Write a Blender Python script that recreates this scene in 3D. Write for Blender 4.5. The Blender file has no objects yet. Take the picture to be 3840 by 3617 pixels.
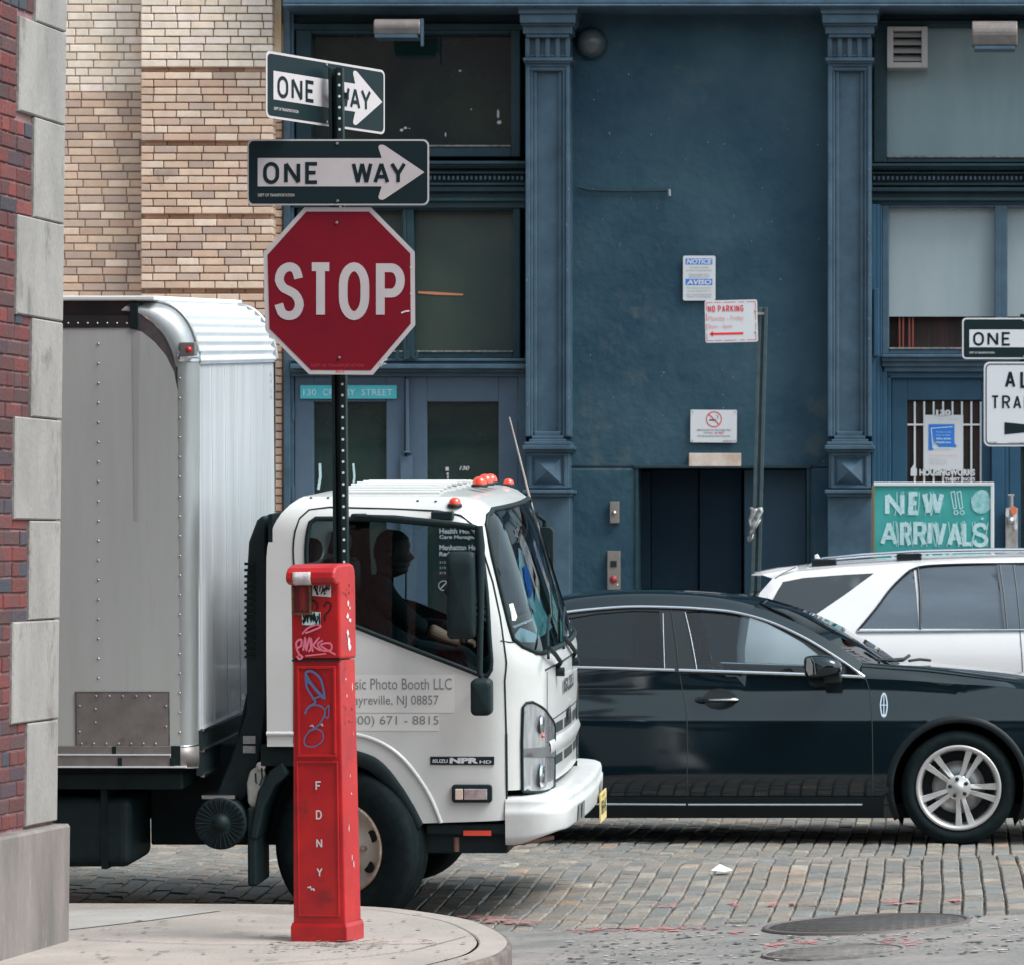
import bpy, bmesh, math, random
from mathutils import Vector, Matrix
from mathutils.geometry import delaunay_2d_cdt
random.seed(7)
SC = bpy.context.scene
COL = SC.collection
F, XV, HY, H = 8300.0, 1850.0, 1066.0, 1.83
PI = math.pi
sin, cos, rad = math.sin, math.cos, math.radians

def P(x, y, Y):
    return Vector(((x - XV) * Y / F, Y, H + (HY - y) * Y / F))
def W2P(p):
    return (XV + p[0] * F / p[1], HY - (p[2] - H) * F / p[1])
def clamp(a, lo=0.0, hi=1.0): return max(lo, min(hi, a))
def smooth(a): a = clamp(a); return a * a * (3 - 2 * a)
def interp(tab, v):
    if v <= tab[0][0]: return tab[0][1]
    for (a, b), (c, d) in zip(tab, tab[1:]):
        if v <= c: return b + (d - b) * (v - a) / (c - a)
    return tab[-1][1]
def catmull(pts, n):
    """resample control points (tuples) smoothly to n points"""
    P_ = [Vector(p) for p in pts]
    m = len(P_) - 1
    L = [0.0]
    for a, b in zip(P_, P_[1:]): L.append(L[-1] + (b - a).length)
    out = []
    for i in range(n):
        s = L[-1] * i / (n - 1)
        k = 0
        while k < m - 1 and L[k + 1] < s: k += 1
        t = (s - L[k]) / max(1e-9, L[k + 1] - L[k])
        p0, p1, p2, p3 = P_[max(0, k - 1)], P_[k], P_[k + 1], P_[min(m, k + 2)]
        out.append(0.5 * ((2 * p1) + (p2 - p0) * t + (2 * p0 - 5 * p1 + 4 * p2 - p3) * t * t + (3 * p1 - p0 - 3 * p2 + p3) * t ** 3))
    return out

# ---------------------------------------------------------------- materials
MATS = {}
def mat(name, col, rough=0.5, metal=0.0, col2=None, scale=4.0, bump=0.0, bscale=60.0, spec=0.5, coat=0.0,
        amount=1.0, stain=None, stain_scale=3.0, stain_lo=0.55, attr=False, emit=None, detail=6.0, stretch=(1, 1, 1)):
    m = bpy.data.materials.new(name); m.use_nodes = True
    nt = m.node_tree; N = nt.nodes; Lk = nt.links
    b = N['Principled BSDF']
    b.inputs['Base Color'].default_value = (*col, 1)
    b.inputs['Roughness'].default_value = rough
    b.inputs['Metallic'].default_value = metal
    b.inputs['Specular IOR Level'].default_value = spec
    if coat:
        b.inputs['Coat Weight'].default_value = coat
        b.inputs['Coat Roughness'].default_value = 0.06
    geo = N.new('ShaderNodeNewGeometry')
    mp = N.new('ShaderNodeVectorMath'); mp.operation = 'MULTIPLY'
    mp.inputs[1].default_value = stretch
    Lk.new(geo.outputs['Position'], mp.inputs[0])
    src = None
    if attr:
        at = N.new('ShaderNodeAttribute'); at.attribute_name = 'tone'
        src = at.outputs['Color']
    if col2 is not None:
        nz = N.new('ShaderNodeTexNoise'); nz.inputs['Scale'].default_value = scale; nz.inputs['Detail'].default_value = detail
        nz.inputs['Roughness'].default_value = 0.62
        Lk.new(mp.outputs[0], nz.inputs['Vector'])
        r = N.new('ShaderNodeValToRGB'); r.color_ramp.elements[0].position = 0.35; r.color_ramp.elements[1].position = 0.68
        Lk.new(nz.outputs['Fac'], r.inputs['Fac'])
        mx = N.new('ShaderNodeMixRGB')
        fm = N.new('ShaderNodeMath'); fm.operation = 'MULTIPLY'; fm.inputs[1].default_value = amount
        Lk.new(r.outputs['Color'], fm.inputs[0]); Lk.new(fm.outputs[0], mx.inputs['Fac'])
        if src is not None: Lk.new(src, mx.inputs['Color1'])
        else: mx.inputs['Color1'].default_value = (*col, 1)
        mx.inputs['Color2'].default_value = (*col2, 1)
        src = mx.outputs['Color']
    if stain is not None:
        nz2 = N.new('ShaderNodeTexNoise'); nz2.inputs['Scale'].default_value = stain_scale; nz2.inputs['Detail'].default_value = 8
        nz2.inputs['Roughness'].default_value = 0.7
        Lk.new(mp.outputs[0], nz2.inputs['Vector'])
        r2 = N.new('ShaderNodeValToRGB'); r2.color_ramp.elements[0].position = stain_lo; r2.color_ramp.elements[1].position = stain_lo + 0.12
        Lk.new(nz2.outputs['Fac'], r2.inputs['Fac'])
        mx2 = N.new('ShaderNodeMixRGB')
        Lk.new(r2.outputs['Color'], mx2.inputs['Fac'])
        if src is not None: Lk.new(src, mx2.inputs['Color1'])
        else: mx2.inputs['Color1'].default_value = (*col, 1)
        mx2.inputs['Color2'].default_value = (*stain, 1)
        src = mx2.outputs['Color']
    if src is not None: Lk.new(src, b.inputs['Base Color'])
    if bump:
        nb = N.new('ShaderNodeTexNoise'); nb.inputs['Scale'].default_value = bscale; nb.inputs['Detail'].default_value = 5
        Lk.new(mp.outputs[0], nb.inputs['Vector'])
        bp = N.new('ShaderNodeBump'); bp.inputs['Strength'].default_value = bump; bp.inputs['Distance'].default_value = 0.01
        Lk.new(nb.outputs['Fac'], bp.inputs['Height']); Lk.new(bp.outputs['Normal'], b.inputs['Normal'])
    if emit:
        b.inputs['Emission Color'].default_value = (*col, 1); b.inputs['Emission Strength'].default_value = emit
    MATS[name] = m
    return m
def glass(name, tint, refl=1.0, rough=0.0, ior=1.5):
    m = bpy.data.materials.new(name); m.use_nodes = True
    nt = m.node_tree; N = nt.nodes; Lk = nt.links
    N.remove(N['Principled BSDF']); out = N['Material Output']
    tr = N.new('ShaderNodeBsdfTransparent'); tr.inputs['Color'].default_value = (*tint, 1)
    gl = N.new('ShaderNodeBsdfGlossy'); gl.inputs['Roughness'].default_value = rough; gl.inputs['Color'].default_value = (refl, refl, refl, 1)
    fr = N.new('ShaderNodeFresnel'); fr.inputs['IOR'].default_value = ior
    ms = N.new('ShaderNodeMixShader')
    Lk.new(fr.outputs[0], ms.inputs[0]); Lk.new(tr.outputs[0], ms.inputs[1]); Lk.new(gl.outputs[0], ms.inputs[2])
    Lk.new(ms.outputs[0], out.inputs['Surface'])
    MATS[name] = m
    return m
def S(r, g, b):
    f = lambda c: (c / 255 / 12.92) if c / 255 <= 0.04045 else ((c / 255 + 0.055) / 1.055) ** 2.4
    return (f(r), f(g), f(b))

# ---------------------------------------------------------------- mesh builder
class MB:
    def __init__(s): s.v = []; s.f = []; s.m = []; s.c = []; s.sm = []
    def add(s, vs, fs, mi=0, col=None, sm=False):
        o = len(s.v); s.v += [tuple(v) for v in vs]
        for f in fs:
            s.f.append([i + o for i in f]); s.m.append(mi); s.c.append(col); s.sm.append(sm)
        return s
    def box(s, x0, x1, y0, y1, z0, z1, mi=0, col=None):
        if x0 > x1: x0, x1 = x1, x0
        if y0 > y1: y0, y1 = y1, y0
        if z0 > z1: z0, z1 = z1, z0
        vs = [(x, y, z) for z in (z0, z1) for y in (y0, y1) for x in (x0, x1)]
        return s.add(vs, [(0, 2, 3, 1), (4, 5, 7, 6), (0, 1, 5, 4), (2, 6, 7, 3), (0, 4, 6, 2), (1, 3, 7, 5)], mi, col)
    def fb(s, x0, x1, yt, yb, Yf, Yb, mi=0, col=None):
        """box from pixel extents measured on its front face at depth Yf"""
        a = P(x0, yt, Yf); b = P(x1, yb, Yf)
        return s.box(a.x, b.x, Yf, Yb, b.z, a.z, mi, col)
    def tube(s, pts, r, n=8, mi=0, cap=True, rs=None):
        pts = [Vector(p) for p in pts]
        rings = []; up = None
        for i, p in enumerate(pts):
            d = (pts[min(i + 1, len(pts) - 1)] - pts[max(i - 1, 0)])
            if d.length < 1e-9: d = Vector((0, 0, 1))
            d.normalize()
            if up is None:
                up = Vector((0, 0, 1)) if abs(d.z) < .9 else Vector((1, 0, 0))
            a = (up - d * up.dot(d)); a.normalize(); up = a
            b = d.cross(a)
            rr = rs[i] if rs else r
            rings.append([p + (a * cos(2 * PI * k / n) + b * sin(2 * PI * k / n)) * rr for k in range(n)])
        vs = [v for rg in rings for v in rg]; fs = []
        for i in range(len(pts) - 1):
            for k in range(n):
                fs.append((i * n + k, i * n + (k + 1) % n, (i + 1) * n + (k + 1) % n, (i + 1) * n + k))
        s.add(vs, fs, mi, None, True)
        if cap:
            s.add(rings[0], [tuple(reversed(range(n)))], mi); s.add(rings[-1], [tuple(range(n))], mi)
        return s
    def lathe(s, prof, c, axis='Y', n=32, mi=0, sm=True, a0=0, a1=2 * PI):
        """prof: (radius, along axis)"""
        c = Vector(c); full = abs(a1 - a0 - 2 * PI) < 1e-6; m = n if full else n + 1
        vs = []
        for r, h in prof:
            for k in range(m):
                a = a0 + (a1 - a0) * k / n
                x, y = r * cos(a), r * sin(a)
                vs.append(c + (Vector((x, h, y)) if axis == 'Y' else Vector((x, y, h)) if axis == 'Z' else Vector((h, x, y))))
        fs = []
        for i in range(len(prof) - 1):
            for k in range(n):
                k2 = (k + 1) % m if full else k + 1
                fs.append((i * m + k, i * m + k2, (i + 1) * m + k2, (i + 1) * m + k))
        return s.add(vs, fs, mi, None, sm)
    def loft(s, rows, mi=0, sm=True, closed=False, flip=False):
        n = len(rows[0]); vs = [v for r in rows for v in r]; fs = []
        for i in range(len(rows) - 1):
            for k in range(n if closed else n - 1):
                q = (i * n + k, i * n + (k + 1) % n, (i + 1) * n + (k + 1) % n, (i + 1) * n + k)
                fs.append(tuple(reversed(q)) if flip else q)
        return s.add(vs, fs, mi, None, sm)
    def prism(s, poly, fn, d0, d1, mi=0):
        """poly 2d, fn(u,v,d)->3d"""
        n = len(poly)
        vs = [fn(u, v, d0) for u, v in poly] + [fn(u, v, d1) for u, v in poly]
        fs = [tuple(range(n)), tuple(reversed(range(n, 2 * n)))] + [(i, i + n, (i + 1) % n + n, (i + 1) % n) for i in range(n)]
        return s.add(vs, fs, mi)
    def panel(s, outer, fn, holes=(), step=0.1, mi=0, sm=True, both=None):
        """constrained triangulation of a 2d outline with holes, mapped by fn(u,v)->3d"""
        pts = []; edges = []
        def addloop(lp):
            r = []
            for (a, b) in zip(lp, list(lp[1:]) + [lp[0]]):
                L = math.hypot(b[0] - a[0], b[1] - a[1]); k = max(1, int(math.ceil(L / step)))
                for i in range(k): r.append((a[0] + (b[0] - a[0]) * i / k, a[1] + (b[1] - a[1]) * i / k))
            o = len(pts); pts.extend(r)
            edges.extend([(o + i, o + (i + 1) % len(r)) for i in range(len(r))])
        addloop(list(outer))
        for h in holes: addloop(list(h))
        nb = len(pts)
        x0 = min(p[0] for p in outer); x1 = max(p[0] for p in outer); y0 = min(p[1] for p in outer); y1 = max(p[1] for p in outer)
        nx = int((x1 - x0) / step) + 1; ny = int((y1 - y0) / step) + 1
        ring = pts[:nb]
        for i in range(1, nx + 1):
            for j in range(1, ny + 1):
                q = (x0 + (i - .5 + .5 * (j % 2) * 0) * step, y0 + (j - .5) * step)
                if not inside(q, outer) or any(inside(q, h) for h in holes): continue
                if min((q[0] - r[0]) ** 2 + (q[1] - r[1]) ** 2 for r in ring) < (step * .45) ** 2: continue
                pts.append(q)
        vo, eo, fo = delaunay_2d_cdt([Vector(p) for p in pts], edges, [], 0, 1e-7)[:3]
        fs = []
        for f in fo:
            c = (sum(vo[i][0] for i in f) / len(f), sum(vo[i][1] for i in f) / len(f))
            if inside(c, outer) and not any(inside(c, h) for h in holes): fs.append(tuple(f))
        s.add([fn(v[0], v[1]) for v in vo], fs, mi, None, sm)
        return s
    def build(s, name, mats, parent=None, origin=(0, 0, 0), bevel=0, smooth_angle=None, solid=0, subsurf=0, bseg=2, solid_off=-1):
        me = bpy.data.meshes.new(name)
        o = Vector(origin)
        me.from_pydata([tuple(Vector(v) - o) for v in s.v], [], s.f)
        if not isinstance(mats, (list, tuple)): mats = [mats]
        for m in mats: me.materials.append(m)
        for p, mi, sm in zip(me.polygons, s.m, s.sm): p.material_index = mi; p.use_smooth = sm
        if any(c is not None for c in s.c):
            ca = me.color_attributes.new('tone', 'FLOAT_COLOR', 'CORNER')
            for p, c in zip(me.polygons, s.c):
                c = c or (.5, .5, .5)
                for li in p.loop_indices: ca.data[li].color = (*c, 1)
        me.validate(clean_customdata=False)
        ob = bpy.data.objects.new(name, me); COL.objects.link(ob)
        if parent is not None: ob.parent = parent
        else: ob.location = o
        if s.f and not any(c is not None for c in s.c):
            bm = bmesh.new(); bm.from_mesh(me); bmesh.ops.recalc_face_normals(bm, faces=bm.faces); bm.to_mesh(me); bm.free()
        if solid:
            md = ob.modifiers.new('sol', 'SOLIDIFY'); md.thickness = solid; md.offset = solid_off
        if bevel:
            md = ob.modifiers.new('bev', 'BEVEL'); md.width = bevel; md.segments = bseg; md.limit_method = 'ANGLE'; md.angle_limit = rad(40)
            md.harden_normals = False
        if subsurf:
            md = ob.modifiers.new('sub', 'SUBSURF'); md.levels = subsurf; md.render_levels = subsurf
        return ob
def inside(p, poly):
    x, y = p; r = False; n = len(poly); j = n - 1
    for i in range(n):
        xi, yi = poly[i]; xj, yj = poly[j]
        if (yi > y) != (yj > y) and x < (xj - xi) * (y - yi) / (yj - yi) + xi: r = not r
        j = i
    return r
def tag(o, label=None, cat=None, group=None, kind=None):
    if label: o['label'] = label
    if cat: o['category'] = cat
    if group: o['group'] = group
    if kind: o['kind'] = kind
    return o
def empty(name, loc, label, cat, group=None, rot=(0, 0, 0)):
    o = bpy.data.objects.new(name, None); COL.objects.link(o); o.location = loc; o.rotation_euler = rot
    o.empty_display_size = .2
    return tag(o, label, cat, group)

# ---------------------------------------------------------------- text
_tc = {}
def text_geo(s, bold=0.0):
    k = (s, bold)
    if k in _tc: return _tc[k]
    cu = bpy.data.curves.new('t', 'FONT'); cu.body = s; cu.resolution_u = 3; cu.offset = bold; cu.fill_mode = 'FRONT'
    ob = bpy.data.objects.new('t', cu); COL.objects.link(ob)
    dg = bpy.context.evaluated_depsgraph_get()
    me = ob.evaluated_get(dg).to_mesh()
    vs = [(v.co.x, v.co.y) for v in me.vertices]; fs = [tuple(p.vertices) for p in me.polygons]
    ob.evaluated_get(dg).to_mesh_clear()
    bpy.data.objects.remove(ob); bpy.data.curves.remove(cu)
    x0 = min(v[0] for v in vs); x1 = max(v[0] for v in vs); y0 = min(v[1] for v in vs); y1 = max(v[1] for v in vs)
    _tc[k] = ([((x - x0) / (x1 - x0), (y - y0) / (y1 - y0)) for x, y in vs], fs)
    return _tc[k]
def text(mb, s, fn, x0, y0, x1, y1, mi=0, bold=0.0, shear=0.0):
    """fill the rectangle (x0,y0)-(x1,y1) (y up) with the string; fn(u,v)->3d"""
    vs, fs = text_geo(s, bold)
    mb.add([fn(x0 + (x1 - x0) * u + shear * (v - .5) * (y1 - y0), y0 + (y1 - y0) * v) for u, v in vs], fs, mi)
# stroke lettering for road signs: unit box letters
def arc(cx, cy, rx, ry, a0, a1, n=10): return [(cx + rx * cos(rad(a0 + (a1 - a0) * i / n)), cy + ry * sin(rad(a0 + (a1 - a0) * i / n))) for i in range(n + 1)]
def glyph(ch):
    G = {
     'O': [arc(.5, .62, .5, .38, 0, 180, 12) + arc(.5, .38, .5, .38, 180, 360, 12) + [(1, .38), (1, .62)]],
     'N': [[(0, 0), (0, 1)], [(0, 1), (1, 0)], [(1, 0), (1, 1)]],
     'E': [[(1, 1), (0, 1), (0, 0), (1, 0)], [(0, .52), (.85, .52)]],
     'W': [[(0, 1), (.25, 0)], [(.25, 0), (.5, 1)], [(.5, 1), (.75, 0)], [(.75, 0), (1, 1)]],
     'A': [[(0, 0), (.5, 1)], [(.5, 1), (1, 0)], [(.2, .3), (.8, .3)]],
     'Y': [[(0, 1), (.5, .45)], [(1, 1), (.5, .45)], [(.5, .5), (.5, 0)]],
     'S': [[(q.x, q.y) for q in catmull([(.96, .76, 0), (.82, .94, 0), (.5, 1, 0), (.16, .92, 0), (.02, .74, 0), (.2, .58, 0), (.5, .51, 0), (.82, .42, 0), (1, .24, 0), (.84, .06, 0), (.5, 0, 0), (.16, .06, 0), (.0, .24, 0)], 34)]],
     'T': [[(0, 1), (1, 1)], [(.5, 1), (.5, 0)]],
     'P': [[(0, 0), (0, 1), (.5, 1)] + arc(.55, .73, .45, .27, 90, -90, 12) + [(0, .46)]],
     'R': [[(0, 0), (0, 1), (.5, 1)] + arc(.55, .75, .45, .25, 90, -90, 10) + [(0, .5)], [(.5, .5), (1, 0)]],
     'L': [[(0, 1), (0, 0), (1, 0)]],
     'F': [[(1, 1), (0, 1), (0, 0)], [(0, .52), (.8, .52)]],
     'I': [[(.5, 0), (.5, 1)]],
     'D': [[(0, 0), (0, 1), (.5, 1)] + arc(.5, .5, .5, .5, 90, -90, 12) + [(0, 0)]],
     'C': [arc(.5, .6, .5, .4, 30, 180, 10) + arc(.5, .4, .5, .4, 180, 330, 10)],
     'K': [[(0, 0), (0, 1)], [(0, .4), (1, 1)], [(.3, .6), (1, 0)]],
     'G': [arc(.5, .6, .5, .4, 30, 180, 10) + arc(.5, .4, .5, .4, 180, 350, 10) + [(1, .48), (.55, .48)]],
     'H': [[(0, 0), (0, 1)], [(1, 0), (1, 1)], [(0, .5), (1, .5)]],
     'V': [[(0, 1), (.5, 0)], [(.5, 0), (1, 1)]],
    }
    return G.get(ch, [])
def stroke(mb, pts, w, fn, mi=0, lift=0.0, closed=False):
    """ribbon with mitred joints in 2d, mapped by fn(u,v,lift)"""
    n = len(pts)
    if n < 2: return
    if (Vector(pts[0]) - Vector(pts[-1])).length < 1e-4: closed = True; pts = pts[:-1]; n -= 1
    L, R = [], []
    for i in range(n):
        p = Vector(pts[i])
        a = Vector(pts[i - 1]) if (i > 0 or closed) else None
        b = Vector(pts[(i + 1) % n]) if (i < n - 1 or closed) else None
        d1 = (p - a).normalized() if a is not None and (p - a).length > 1e-9 else None
        d2 = (b - p).normalized() if b is not None and (b - p).length > 1e-9 else None
        if d1 is None and d2 is None: d1 = d2 = Vector((1, 0))
        if d1 is None: d1 = d2
        if d2 is None: d2 = d1
        n1 = Vector((-d1.y, d1.x)); n2 = Vector((-d2.y, d2.x)); m = n1 + n2
        if m.length < 1e-6: m = n1
        m.normalize(); k = w / 2 / max(.45, m.dot(n1))
        L.append(p + m * k); R.append(p - m * k)
    vs = [fn(q.x, q.y, lift + 2e-5 * i) for i, q in enumerate(L)] + [fn(q.x, q.y, lift + 2e-5 * i) for i, q in enumerate(R)]
    fs = [(i, (i + 1) % n, (i + 1) % n + n, i + n) for i in range(n if closed else n - 1)]
    mb.add(vs, fs, mi)
def letters(mb, s, x0, y0, x1, y1, w, fn, gap=.35, mi=0, widths=None):
    """draw string s with uniform stroke width w in the rectangle"""
    wd = {'I': .25, ' ': .5, 'E': .85, 'L': .85, 'F': .85, 'W': 1.3, 'S': .95}
    tot = sum(wd.get(c, 1.0) for c in s) + gap * (len(s) - 1)
    u = (x1 - x0) / tot; x = x0; k = 0
    for c in s:
        cw = wd.get(c, 1.0) * u
        for g in glyph(c):
            stroke(mb, [(x + w / 2 + p[0] * (cw - w), y0 + w / 2 + p[1] * (y1 - y0 - w)) for p in g], w, fn, mi, 0.0003 * (k % 4)); k += 1
        x += cw + gap * u
def rrect(x0, y0, x1, y1, r, n=5):
    o = []
    for cx, cy, a in ((x1 - r, y1 - r, 0), (x0 + r, y1 - r, 90), (x0 + r, y0 + r, 180), (x1 - r, y0 + r, 270)):
        o += [(cx + r * cos(rad(a + 90 * i / n)), cy + r * sin(rad(a + 90 * i / n))) for i in range(n + 1)]
    return o
class Plane:
    """a sign face: pixel rectangle at depth Y, optional yaw; local metres from centre"""
    def __init__(s, cx, cy, Y, yaw=0.0, roll=0.0, base=None):
        s.o = P(cx, cy, Y) if base is None else Vector(base)
        s.u = Vector((cos(yaw), sin(yaw), 0)); s.n = Vector((sin(yaw), -cos(yaw), 0)); s.v = Vector((0, 0, 1))
        if roll:
            u, v = s.u.copy(), s.v.copy(); s.u = u * cos(roll) + v * sin(roll); s.v = v * cos(roll) - u * sin(roll)
    def __call__(s, u, v, d=0.0): return s.o + s.u * u + s.v * v + s.n * d
    def at(s, d): return lambda u, v, l=0.0: s(u, v, d + l)

# ---------------------------------------------------------------- palette
M = {}
M['stucco'] = mat('stucco', (.013, .045, .074), .6, spec=.3, col2=(.038, .082, .110), scale=1.3, bump=1.0, bscale=11, amount=1.0, stain=(.062, .088, .095), stain_scale=1.9, stain_lo=.58, detail=10)
M['iron'] = mat('painted_iron', (.060, .108, .155), .42, col2=(.034, .066, .098), scale=5, bump=.15, bscale=30, stain=(.10, .15, .19), stain_scale=9, stain_lo=.66)
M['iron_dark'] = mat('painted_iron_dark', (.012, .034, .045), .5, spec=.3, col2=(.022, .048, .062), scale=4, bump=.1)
M['door_slate'] = mat('door_slate', (.08, .118, .17), .5, col2=(.062, .096, .14), scale=3, bump=.1, bscale=40)
M['door_blue'] = mat('door_blue', (.018, .075, .135), .45, col2=(.014, .056, .105), scale=3, bump=.1)
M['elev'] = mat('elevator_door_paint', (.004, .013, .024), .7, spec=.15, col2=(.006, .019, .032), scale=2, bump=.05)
M['glass_dark'] = mat('window_glass_dark', (.006, .020, .022), .05, spec=.8, col2=(.020, .038, .030), scale=1.6, bump=.03, bscale=3)
M['glass_dusty'] = mat('window_glass_dusty', (.05, .066, .052), .3, spec=.6, bump=.03, bscale=3, col2=(.024, .046, .044), scale=1.5)
M['frost'] = mat('frosted_film', (.34, .38, .40), .45, col2=(.26, .315, .345), scale=.9, spec=.4, amount=.9, stretch=(2.2, 1, .5))
M['frost2'] = mat('frosted_film_top', (.20, .27, .29), .45, col2=(.27, .33, .36), scale=.8, spec=.4, stretch=(2.5, 1, .4))
M['interior_brown'] = mat('interior_brown', (.012, .012, .012), .8, col2=(.055, .022, .018), scale=9, stretch=(3, 1, .2))
M['trim_white'] = mat('white_paint', (.66, .66, .68), .45)
M['rust_edge'] = mat('worn_putty', (.30, .24, .20), .7, col2=(.05, .09, .12), scale=30)
M['sign_white'] = mat('sign_white', (.62, .58, .60), .5, col2=(.54, .51, .54), scale=3, spec=.3)
M['sign_white_dim'] = mat('sign_sheeting_worn', (.50, .45, .465), .5, col2=(.45, .405, .42), scale=5, spec=.3, stain=(.36, .30, .29), stain_scale=9, stain_lo=.66)
M['sign_white_bright'] = mat('sign_white_clean', (.60, .59, .615), .5, spec=.3)
M['sign_black'] = mat('sign_black', (.005, .016, .020), .5, spec=.2)
M['sign_red'] = mat('sign_red', (.19, .007, .017), .45, col2=(.15, .007, .017), scale=4, spec=.15, stain=(.16, .014, .03), stain_scale=7, stain_lo=.62)
M['print_red'] = mat('print_red', (.62, .035, .05), .6)
M['print_pink'] = mat('print_faded_red', (.72, .32, .34), .6)
M['print_blue'] = mat('print_blue', (.02, .17, .60), .6)
M['print_grey'] = mat('print_grey', (.33, .33, .35), .6)
M['print_mid'] = mat('print_midgrey', (.25, .26, .29), .7)
M['post'] = mat('post_steel', (.005, .013, .015), .5, col2=(.009, .022, .024), scale=20, spec=.25)
M['hole'] = mat('post_hole_glint', (.6, .65, .65), .6)
M['steel'] = mat('galvanised_steel', (.42, .42, .42), .4, metal=.8, col2=(.3, .3, .3), scale=30)
M['bronze'] = mat('brushed_plate', (.30, .26, .23), .42, metal=.5, col2=(.24, .21, .19), scale=40)
M['chrome'] = mat('chrome', (.78, .80, .83), .08, metal=1.0)
M['chrome_soft'] = mat('satin_chrome', (.62, .66, .70), .22, metal=1.0)
M['cyan'] = mat('plaque_cyan', (.07, .49, .58), .5, col2=(.08, .43, .50), scale=8)
M['chalk_green'] = mat('chalkboard_green', (.035, .30, .28), .7, col2=(.055, .36, .35), scale=5, stain=(.10, .42, .40), stain_scale=6, stain_lo=.6)
M['chalk'] = mat('chalk', (.66, .78, .80), .9, col2=(.42, .66, .68), scale=60)
M['concrete'] = mat('sidewalk_concrete', (.37, .32, .29), .85, col2=(.265, .232, .215), scale=1.6, bump=.4, bscale=70, stain=(.23, .195, .185), stain_scale=7, stain_lo=.60, detail=14)
M['patch'] = mat('sidewalk_patch', (.36, .335, .32), .85, col2=(.30, .29, .28), scale=5, bump=.3)
M['asphalt'] = mat('worn_asphalt', (.245, .218, .205), .85, col2=(.135, .135, .132), scale=2.6, bump=1.0, bscale=26, stain=(.085, .088, .09), stain_scale=20, stain_lo=.56, detail=15, stretch=(.75, 1, 1))
M['kerb'] = mat('kerb_steel', (.10, .075, .068), .6, metal=.2, col2=(.22, .17, .15), scale=12, bump=.2)
M['cobble'] = mat('granite_setts', (.2, .2, .2), .62, attr=True, col2=(.15, .142, .13), scale=9, amount=.7, bump=.8, bscale=45)
M['joint'] = mat('sett_joints', (.085, .077, .068), .95, col2=(.13, .11, .09), scale=20)
M['pink_paint'] = mat('survey_paint', (.52, .13, .13), .85, col2=(.32, .19, .18), scale=22)
M['beige_brick'] = mat('beige_brick', (.5, .35, .26), .8, attr=True, col2=(.36, .255, .20), scale=9, amount=.3, bump=.3, bscale=70, stain=(.26, .19, .15), stain_scale=2.2, stain_lo=.64)
M['beige_mortar'] = mat('beige_mortar', (.30, .225, .18), .9, col2=(.44, .34, .27), scale=3)
M['pale_mortar'] = mat('pale_mortar', (.50, .38, .31), .9)
M['red_brick'] = mat('red_brick', (.12, .03, .03), .85, attr=True, col2=(.055, .042, .048), scale=9, amount=.6, bump=.5, bscale=60)
M['red_mortar'] = mat('red_mortar', (.34, .18, .18), .9, col2=(.17, .10, .11), scale=7)
M['limestone'] = mat('limestone', (.31, .288, .275), .85, col2=(.215, .20, .195), scale=3.5, bump=.5, bscale=60, stain=(.135, .125, .12), stain_scale=5, stain_lo=.57, stretch=(1, 1, .5), detail=12)
M['granite'] = mat('plinth_granite', (.235, .20, .19), .85, col2=(.14, .125, .12), scale=2.5, bump=.5, bscale=50, stain=(.30, .26, .25), stain_scale=7, stain_lo=.60, stretch=(2, 2, .5))
M['gap'] = mat('shadow_gap', (.006, .012, .013), .9)
# ================================================================ GROUND
def gz(X, Y):
    c = .09 * math.exp(-((Y - 23.3) / 1.5) ** 2)
    t = .045 * clamp(X + 3.2, 0, 3.6) * clamp((25.0 - Y) / 4.0)
    return c + t
def ground_px(px, py):
    Y = 20.0
    for _ in range(40):
        X = (px - XV) * Y / F
        Y = .5 * Y + .5 * (H - gz(X, Y)) * F / (py - HY)
    return Vector(((px - XV) * Y / F, Y, gz((px - XV) * Y / F, Y)))
_ba, _bb = None, None
def Yb(X): return _b0 + _b1 * X            # where the setts end and the asphalt of the crossing begins
_p, _q = ground_px(1030, 1806), ground_px(1988, 1774); _b1 = (_q.y - _p.y) / (_q.x - _p.x); _b0 = _p.y - _b1 * _p.x
def frange(a, b, s):
    r = []; x = a
    while x < b - 1e-9: r.append(x); x += s
    return r + [b]
xs = [-400, -150, -60, -30, -18] + frange(-12, 5, .5) + [9, 15, 30, 80, 300]
def sheet(name, m, xs, ys, zf, **kw):
    mb = MB(); rows = [[(x, y, zf(x, y)) for x in xs] for y in ys]; mb.loft(rows)
    o = mb.build(name, m); o['kind'] = 'structure'; return o
ys = [-300, -60, -10, 0, 6, 10, 13] + frange(15, 34, .4) + [40, 80, 400]
sheet('ground', M['joint'], xs, ys, lambda x, y: gz(x, y) - .02)
# asphalt of the crossing in front
mb = MB()
rows = []
xr = frange(-14, 12, .4)
for k in range(25):
    rows.append([(x, -4 + (Yb(x) + 4) * (k / 24) ** .6, gz(x, -4 + (Yb(x) + 4) * (k / 24) ** .6)) for x in xr])
mb.loft(rows); tag(mb.build('road', M['asphalt']), kind='structure')
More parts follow.
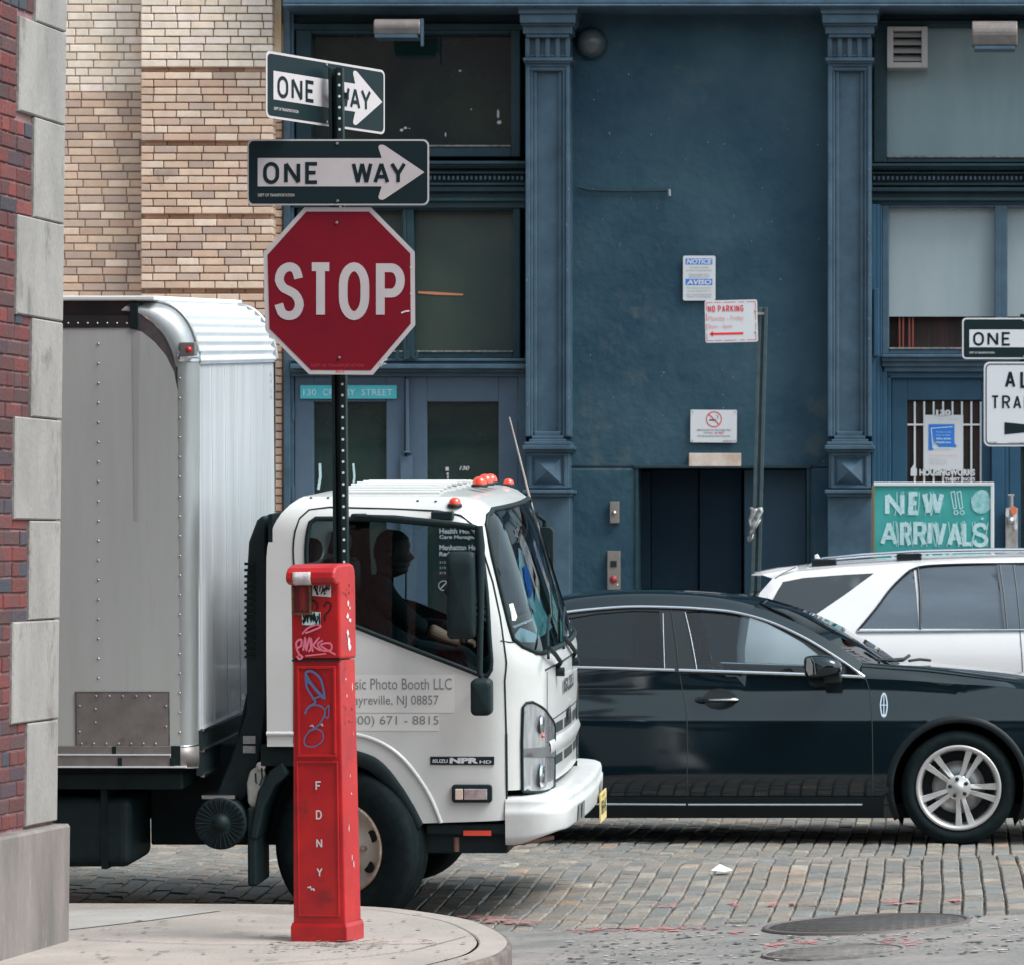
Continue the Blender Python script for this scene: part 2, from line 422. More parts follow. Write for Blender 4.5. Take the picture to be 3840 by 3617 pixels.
# granite setts laid in courses across the street: one surface
mb = MB()
PAL = [S(146, 138, 132), S(136, 134, 132), S(156, 146, 138), S(126, 124, 122), S(134, 136, 138), S(150, 138, 130), S(118, 118, 118), S(162, 152, 144), S(142, 132, 126), S(124, 128, 132)]
RARE = [S(180, 156, 138), S(188, 178, 166), S(172, 148, 132)]
x = -8.2; cw = .101; ci = 0
while x < 3.6:
    y = Yb(x) + .012 + random.choice((0, 0, .05, .10, -.05)) + random.uniform(0, .03); w = cw * random.uniform(.95, 1.04)
    while y < 33.0:
        L = random.uniform(.13, .27); 
        if y + L > 33.0: break
        g = .0032; xo = .008 * sin(y * .9 + 1.7) + .002 * sin(y * 3.1 + ci)
        x0, x1, y0, y1 = x + xo + g, x + xo + w - g, y + g, y + L - g
        c = random.choice(RARE) if random.random() < .035 else random.choice(PAL)
        c = (c[0] * .80, c[1] * .775, c[2] * .735)
        kk = random.uniform(.86, 1.1); c = tuple(v * kk for v in c)
        zc = random.uniform(-.004, .004); b = .008
        def z_(xx, yy): return gz(xx, yy) + zc + .004 * sin(xx * 61 + yy * 37)
        lo = [(x0, y0), (x1, y0), (x1, y1), (x0, y1)]
        mi_ = [(x0 + b * .25, y0 + b * .25), (x1 - b * .25, y0 + b * .25), (x1 - b * .25, y1 - b * .25), (x0 + b * .25, y1 - b * .25)]
        hi = [(x0 + b, y0 + b), (x1 - b, y0 + b), (x1 - b, y1 - b), (x0 + b, y1 - b)]
        vs = [(a, q, gz(a, q) - .03) for a, q in lo] + [(a, q, z_(a, q) - .008) for a, q in mi_] + [(a, q, z_(a, q)) for a, q in hi]
        fs = [(0, 1, 5, 4), (1, 2, 6, 5), (2, 3, 7, 6), (3, 0, 4, 7), (4, 5, 9, 8), (5, 6, 10, 9), (6, 7, 11, 10), (7, 4, 8, 11), (8, 9, 10, 11)]
        mb.add(vs, fs, 0, c)
        y += L
    x += w; ci += 1
tag(mb.build('cobblestone_road', M['cobble']), kind='structure')
# near pavement with its rounded corner
edge_px = [(-400, 1751), (-100, 1752), (130, 1752), (400, 1753), (600, 1755), (750, 1760), (850, 1772), (915, 1784), (955, 1798), (985, 1815), (994, 1832), (975, 1850), (940, 1862), (885, 1876)]
edge = []
for a, b in edge_px:
    Y = 1.68 * F / (b - HY); edge.append(((a - XV) * Y / F, Y))
edge = [tuple(v)[:2] for v in catmull([(e[0], e[1], 0) for e in edge], 60)]
last = edge[-1]
edge += [(last[0] - .32, 15.6), (last[0] - .35, 12), (last[0] - .35, -2)]
outer = edge + [(-9, -2), (-9, edge[0][1])]
mb = MB()
def inset(e, d):
    o = []
    for i, p in enumerate(e):
        a = Vector(e[max(0, i - 1)]); b = Vector(e[min(len(e) - 1, i + 1)]); t = (b - a).normalized(); n = Vector((t.y, -t.x))
        o.append((p[0] + n.x * d, p[1] + n.y * d))
    return o
kin = inset(edge, .15)
mb.add([(p[0], p[1], .15) for p in kin + [(-9, -2), (-9, kin[0][1])]], [tuple(range(len(kin) + 2))])
sw = mb.build('sidewalk', M['concrete']); tag(sw, kind='structure')
mb = MB(); k1 = inset(edge, .142); k2 = inset(edge, .006)
mb.loft([[(p[0], p[1], -.1) for p in k1], [(p[0], p[1], .146) for p in k1], [(p[0], p[1], .1505) for p in inset(edge, .135)], [(p[0], p[1], .1505) for p in inset(edge, .022)]], sm=False)
mb.loft([[(p[0], p[1], .1505) for p in inset(edge, .022)], [(p[0], p[1], .146) for p in k2], [(p[0], p[1], .135) for p in edge], [(p[0], p[1], -.1) for p in edge]], mi=1, sm=True)
tag(mb.build('kerb', [M['concrete'], M['kerb']]), kind='structure')
# shallow expansion joints of the pavement: thin dark sheets
def joint_strip(mb, pts, w, z):
    stroke(mb, pts, w, lambda u, v, l=0: (u, v, z + l))
def side_px(px, py, z=.15):
    Y = (H - z) * F / (py - HY); return ((px - XV) * Y / F, Y)
mb = MB()
joint_strip(mb, [side_px(150, 1824), side_px(400, 1834), side_px(640, 1835), side_px(860, 1832)], .006, .1535)
joint_strip(mb, [side_px(500, 1873), side_px(700, 1858), side_px(800, 1846), side_px(905, 1818)], .005, .1538)
for i in range(26):
    a = random.uniform(150, 860); b = random.uniform(1775, 1872); L = random.uniform(8, 26)
    if 560 < a < 700: continue
    joint_strip(mb, [side_px(a, b), side_px(a + L * .5, b + random.uniform(-1, 1)), side_px(a + L, b + random.uniform(-1.5, 1.5))], random.uniform(.004, .016), .1541 + i * .0002)
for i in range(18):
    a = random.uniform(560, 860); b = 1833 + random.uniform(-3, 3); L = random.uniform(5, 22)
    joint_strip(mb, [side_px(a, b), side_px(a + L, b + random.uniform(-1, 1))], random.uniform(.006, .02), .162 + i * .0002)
tag(mb.build('pavement_cracks', M['gap']), kind='structure')
mb = MB(); rd = random.Random(21)
def speck(mb, px, py, r, z):
    x, y = side_px(px, py); mb.add([(x + r * cos(2 * PI * k / 9) * rd.uniform(.6, 1.3), y + r * 1.5 * sin(2 * PI * k / 9) * rd.uniform(.6, 1.3), z) for k in range(9)], [tuple(range(9))])
for i in range(70): speck(mb, rd.uniform(140, 930), rd.uniform(1775, 1872), rd.uniform(.004, .013), .1556 + i * .00002)
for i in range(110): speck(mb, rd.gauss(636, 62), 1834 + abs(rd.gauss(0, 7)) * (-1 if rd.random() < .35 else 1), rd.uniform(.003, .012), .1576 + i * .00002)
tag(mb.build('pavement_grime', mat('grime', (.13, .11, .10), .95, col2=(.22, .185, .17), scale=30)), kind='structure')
mb = MB(); mb.add([(*side_px(a, b), .154) for a, b in ((128, 1768), (300, 1764), (432, 1768), (300, 1786), (180, 1800), (128, 1806))], [(0, 1, 2, 3, 4, 5)])
tag(mb.build('pavement_patch', M['patch']), kind='structure')
mb = MB(); mb.box(-400, 300, 32.6, 420, -.3, .15)
tag(mb.build('far_sidewalk', M['concrete'], bevel=.02), kind='structure')
# manhole covers
def manhole(cx, cy, rpx, label, bm, worn=False):
    c = ground_px(cx, cy); r = rpx * c.y / F
    # the cover lies in the local slope of the road
    e = empty('manhole_cover', c + Vector((0, 0, .0)), label, 'manhole cover', 'manhole covers in the crossing')
    dzx = (gz(c.x + .4, c.y) - gz(c.x - .4, c.y)) / .8; e.rotation_euler = (0, -math.atan(dzx), 0)
    m1 = MB(); m1.lathe([(r * 1.0, -.03), (r * 1.0, .010), (r * .955, .013), (r * .945, .004)], (0, 0, 0), 'Z', 64); m1.build('frame', M['cover_worn'] if worn else M['manhole_rim'], e)
    m2 = MB(); m2.lathe([(.0001, .009), (r * .935, .008), (r * .94, -.01)], (0, 0, 0), 'Z', 64)
    g = bm
    n = int(r / g)
    for i in range(-n, n + 1):
        for j in range(-n, n + 1):
            if (i + j) % 2: continue
            x_, y_ = i * g, j * g
            if math.hypot(x_, y_) < r * .88: m2.box(x_ - g * .3, x_ + g * .3, y_ - g * .3, y_ + g * .3, .007, .0092)
    m2.build('lid', M['cover_worn'] if worn else M['manhole'], e)
M['cover_worn'] = mat('worn_cover', (.20, .175, .165), .8, col2=(.09, .088, .086), scale=7, bump=.6, bscale=40, detail=10)
M['manhole'] = mat('cast_iron_cover', (.075, .068, .066), .55, metal=.5, col2=(.12, .105, .10), scale=20)
M['manhole_rim'] = mat('cast_iron_rim', (.12, .10, .095), .6, metal=.3)
manhole(1683, 1795, 203, 'large round cast iron cover in the road below the front wheel of the black car', .05)
manhole(1618, 1850, 140, 'smaller worn iron cover at the bottom edge of the picture', .04, True)
# sprayed survey marks and litter
mb = MB()
def spray(mb, cx, cy, w, h, seed):
    rd = random.Random(seed)
    for q_ in range(int(8 + w * .35)):
        x, y = cx + rd.gauss(0, w * .34), cy + rd.gauss(0, h * .45); c = ground_px(x, y); r = rd.uniform(.003, .012) * (1 if rd.random() < .85 else 2)
        on_setts = c.y > Yb(c.x); lift = (.010 if on_setts else .0035) + .0002 * (q_ % 9); n = 9
        pts = []
        for k in range(n):
            X = c.x + r * 1.6 * cos(2 * PI * k / n) * rd.uniform(.6, 1.2); Y = c.y + r * 1.3 * sin(2 * PI * k / n) * rd.uniform(.6, 1.2); pts.append((X, Y, gz(X, Y) + lift))
        mb.add(pts, [tuple(range(n))])
for i, (a, b, w, h) in enumerate([(905, 1782, 60, 4), (960, 1788, 90, 7), (1010, 1794, 60, 5), (1150, 1806, 120, 4), (1240, 1805, 80, 5), (1320, 1803, 90, 4), (1740, 1828, 80, 10), (1560, 1828, 50, 6), (1500, 1834, 40, 6), (1430, 1810, 30, 3),
                                   (1735, 1754, 26, 5), (1770, 1753, 14, 4), (1860, 1751, 14, 4), (1500, 1756, 12, 4), (1290, 1760, 40, 5), (1425, 1758, 20, 6), (1540, 1756, 10, 3)]):
    spray(mb, a, b, w, h, i)
tag(mb.build('road_marking_paint', M['pink_paint']), kind='structure')
q = ground_px(1400, 1697); mb = MB()
mb.add([(q.x - .055, q.y, q.z + .02), (q.x + .02, q.y - .05, q.z + .016), (q.x + .06, q.y + .02, q.z + .022), (q.x - .01, q.y + .06, q.z + .05)], [(0, 1, 2, 3)])
tag(mb.build('paper_scrap', M['sign_white_bright'], origin=q, solid=.002), 'crumpled white paper scrap lying on the cobblestones', 'litter')

# ================================================================ RED BRICK CORNER BUILDING (near left)
CY, CX = 18.35, (105 - XV) * 18.35 / F
dl = math.hypot(.102, 1); dv = Vector((-.102 / dl, -1 / dl, 0)); nv = Vector((1 / dl, -.102 / dl, 0))
def RB(t, z, d=0.0):
    p = Vector((CX, CY, 0)) + dv * t + nv * d; return Vector((p.x + .0118 * (z - .6), p.y, z))
rb = empty('red_brick_building', (CX, CY, .15), 'red brick corner building with pale stone quoins on a rough stone plinth', 'building')
ORB = Vector((CX, CY, .15))
def zq(y): return H + (HY - y) * CY / F
def slab(mb, t0, t1, z0, z1, d0, d1, ch, mi=0, col=None, j=0.0):
    r = [random.uniform(-j, j) for _ in range(4)]
    a = [(t0, z0 + r[0]), (t1, z0 + r[1]), (t1, z1 + r[2]), (t0, z1 + r[3])]
    b = [(t0 + ch, z0 + ch + r[0]), (t1 - ch, z0 + ch + r[1]), (t1 - ch, z1 - ch + r[2]), (t0 + ch, z1 - ch + r[3])]
    vs = [RB(t, z, d0) for t, z in a] + [RB(t, z, d1 - ch) for t, z in a] + [RB(t, z, d1) for t, z in b]
    mb.add(vs, [(0, 1, 5, 4), (1, 2, 6, 5), (2, 3, 7, 6), (3, 0, 4, 7), (4, 5, 9, 8), (5, 6, 10, 9), (6, 7, 11, 10), (7, 4, 8, 11), (8, 9, 10, 11)], mi, col)
mb = MB()
qj = [1593, 1395, 1201, 1010, 816, 626, 437, 245, 65, -130, -320, -510]
wides = []
for i, (a, b) in enumerate(zip(qj, qj[1:])):
    wide = (i % 2 == 1); w = .615 if wide else .405
    z0, z1 = zq(a), zq(b); wides.append((z0, z1, w))
    slab(mb, -.0, w, z0 + .0025, z1 - .0025, -.3, .014, .006, j=.001)
qo = mb.build('quoin', M['limestone'], rb, ORB)
mb = MB()
RP = [S(108, 50, 48), S(96, 48, 48), S(118, 56, 52), S(90, 48, 48), S(102, 44, 43), S(84, 54, 54), S(114, 50, 46)]
RD = [S(66, 58, 68), S(58, 62, 74), S(74, 54, 62)]
row = 0; z = zq(1593); rh = .0655
while z < 6.9:
    zm = z + rh / 2; w = next((ww for a, b, ww in wides if a <= zm < b), .405)
    t = w + .004 + (.0 if row % 2 else -.10); first = True
    while t < 2.4:
        L = .205 if (row % 4) else .1
        a, b = max(t, w + .005), t + L - .009
        if b - a > .02:
            c = random.choice(RD) if random.random() < .16 else random.choice(RP)
            kk = random.uniform(.75, 1.2); c = tuple(v * kk for v in c)
            slab(mb, a, b, z + .0045, z + rh - .0045, -.05, random.uniform(-.001, .004), .004, col=c, j=.0015)
        t += L
    z += rh; row += 1
mb.build('brick_facing', M['red_brick'], rb, ORB)
mb = MB(); mb.add([RB(0, .1, -.008), RB(14, .1, -.008), RB(14, 9, -.008), RB(0, 9, -.008), RB(0, .1, -6), RB(0, 9, -6)], [(0, 1, 2, 3), (0, 3, 5, 4)])
mb.build('wall', M['red_mortar'], rb, ORB)
mb = MB()
slab(mb, -.03, .95, .10, zq(1597), -.35, .064, .012, j=.004)
slab(mb, .953, 2.4, .10, zq(1597) + .004, -.35, .062, .012, j=.004)
pl = mb.build('plinth', M['granite'], rb, ORB)

# ================================================================ BEIGE BRICK BUILDING (far left)
YF = 36.0
bb = empty('beige_brick_building', P(340, 1453, YF), 'tan brick building with banded projecting brickwork, painted cream at the top, above the box truck', 'building')
OBB = bb.location.copy()
def fslab(mb, x0, x1, z0, z1, yb, yf, ch, col=None, mi=0):
    a = [(x0, z0), (x1, z0), (x1, z1), (x0, z1)]; b = [(x0 + ch, z0 + ch), (x1 - ch, z0 + ch), (x1 - ch, z1 - ch), (x0 + ch, z1 - ch)]
    vs = [(u, yb, v) for u, v in a] + [(u, yf + ch, v) for u, v in a] + [(u, yf, v) for u, v in b]
    mb.add(vs, [(0, 1, 5, 4), (1, 2, 6, 5), (2, 3, 7, 6), (3, 0, 4, 7), (4, 5, 9, 8), (5, 6, 10, 9), (6, 7, 11, 10), (7, 4, 8, 11), (8, 9, 10, 11)], mi, col)
BP = [S(230, 196, 172), S(224, 188, 164), S(236, 204, 182), S(216, 180, 156), S(240, 212, 192), S(212, 174, 152), S(230, 198, 178)]
BD = [S(214, 184, 164), S(206, 176, 160), S(216, 182, 160), S(194, 164, 150)]
CP = [S(247, 226, 208), S(250, 230, 214), S(244, 220, 200), S(252, 228, 216)]
def zf(y, Y=YF): return H + (HY - y) * Y / F
def xf(x, Y=YF): return (x - XV) * Y / F
def brick_area(mb, x0, x1, z0, z1, yf, pal_fn, rh=.0672, yb=None, off=0):
    n = max(1, round((z1 - z0) / rh)); h = (z1 - z0) / n
    for r in range(n):
        x = x0 - (.11 if (r + off) % 2 else 0)
        while x < x1 - .01:
            L = .205 + .018 * random.uniform(-1, 1)
            if random.random() < .08: L = .11
            a, b = max(x, x0), min(x + L, x1)
            if b - a > .02:
                c = pal_fn((a + b) / 2, z0 + (r + .5) * h)
                fslab(mb, a + .0045, b - .0045, z0 + r * h + .005, z0 + (r + 1) * h - .005, (yb or yf + .08), yf + random.uniform(-.002, .003), .004, c)
            x += L
def tone(x, z):
    cream = z > zf(181) and x < xf(273) or z > zf(131) and x >= xf(273)
    if cream: c = random.choice(CP)
    else:
        k = .22
        if x < xf(273): k = .42 + .3 * clamp((x - xf(215)) / .25)
        if z < zf(430): k += .08
        c = random.choice(BD) if random.random() < k else random.choice(BP)
    kk = random.uniform(.88, 1.1); return tuple(v * kk for v in c)
mb = MB(); brick_area(mb, xf(-60), xf(276), zf(720), zf(-300), YF, tone)
mb.build('brick_facing', M['beige_brick'], bb, OBB)
mb = MB(); YP = 35.80
tops = [-155, -12, 131, 274, 416, 561, 705]
for a, b in zip(tops, tops[1:]):
    zt = zf(a + 9, YP); zb = zf(b, YP)
    brick_area(mb, xf(273, YP), xf(530, YP), zb, zt, YP, tone, yb=YF + .05)
    if a > 0: brick_area(mb, xf(277, YP), xf(526, YP), zt + .004, zt + .06, YP + .085, tone, yb=YF + .05)
mb.build('banded_pier', M['beige_brick'], bb, OBB)
mb = MB()   # rounded cream jamb and splayed bricks at the corner
brick_area(mb, xf(531), xf(549), zf(1100), zf(131), YF - .02, tone, yb=YF + .2)
mb.build('corner_brickwork', M['beige_brick'], bb, OBB)
mb = MB(); c0 = Vector((xf(541), YF + .02, 0))
mb.lathe([(.0001, zf(200)), (.05, zf(198)), (.062, zf(185)), (.062, zf(70)), (.052, zf(50)), (.0001, zf(40))], c0, 'Z', 20)
mb.box(xf(527), xf(548), YF - .06, YF + .1, zf(131), zf(-60)); mb.build('jamb', mat('cream_paint', S(232, 208, 178), .6, col2=S(214, 180, 140), scale=5), bb, OBB)
mb = MB(); mb.box(-60, xf(551), YF + .018, YF + 9, .1, zf(-900)); mb.box(xf(277, YP), xf(526, YP), YP + .095, YF + .02, .1, zf(-300)); mb.build('wall', [M['beige_mortar']], bb, OBB)

# ================================================================ BLUE CAST IRON FRONT
fb = empty('painted_iron_front_building', P(1350, 1453, YF), 'dark blue painted storefront building with iron pilasters, tall windows and doors', 'building')
OFB = fb.location.copy()
def FP(name, m, fn, bevel=.006, **kw):
    mb = MB(); fn(mb); return mb.build(name, m, kw.pop('parent', fb), OFB, bevel=bevel, **kw)
GB = 1455
XE = 2620
def f_wall(mb):
    mb.fb(1095, 1620, -260, 908, 36.0, 36.6); mb.fb(1095, 1237, 908, GB, 36.0, 36.6); mb.fb(1568, 1620, 908, GB, 36.0, 36.6)
FP('stucco_wall', M['stucco'], f_wall, bevel=.02)
mb = MB()  # faint lip round the lift opening
mb.fb(1233, 1239, 908, GB, 35.985, 36.3); mb.fb(1566, 1572, 908, GB, 35.985, 36.3); mb.fb(1230, 1575, 903, 909, 35.97, 36.3)
mb.build('door_surround', M['iron_dark'], fb, OFB, bevel=.004)
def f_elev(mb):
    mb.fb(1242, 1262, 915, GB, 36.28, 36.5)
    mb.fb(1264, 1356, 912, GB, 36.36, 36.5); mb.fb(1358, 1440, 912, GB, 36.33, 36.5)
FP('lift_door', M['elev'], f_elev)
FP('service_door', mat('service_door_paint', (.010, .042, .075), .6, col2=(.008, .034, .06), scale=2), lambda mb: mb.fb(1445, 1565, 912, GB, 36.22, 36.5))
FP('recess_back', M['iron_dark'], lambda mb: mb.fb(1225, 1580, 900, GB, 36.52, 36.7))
# upper beam
def f_beam(mb):
    mb.fb(548, XE, -30, 8, 35.50, 36.2); mb.fb(548, XE, 8, 13, 35.46, 36.2); mb.fb(548, XE, -260, -30, 35.5, 36.2)
FP('lintel_beam', M['iron'], f_beam, bevel=.012)
# building mass behind (keeps light out)
FP('wall_mass', M['iron_dark'], lambda mb: (mb.fb(556, XE, -900, -255, 36.2, 40), mb.box(xf(556), xf(XE), 38.2, 38.4, .1, 8), mb.box(xf(553), xf(557), 36.3, 38.3, .1, 8)), bevel=0)

def pilaster(x0, x1):
    """fluted capital, panelled shaft, diamond block and base; x0,x1 = shaft edges in px at the shaft front"""
    cx = (x0 + x1) / 2; r = (cx - XV)
    root = None
    mb = MB(); hw = (x1 - x0) / 2
    Yf = 35.72
    def bx(dx, yt, yb, Y0, Y1=36.1): mb.fb(cx - dx, cx + dx, yt, yb, Y0, Y1)
    # shaft with recessed panel: two stiles and a back
    mb.fb(cx - hw, cx - hw + 9, 128, 848, Yf, 36.1); mb.fb(cx + hw - 8, cx + hw, 128, 848, Yf, 36.1)
    mb.fb(cx - hw + 9, cx - hw + 14, 128, 848, Yf + .02, 36.1); mb.fb(cx + hw - 14, cx + hw - 8, 128, 848, Yf + .02, 36.1)
    mb.fb(cx - hw + 14, cx - hw + 22, 134, 846, Yf + .05, 36.1); mb.fb(cx + hw - 22, cx + hw - 14, 134, 846, Yf + .05, 36.1)
    mb.fb(cx - hw + 20, cx + hw - 20, 126, 850, Yf + .085, 36.1)
    bx(hw, 118, 130, Yf - .003)
    bx(hw - 6, 130, 138, Yf + .012)
    s = mb.build('pilaster', M['iron'], fb, OFB, bevel=.008)
    mb = MB()
    bx(hw + 17, 10, 17, 35.50); bx(hw + 14, 17, 27, 35.53); bx(hw + 11, 27, 45, 35.56); bx(hw + 9, 45, 50, 35.60); bx(hw + 5, 50, 66, 35.64); bx(hw - 1, 66, 73, 35.66)
    bx(hw, 73, 112, Yf + .03)
    for k in range(5):
        x = cx - hw + 4 + k * (2 * hw - 8) / 4
        mb.fb(x - 4.5, x + 4.5, 73, 112, Yf - .015, 36)
    bx(hw + 5, 112, 119, 35.66); bx(hw + 3, 119, 123, 35.68)
    mb.build('capital', M['iron'], s, OFB, bevel=.007)
    mb = MB()
    for k in range(4):   # round stops at the foot of the flutes
        x = cx - hw + 4 + (k + .5) * (2 * hw - 8) / 4
        mb.fb(x - 5.5, x + 5.5, 107, 111.5, Yf - .005, 36)
    mb.build('flute_stop', M['iron'], s, OFB, bevel=.008)
    mb = MB()
    bx(hw - 17, 838, 846, Yf + .03); bx(hw - 12, 846, 853, Yf + .015); bx(hw - 7, 853, 860, Yf); bx(hw + 2, 858, 865, 35.69); bx(hw + 6, 865, 873, 35.63); bx(hw + 2, 873, 878, 35.67)
    bx(hw - 2, 878, 947, Yf + .01)
    a = hw - 12  # frame round diamond
    mb.fb(cx - a - 6, cx + a + 6, 878, 885, Yf - .01, 36); mb.fb(cx - a - 6, cx - a, 885, 943, Yf - .01, 36); mb.fb(cx + a, cx + a + 6, 885, 943, Yf - .01, 36); mb.fb(cx - a - 6, cx + a + 6, 943, 948, Yf - .01, 36)
    bx(hw + 6, 950, 957, 35.63); bx(hw + 2, 957, 963, 35.67)
    bx(hw, 963, GB, Yf + .01)
    mb.build('pedestal', M['iron'], s, OFB, bevel=.006)
    mb = MB(); c = [P(cx - a + 3, 888, Yf + .01), P(cx + a - 3, 888, Yf + .01), P(cx + a - 3, 940, Yf + .01), P(cx - a + 3, 940, Yf + .01), P(cx, 914, Yf - .10)]
    mb.add(c, [(0, 1, 4), (1, 2, 4), (2, 3, 4), (3, 0, 4)]); mb.build('diamond_boss', M['iron'], s, OFB)
pilaster(1020, 1106); pilaster(1607, 1692)

# --- left bay
def ledge(mb, x0, x1, yt, h, pr):
    mb.fb(x0, x1, yt, yt + h * .45, 35.98 - pr, 36.1); mb.fb(x0, x1, yt + h * .45, yt + h * .75, 35.98 - pr * .8, 36.1); mb.fb(x0, x1, yt + h * .75, yt + h, 35.98 - pr * .55, 36.1)
def win(name, x0, x1, yt, yb, gm, fw=(10, 10, 8, 10), Yg=36.14, fr=M['iron_dark']):
    """a framed window; returns frame object"""
    mb = MB(); l, r, t, b = fw
    mb.fb(x0 - l, x0, yt - t, yb + b, 36.0, 36.3); mb.fb(x1, x1 + r, yt - t, yb + b, 36.0, 36.3)
    mb.fb(x0, x1, yt - t, yt, 36.002, 36.3); mb.fb(x0, x1, yb, yb + b, 36.002, 36.3)
    o = mb.build(name, fr, fb, OFB, bevel=.008)
    mb = MB(); mb.fb(x0 - 2, x1 + 2, yt - 2, yb + 2, Yg, Yg + .01); mb.build('pane', gm, o, OFB)
    mb = MB(); mb.fb(x0, x1, yb - 3, yb + .5, 35.99, 36.13); mb.build('sill', M['rust_edge'], o, OFB, bevel=.004)
    return o
FP('window_header', M['iron_dark'], lambda mb: (mb.fb(553, 1022, 12, 46, 36.05, 36.4), mb.fb(553, 1022, 46, 58, 35.98, 36.4)))
win('window', 604, 992, 66, 285, M['glass_dark'], (30, 18, 8, 20))
mb = MB()
f6 = lambda x, y: P(x, y, 36.135)
for cx, cy, w_, h_ in ((967, 222, 4, 14), (969, 238, 7, 7), (780, 253, 7, 4), (787, 249, 6, 4), (865, 262, 2, 7), (893, 138, 5, 3), (795, 250, 2, 1.5), (915, 213, 2, 2.5)):
    mb.add([f6(cx + w_ * .6 * cos(a * PI / 5) * random.uniform(.7, 1.2), cy + h_ * .6 * sin(a * PI / 5) * random.uniform(.7, 1.2)) for a in range(10)], [tuple(range(10))])
mb.build('paint_splash', M['sign_white'], fb, OFB)
mb = MB(); mb.add([P(x, y, 36.132) for x, y in ((812, 566), (840, 567), (900, 571), (898, 574), (850, 573), (812, 570))], [tuple(range(6))])  # orange streak added before the opaque pane, glowing like a reflected light
mb.build('glow_streak', mat('orange_glow_streak', (.42, .16, .08), .6, emit=.18), fb, OFB)
FP('side_jamb', M['iron'], lambda mb: (mb.fb(551, 563, 12, GB, 35.93, 36.2), mb.fb(563, 570, 12, GB, 35.97, 36.2)))
def f_ledges(mb):
    ledge(mb, 563, 1020, 313, 14, .16); mb.fb(563, 1020, 327, 404, 35.97, 36.2)
    mb.fb(563, 1020, 333, 338, 35.90, 36); mb.fb(563, 1020, 356, 360, 35.88, 36); mb.fb(563, 1020, 362, 372, 35.91, 36); mb.fb(563, 1020, 385, 391, 35.93, 36)
FP('entablature', M['iron_dark'], f_ledges)
def dentils(x0, x1):
    mb = MB(); x = x0
    while x < x1: mb.fb(x, x + 4.5, 342, 350, 35.915, 36); x += 8.9
    mb.build('dentil_course', M['iron'], fb, OFB, bevel=.003)
dentils(566, 1018)
w2 = win('window', 600, 781, 408, 684, M['glass_dusty'], (24, 8, 8, 12)); win('window', 803, 996, 408, 684, M['glass_dusty'], (14, 14, 8, 12))
def f_ledge2(mb):
    mb.fb(563, 1020, 696, 702, 35.84, 36.2); mb.fb(563, 1020, 702, 707, 35.87, 36.2); mb.fb(563, 1020, 707, 716, 35.80, 36.2); mb.fb(563, 1020, 716, 722, 35.88, 36.2); mb.fb(563, 1020, 722, 731, 35.95, 36.2)
FP('door_cornice', M['iron'], f_ledge2)
def door(x0, x1, gx0, gx1, gy0, gy1, m, Yd=36.0, yt=731, glassm='glass_dark'):
    mb = MB()
    mb.fb(x0, gx0, yt, GB - 2, Yd, Yd + .08); mb.fb(gx1, x1, yt, GB - 2, Yd, Yd + .08); mb.fb(gx0, gx1, yt, gy0, Yd + .001, Yd + .08); mb.fb(gx0, gx1, gy1, GB - 2, Yd + .001, Yd + .08)
    o = mb.build('door', m, fb, OFB, bevel=.006)
    mb = MB(); mb.fb(gx0 - 1, gx1 + 1, gy0 - 1, gy1 + 1, Yd + .045, Yd + .055); mb.build('pane', M[glassm], o, OFB)
    return o
d1 = door(572, 786, 609, 750, 780, 1330, M['door_slate'])
d2 = door(789, 1006, 829, 968, 780, 1330, M['door_slate'])
FP('door_frame', M['iron'], lambda mb: mb.fb(1006, 1022, 731, GB, 35.95, 36.2))
mb = MB(); mb.fb(787, 794, 735, 878, 35.94, 36.0); mb.fb(784, 797, 876, 880, 35.92, 36.0); mb.build('astragal', M['door_slate'], d1, OFB, bevel=.008)
mb = MB(); mb.fb(777, 800, 886, 1080, 35.96, 36.0); mb.build('lock_guard', M['door_slate'], d1, OFB, bevel=.005)
for y in (800, 960, 1200):
    for x, dd in ((566, d1), (1004, d2)): mb = MB(); mb.fb(x, x + 5, y - 18, y + 18, 35.965, 36.0); mb.build('hinge', M['iron'], dd, OFB, bevel=.003)
# lettering on the door panes (in front of the glass)
def flat(Y):
    return lambda u, v, l=0.0: P(u, -v, Y - l)
fl = flat(36.035)
def tx(mb, s, x0, x1, yt, yb, bold=0.0, mi=0, f=fl, sh=0): text(mb, s, f, x0, -yb, x1, -yt, mi, bold, sh)
mb = MB()
tx(mb, '130', 893, 911, 905, 913, .03, sh=.3)
mb.fb(865, 871, 907, 914, 36.03, 36.034)
for k in range(3): mb.fb(867 + k, 871, 918 + 6 * k, 922 + 6 * k, 36.03, 36.034)
tx(mb, 'Health Home', 853, 925, 1025, 1035, .03); tx(mb, 'Care Management', 853, 945, 1038, 1047, .03)
tx(mb, 'Manhattan Harm', 853, 938, 1057, 1067, .03); tx(mb, 'Reduction Center', 853, 945, 1070, 1079, .03)
for k in range(3): tx(mb, '212 645 8111', 853, 900, 1089 + k * 10, 1093 + k * 10)
mb.lathe([(8.5 * 36 / F, 0), (10 * 36 / F, 0)], P(861, 1136, 36.03), 'Y', 24); stroke(mb, [(855, -1142), (867, -1130)], 2, fl)
mb.build('door_lettering', M['sign_white'], d2, OFB)
mb = MB()
stroke(mb, [(621, -900), (622, -925), (618, -950)], 5, fl); stroke(mb, [(686, -900), (688, -925), (686, -945)], 4, fl); mb.fb(657, 665, 905, 912, 36.03, 36.034)
mb.build('reflector_strip', M['chalk'], d1, OFB)

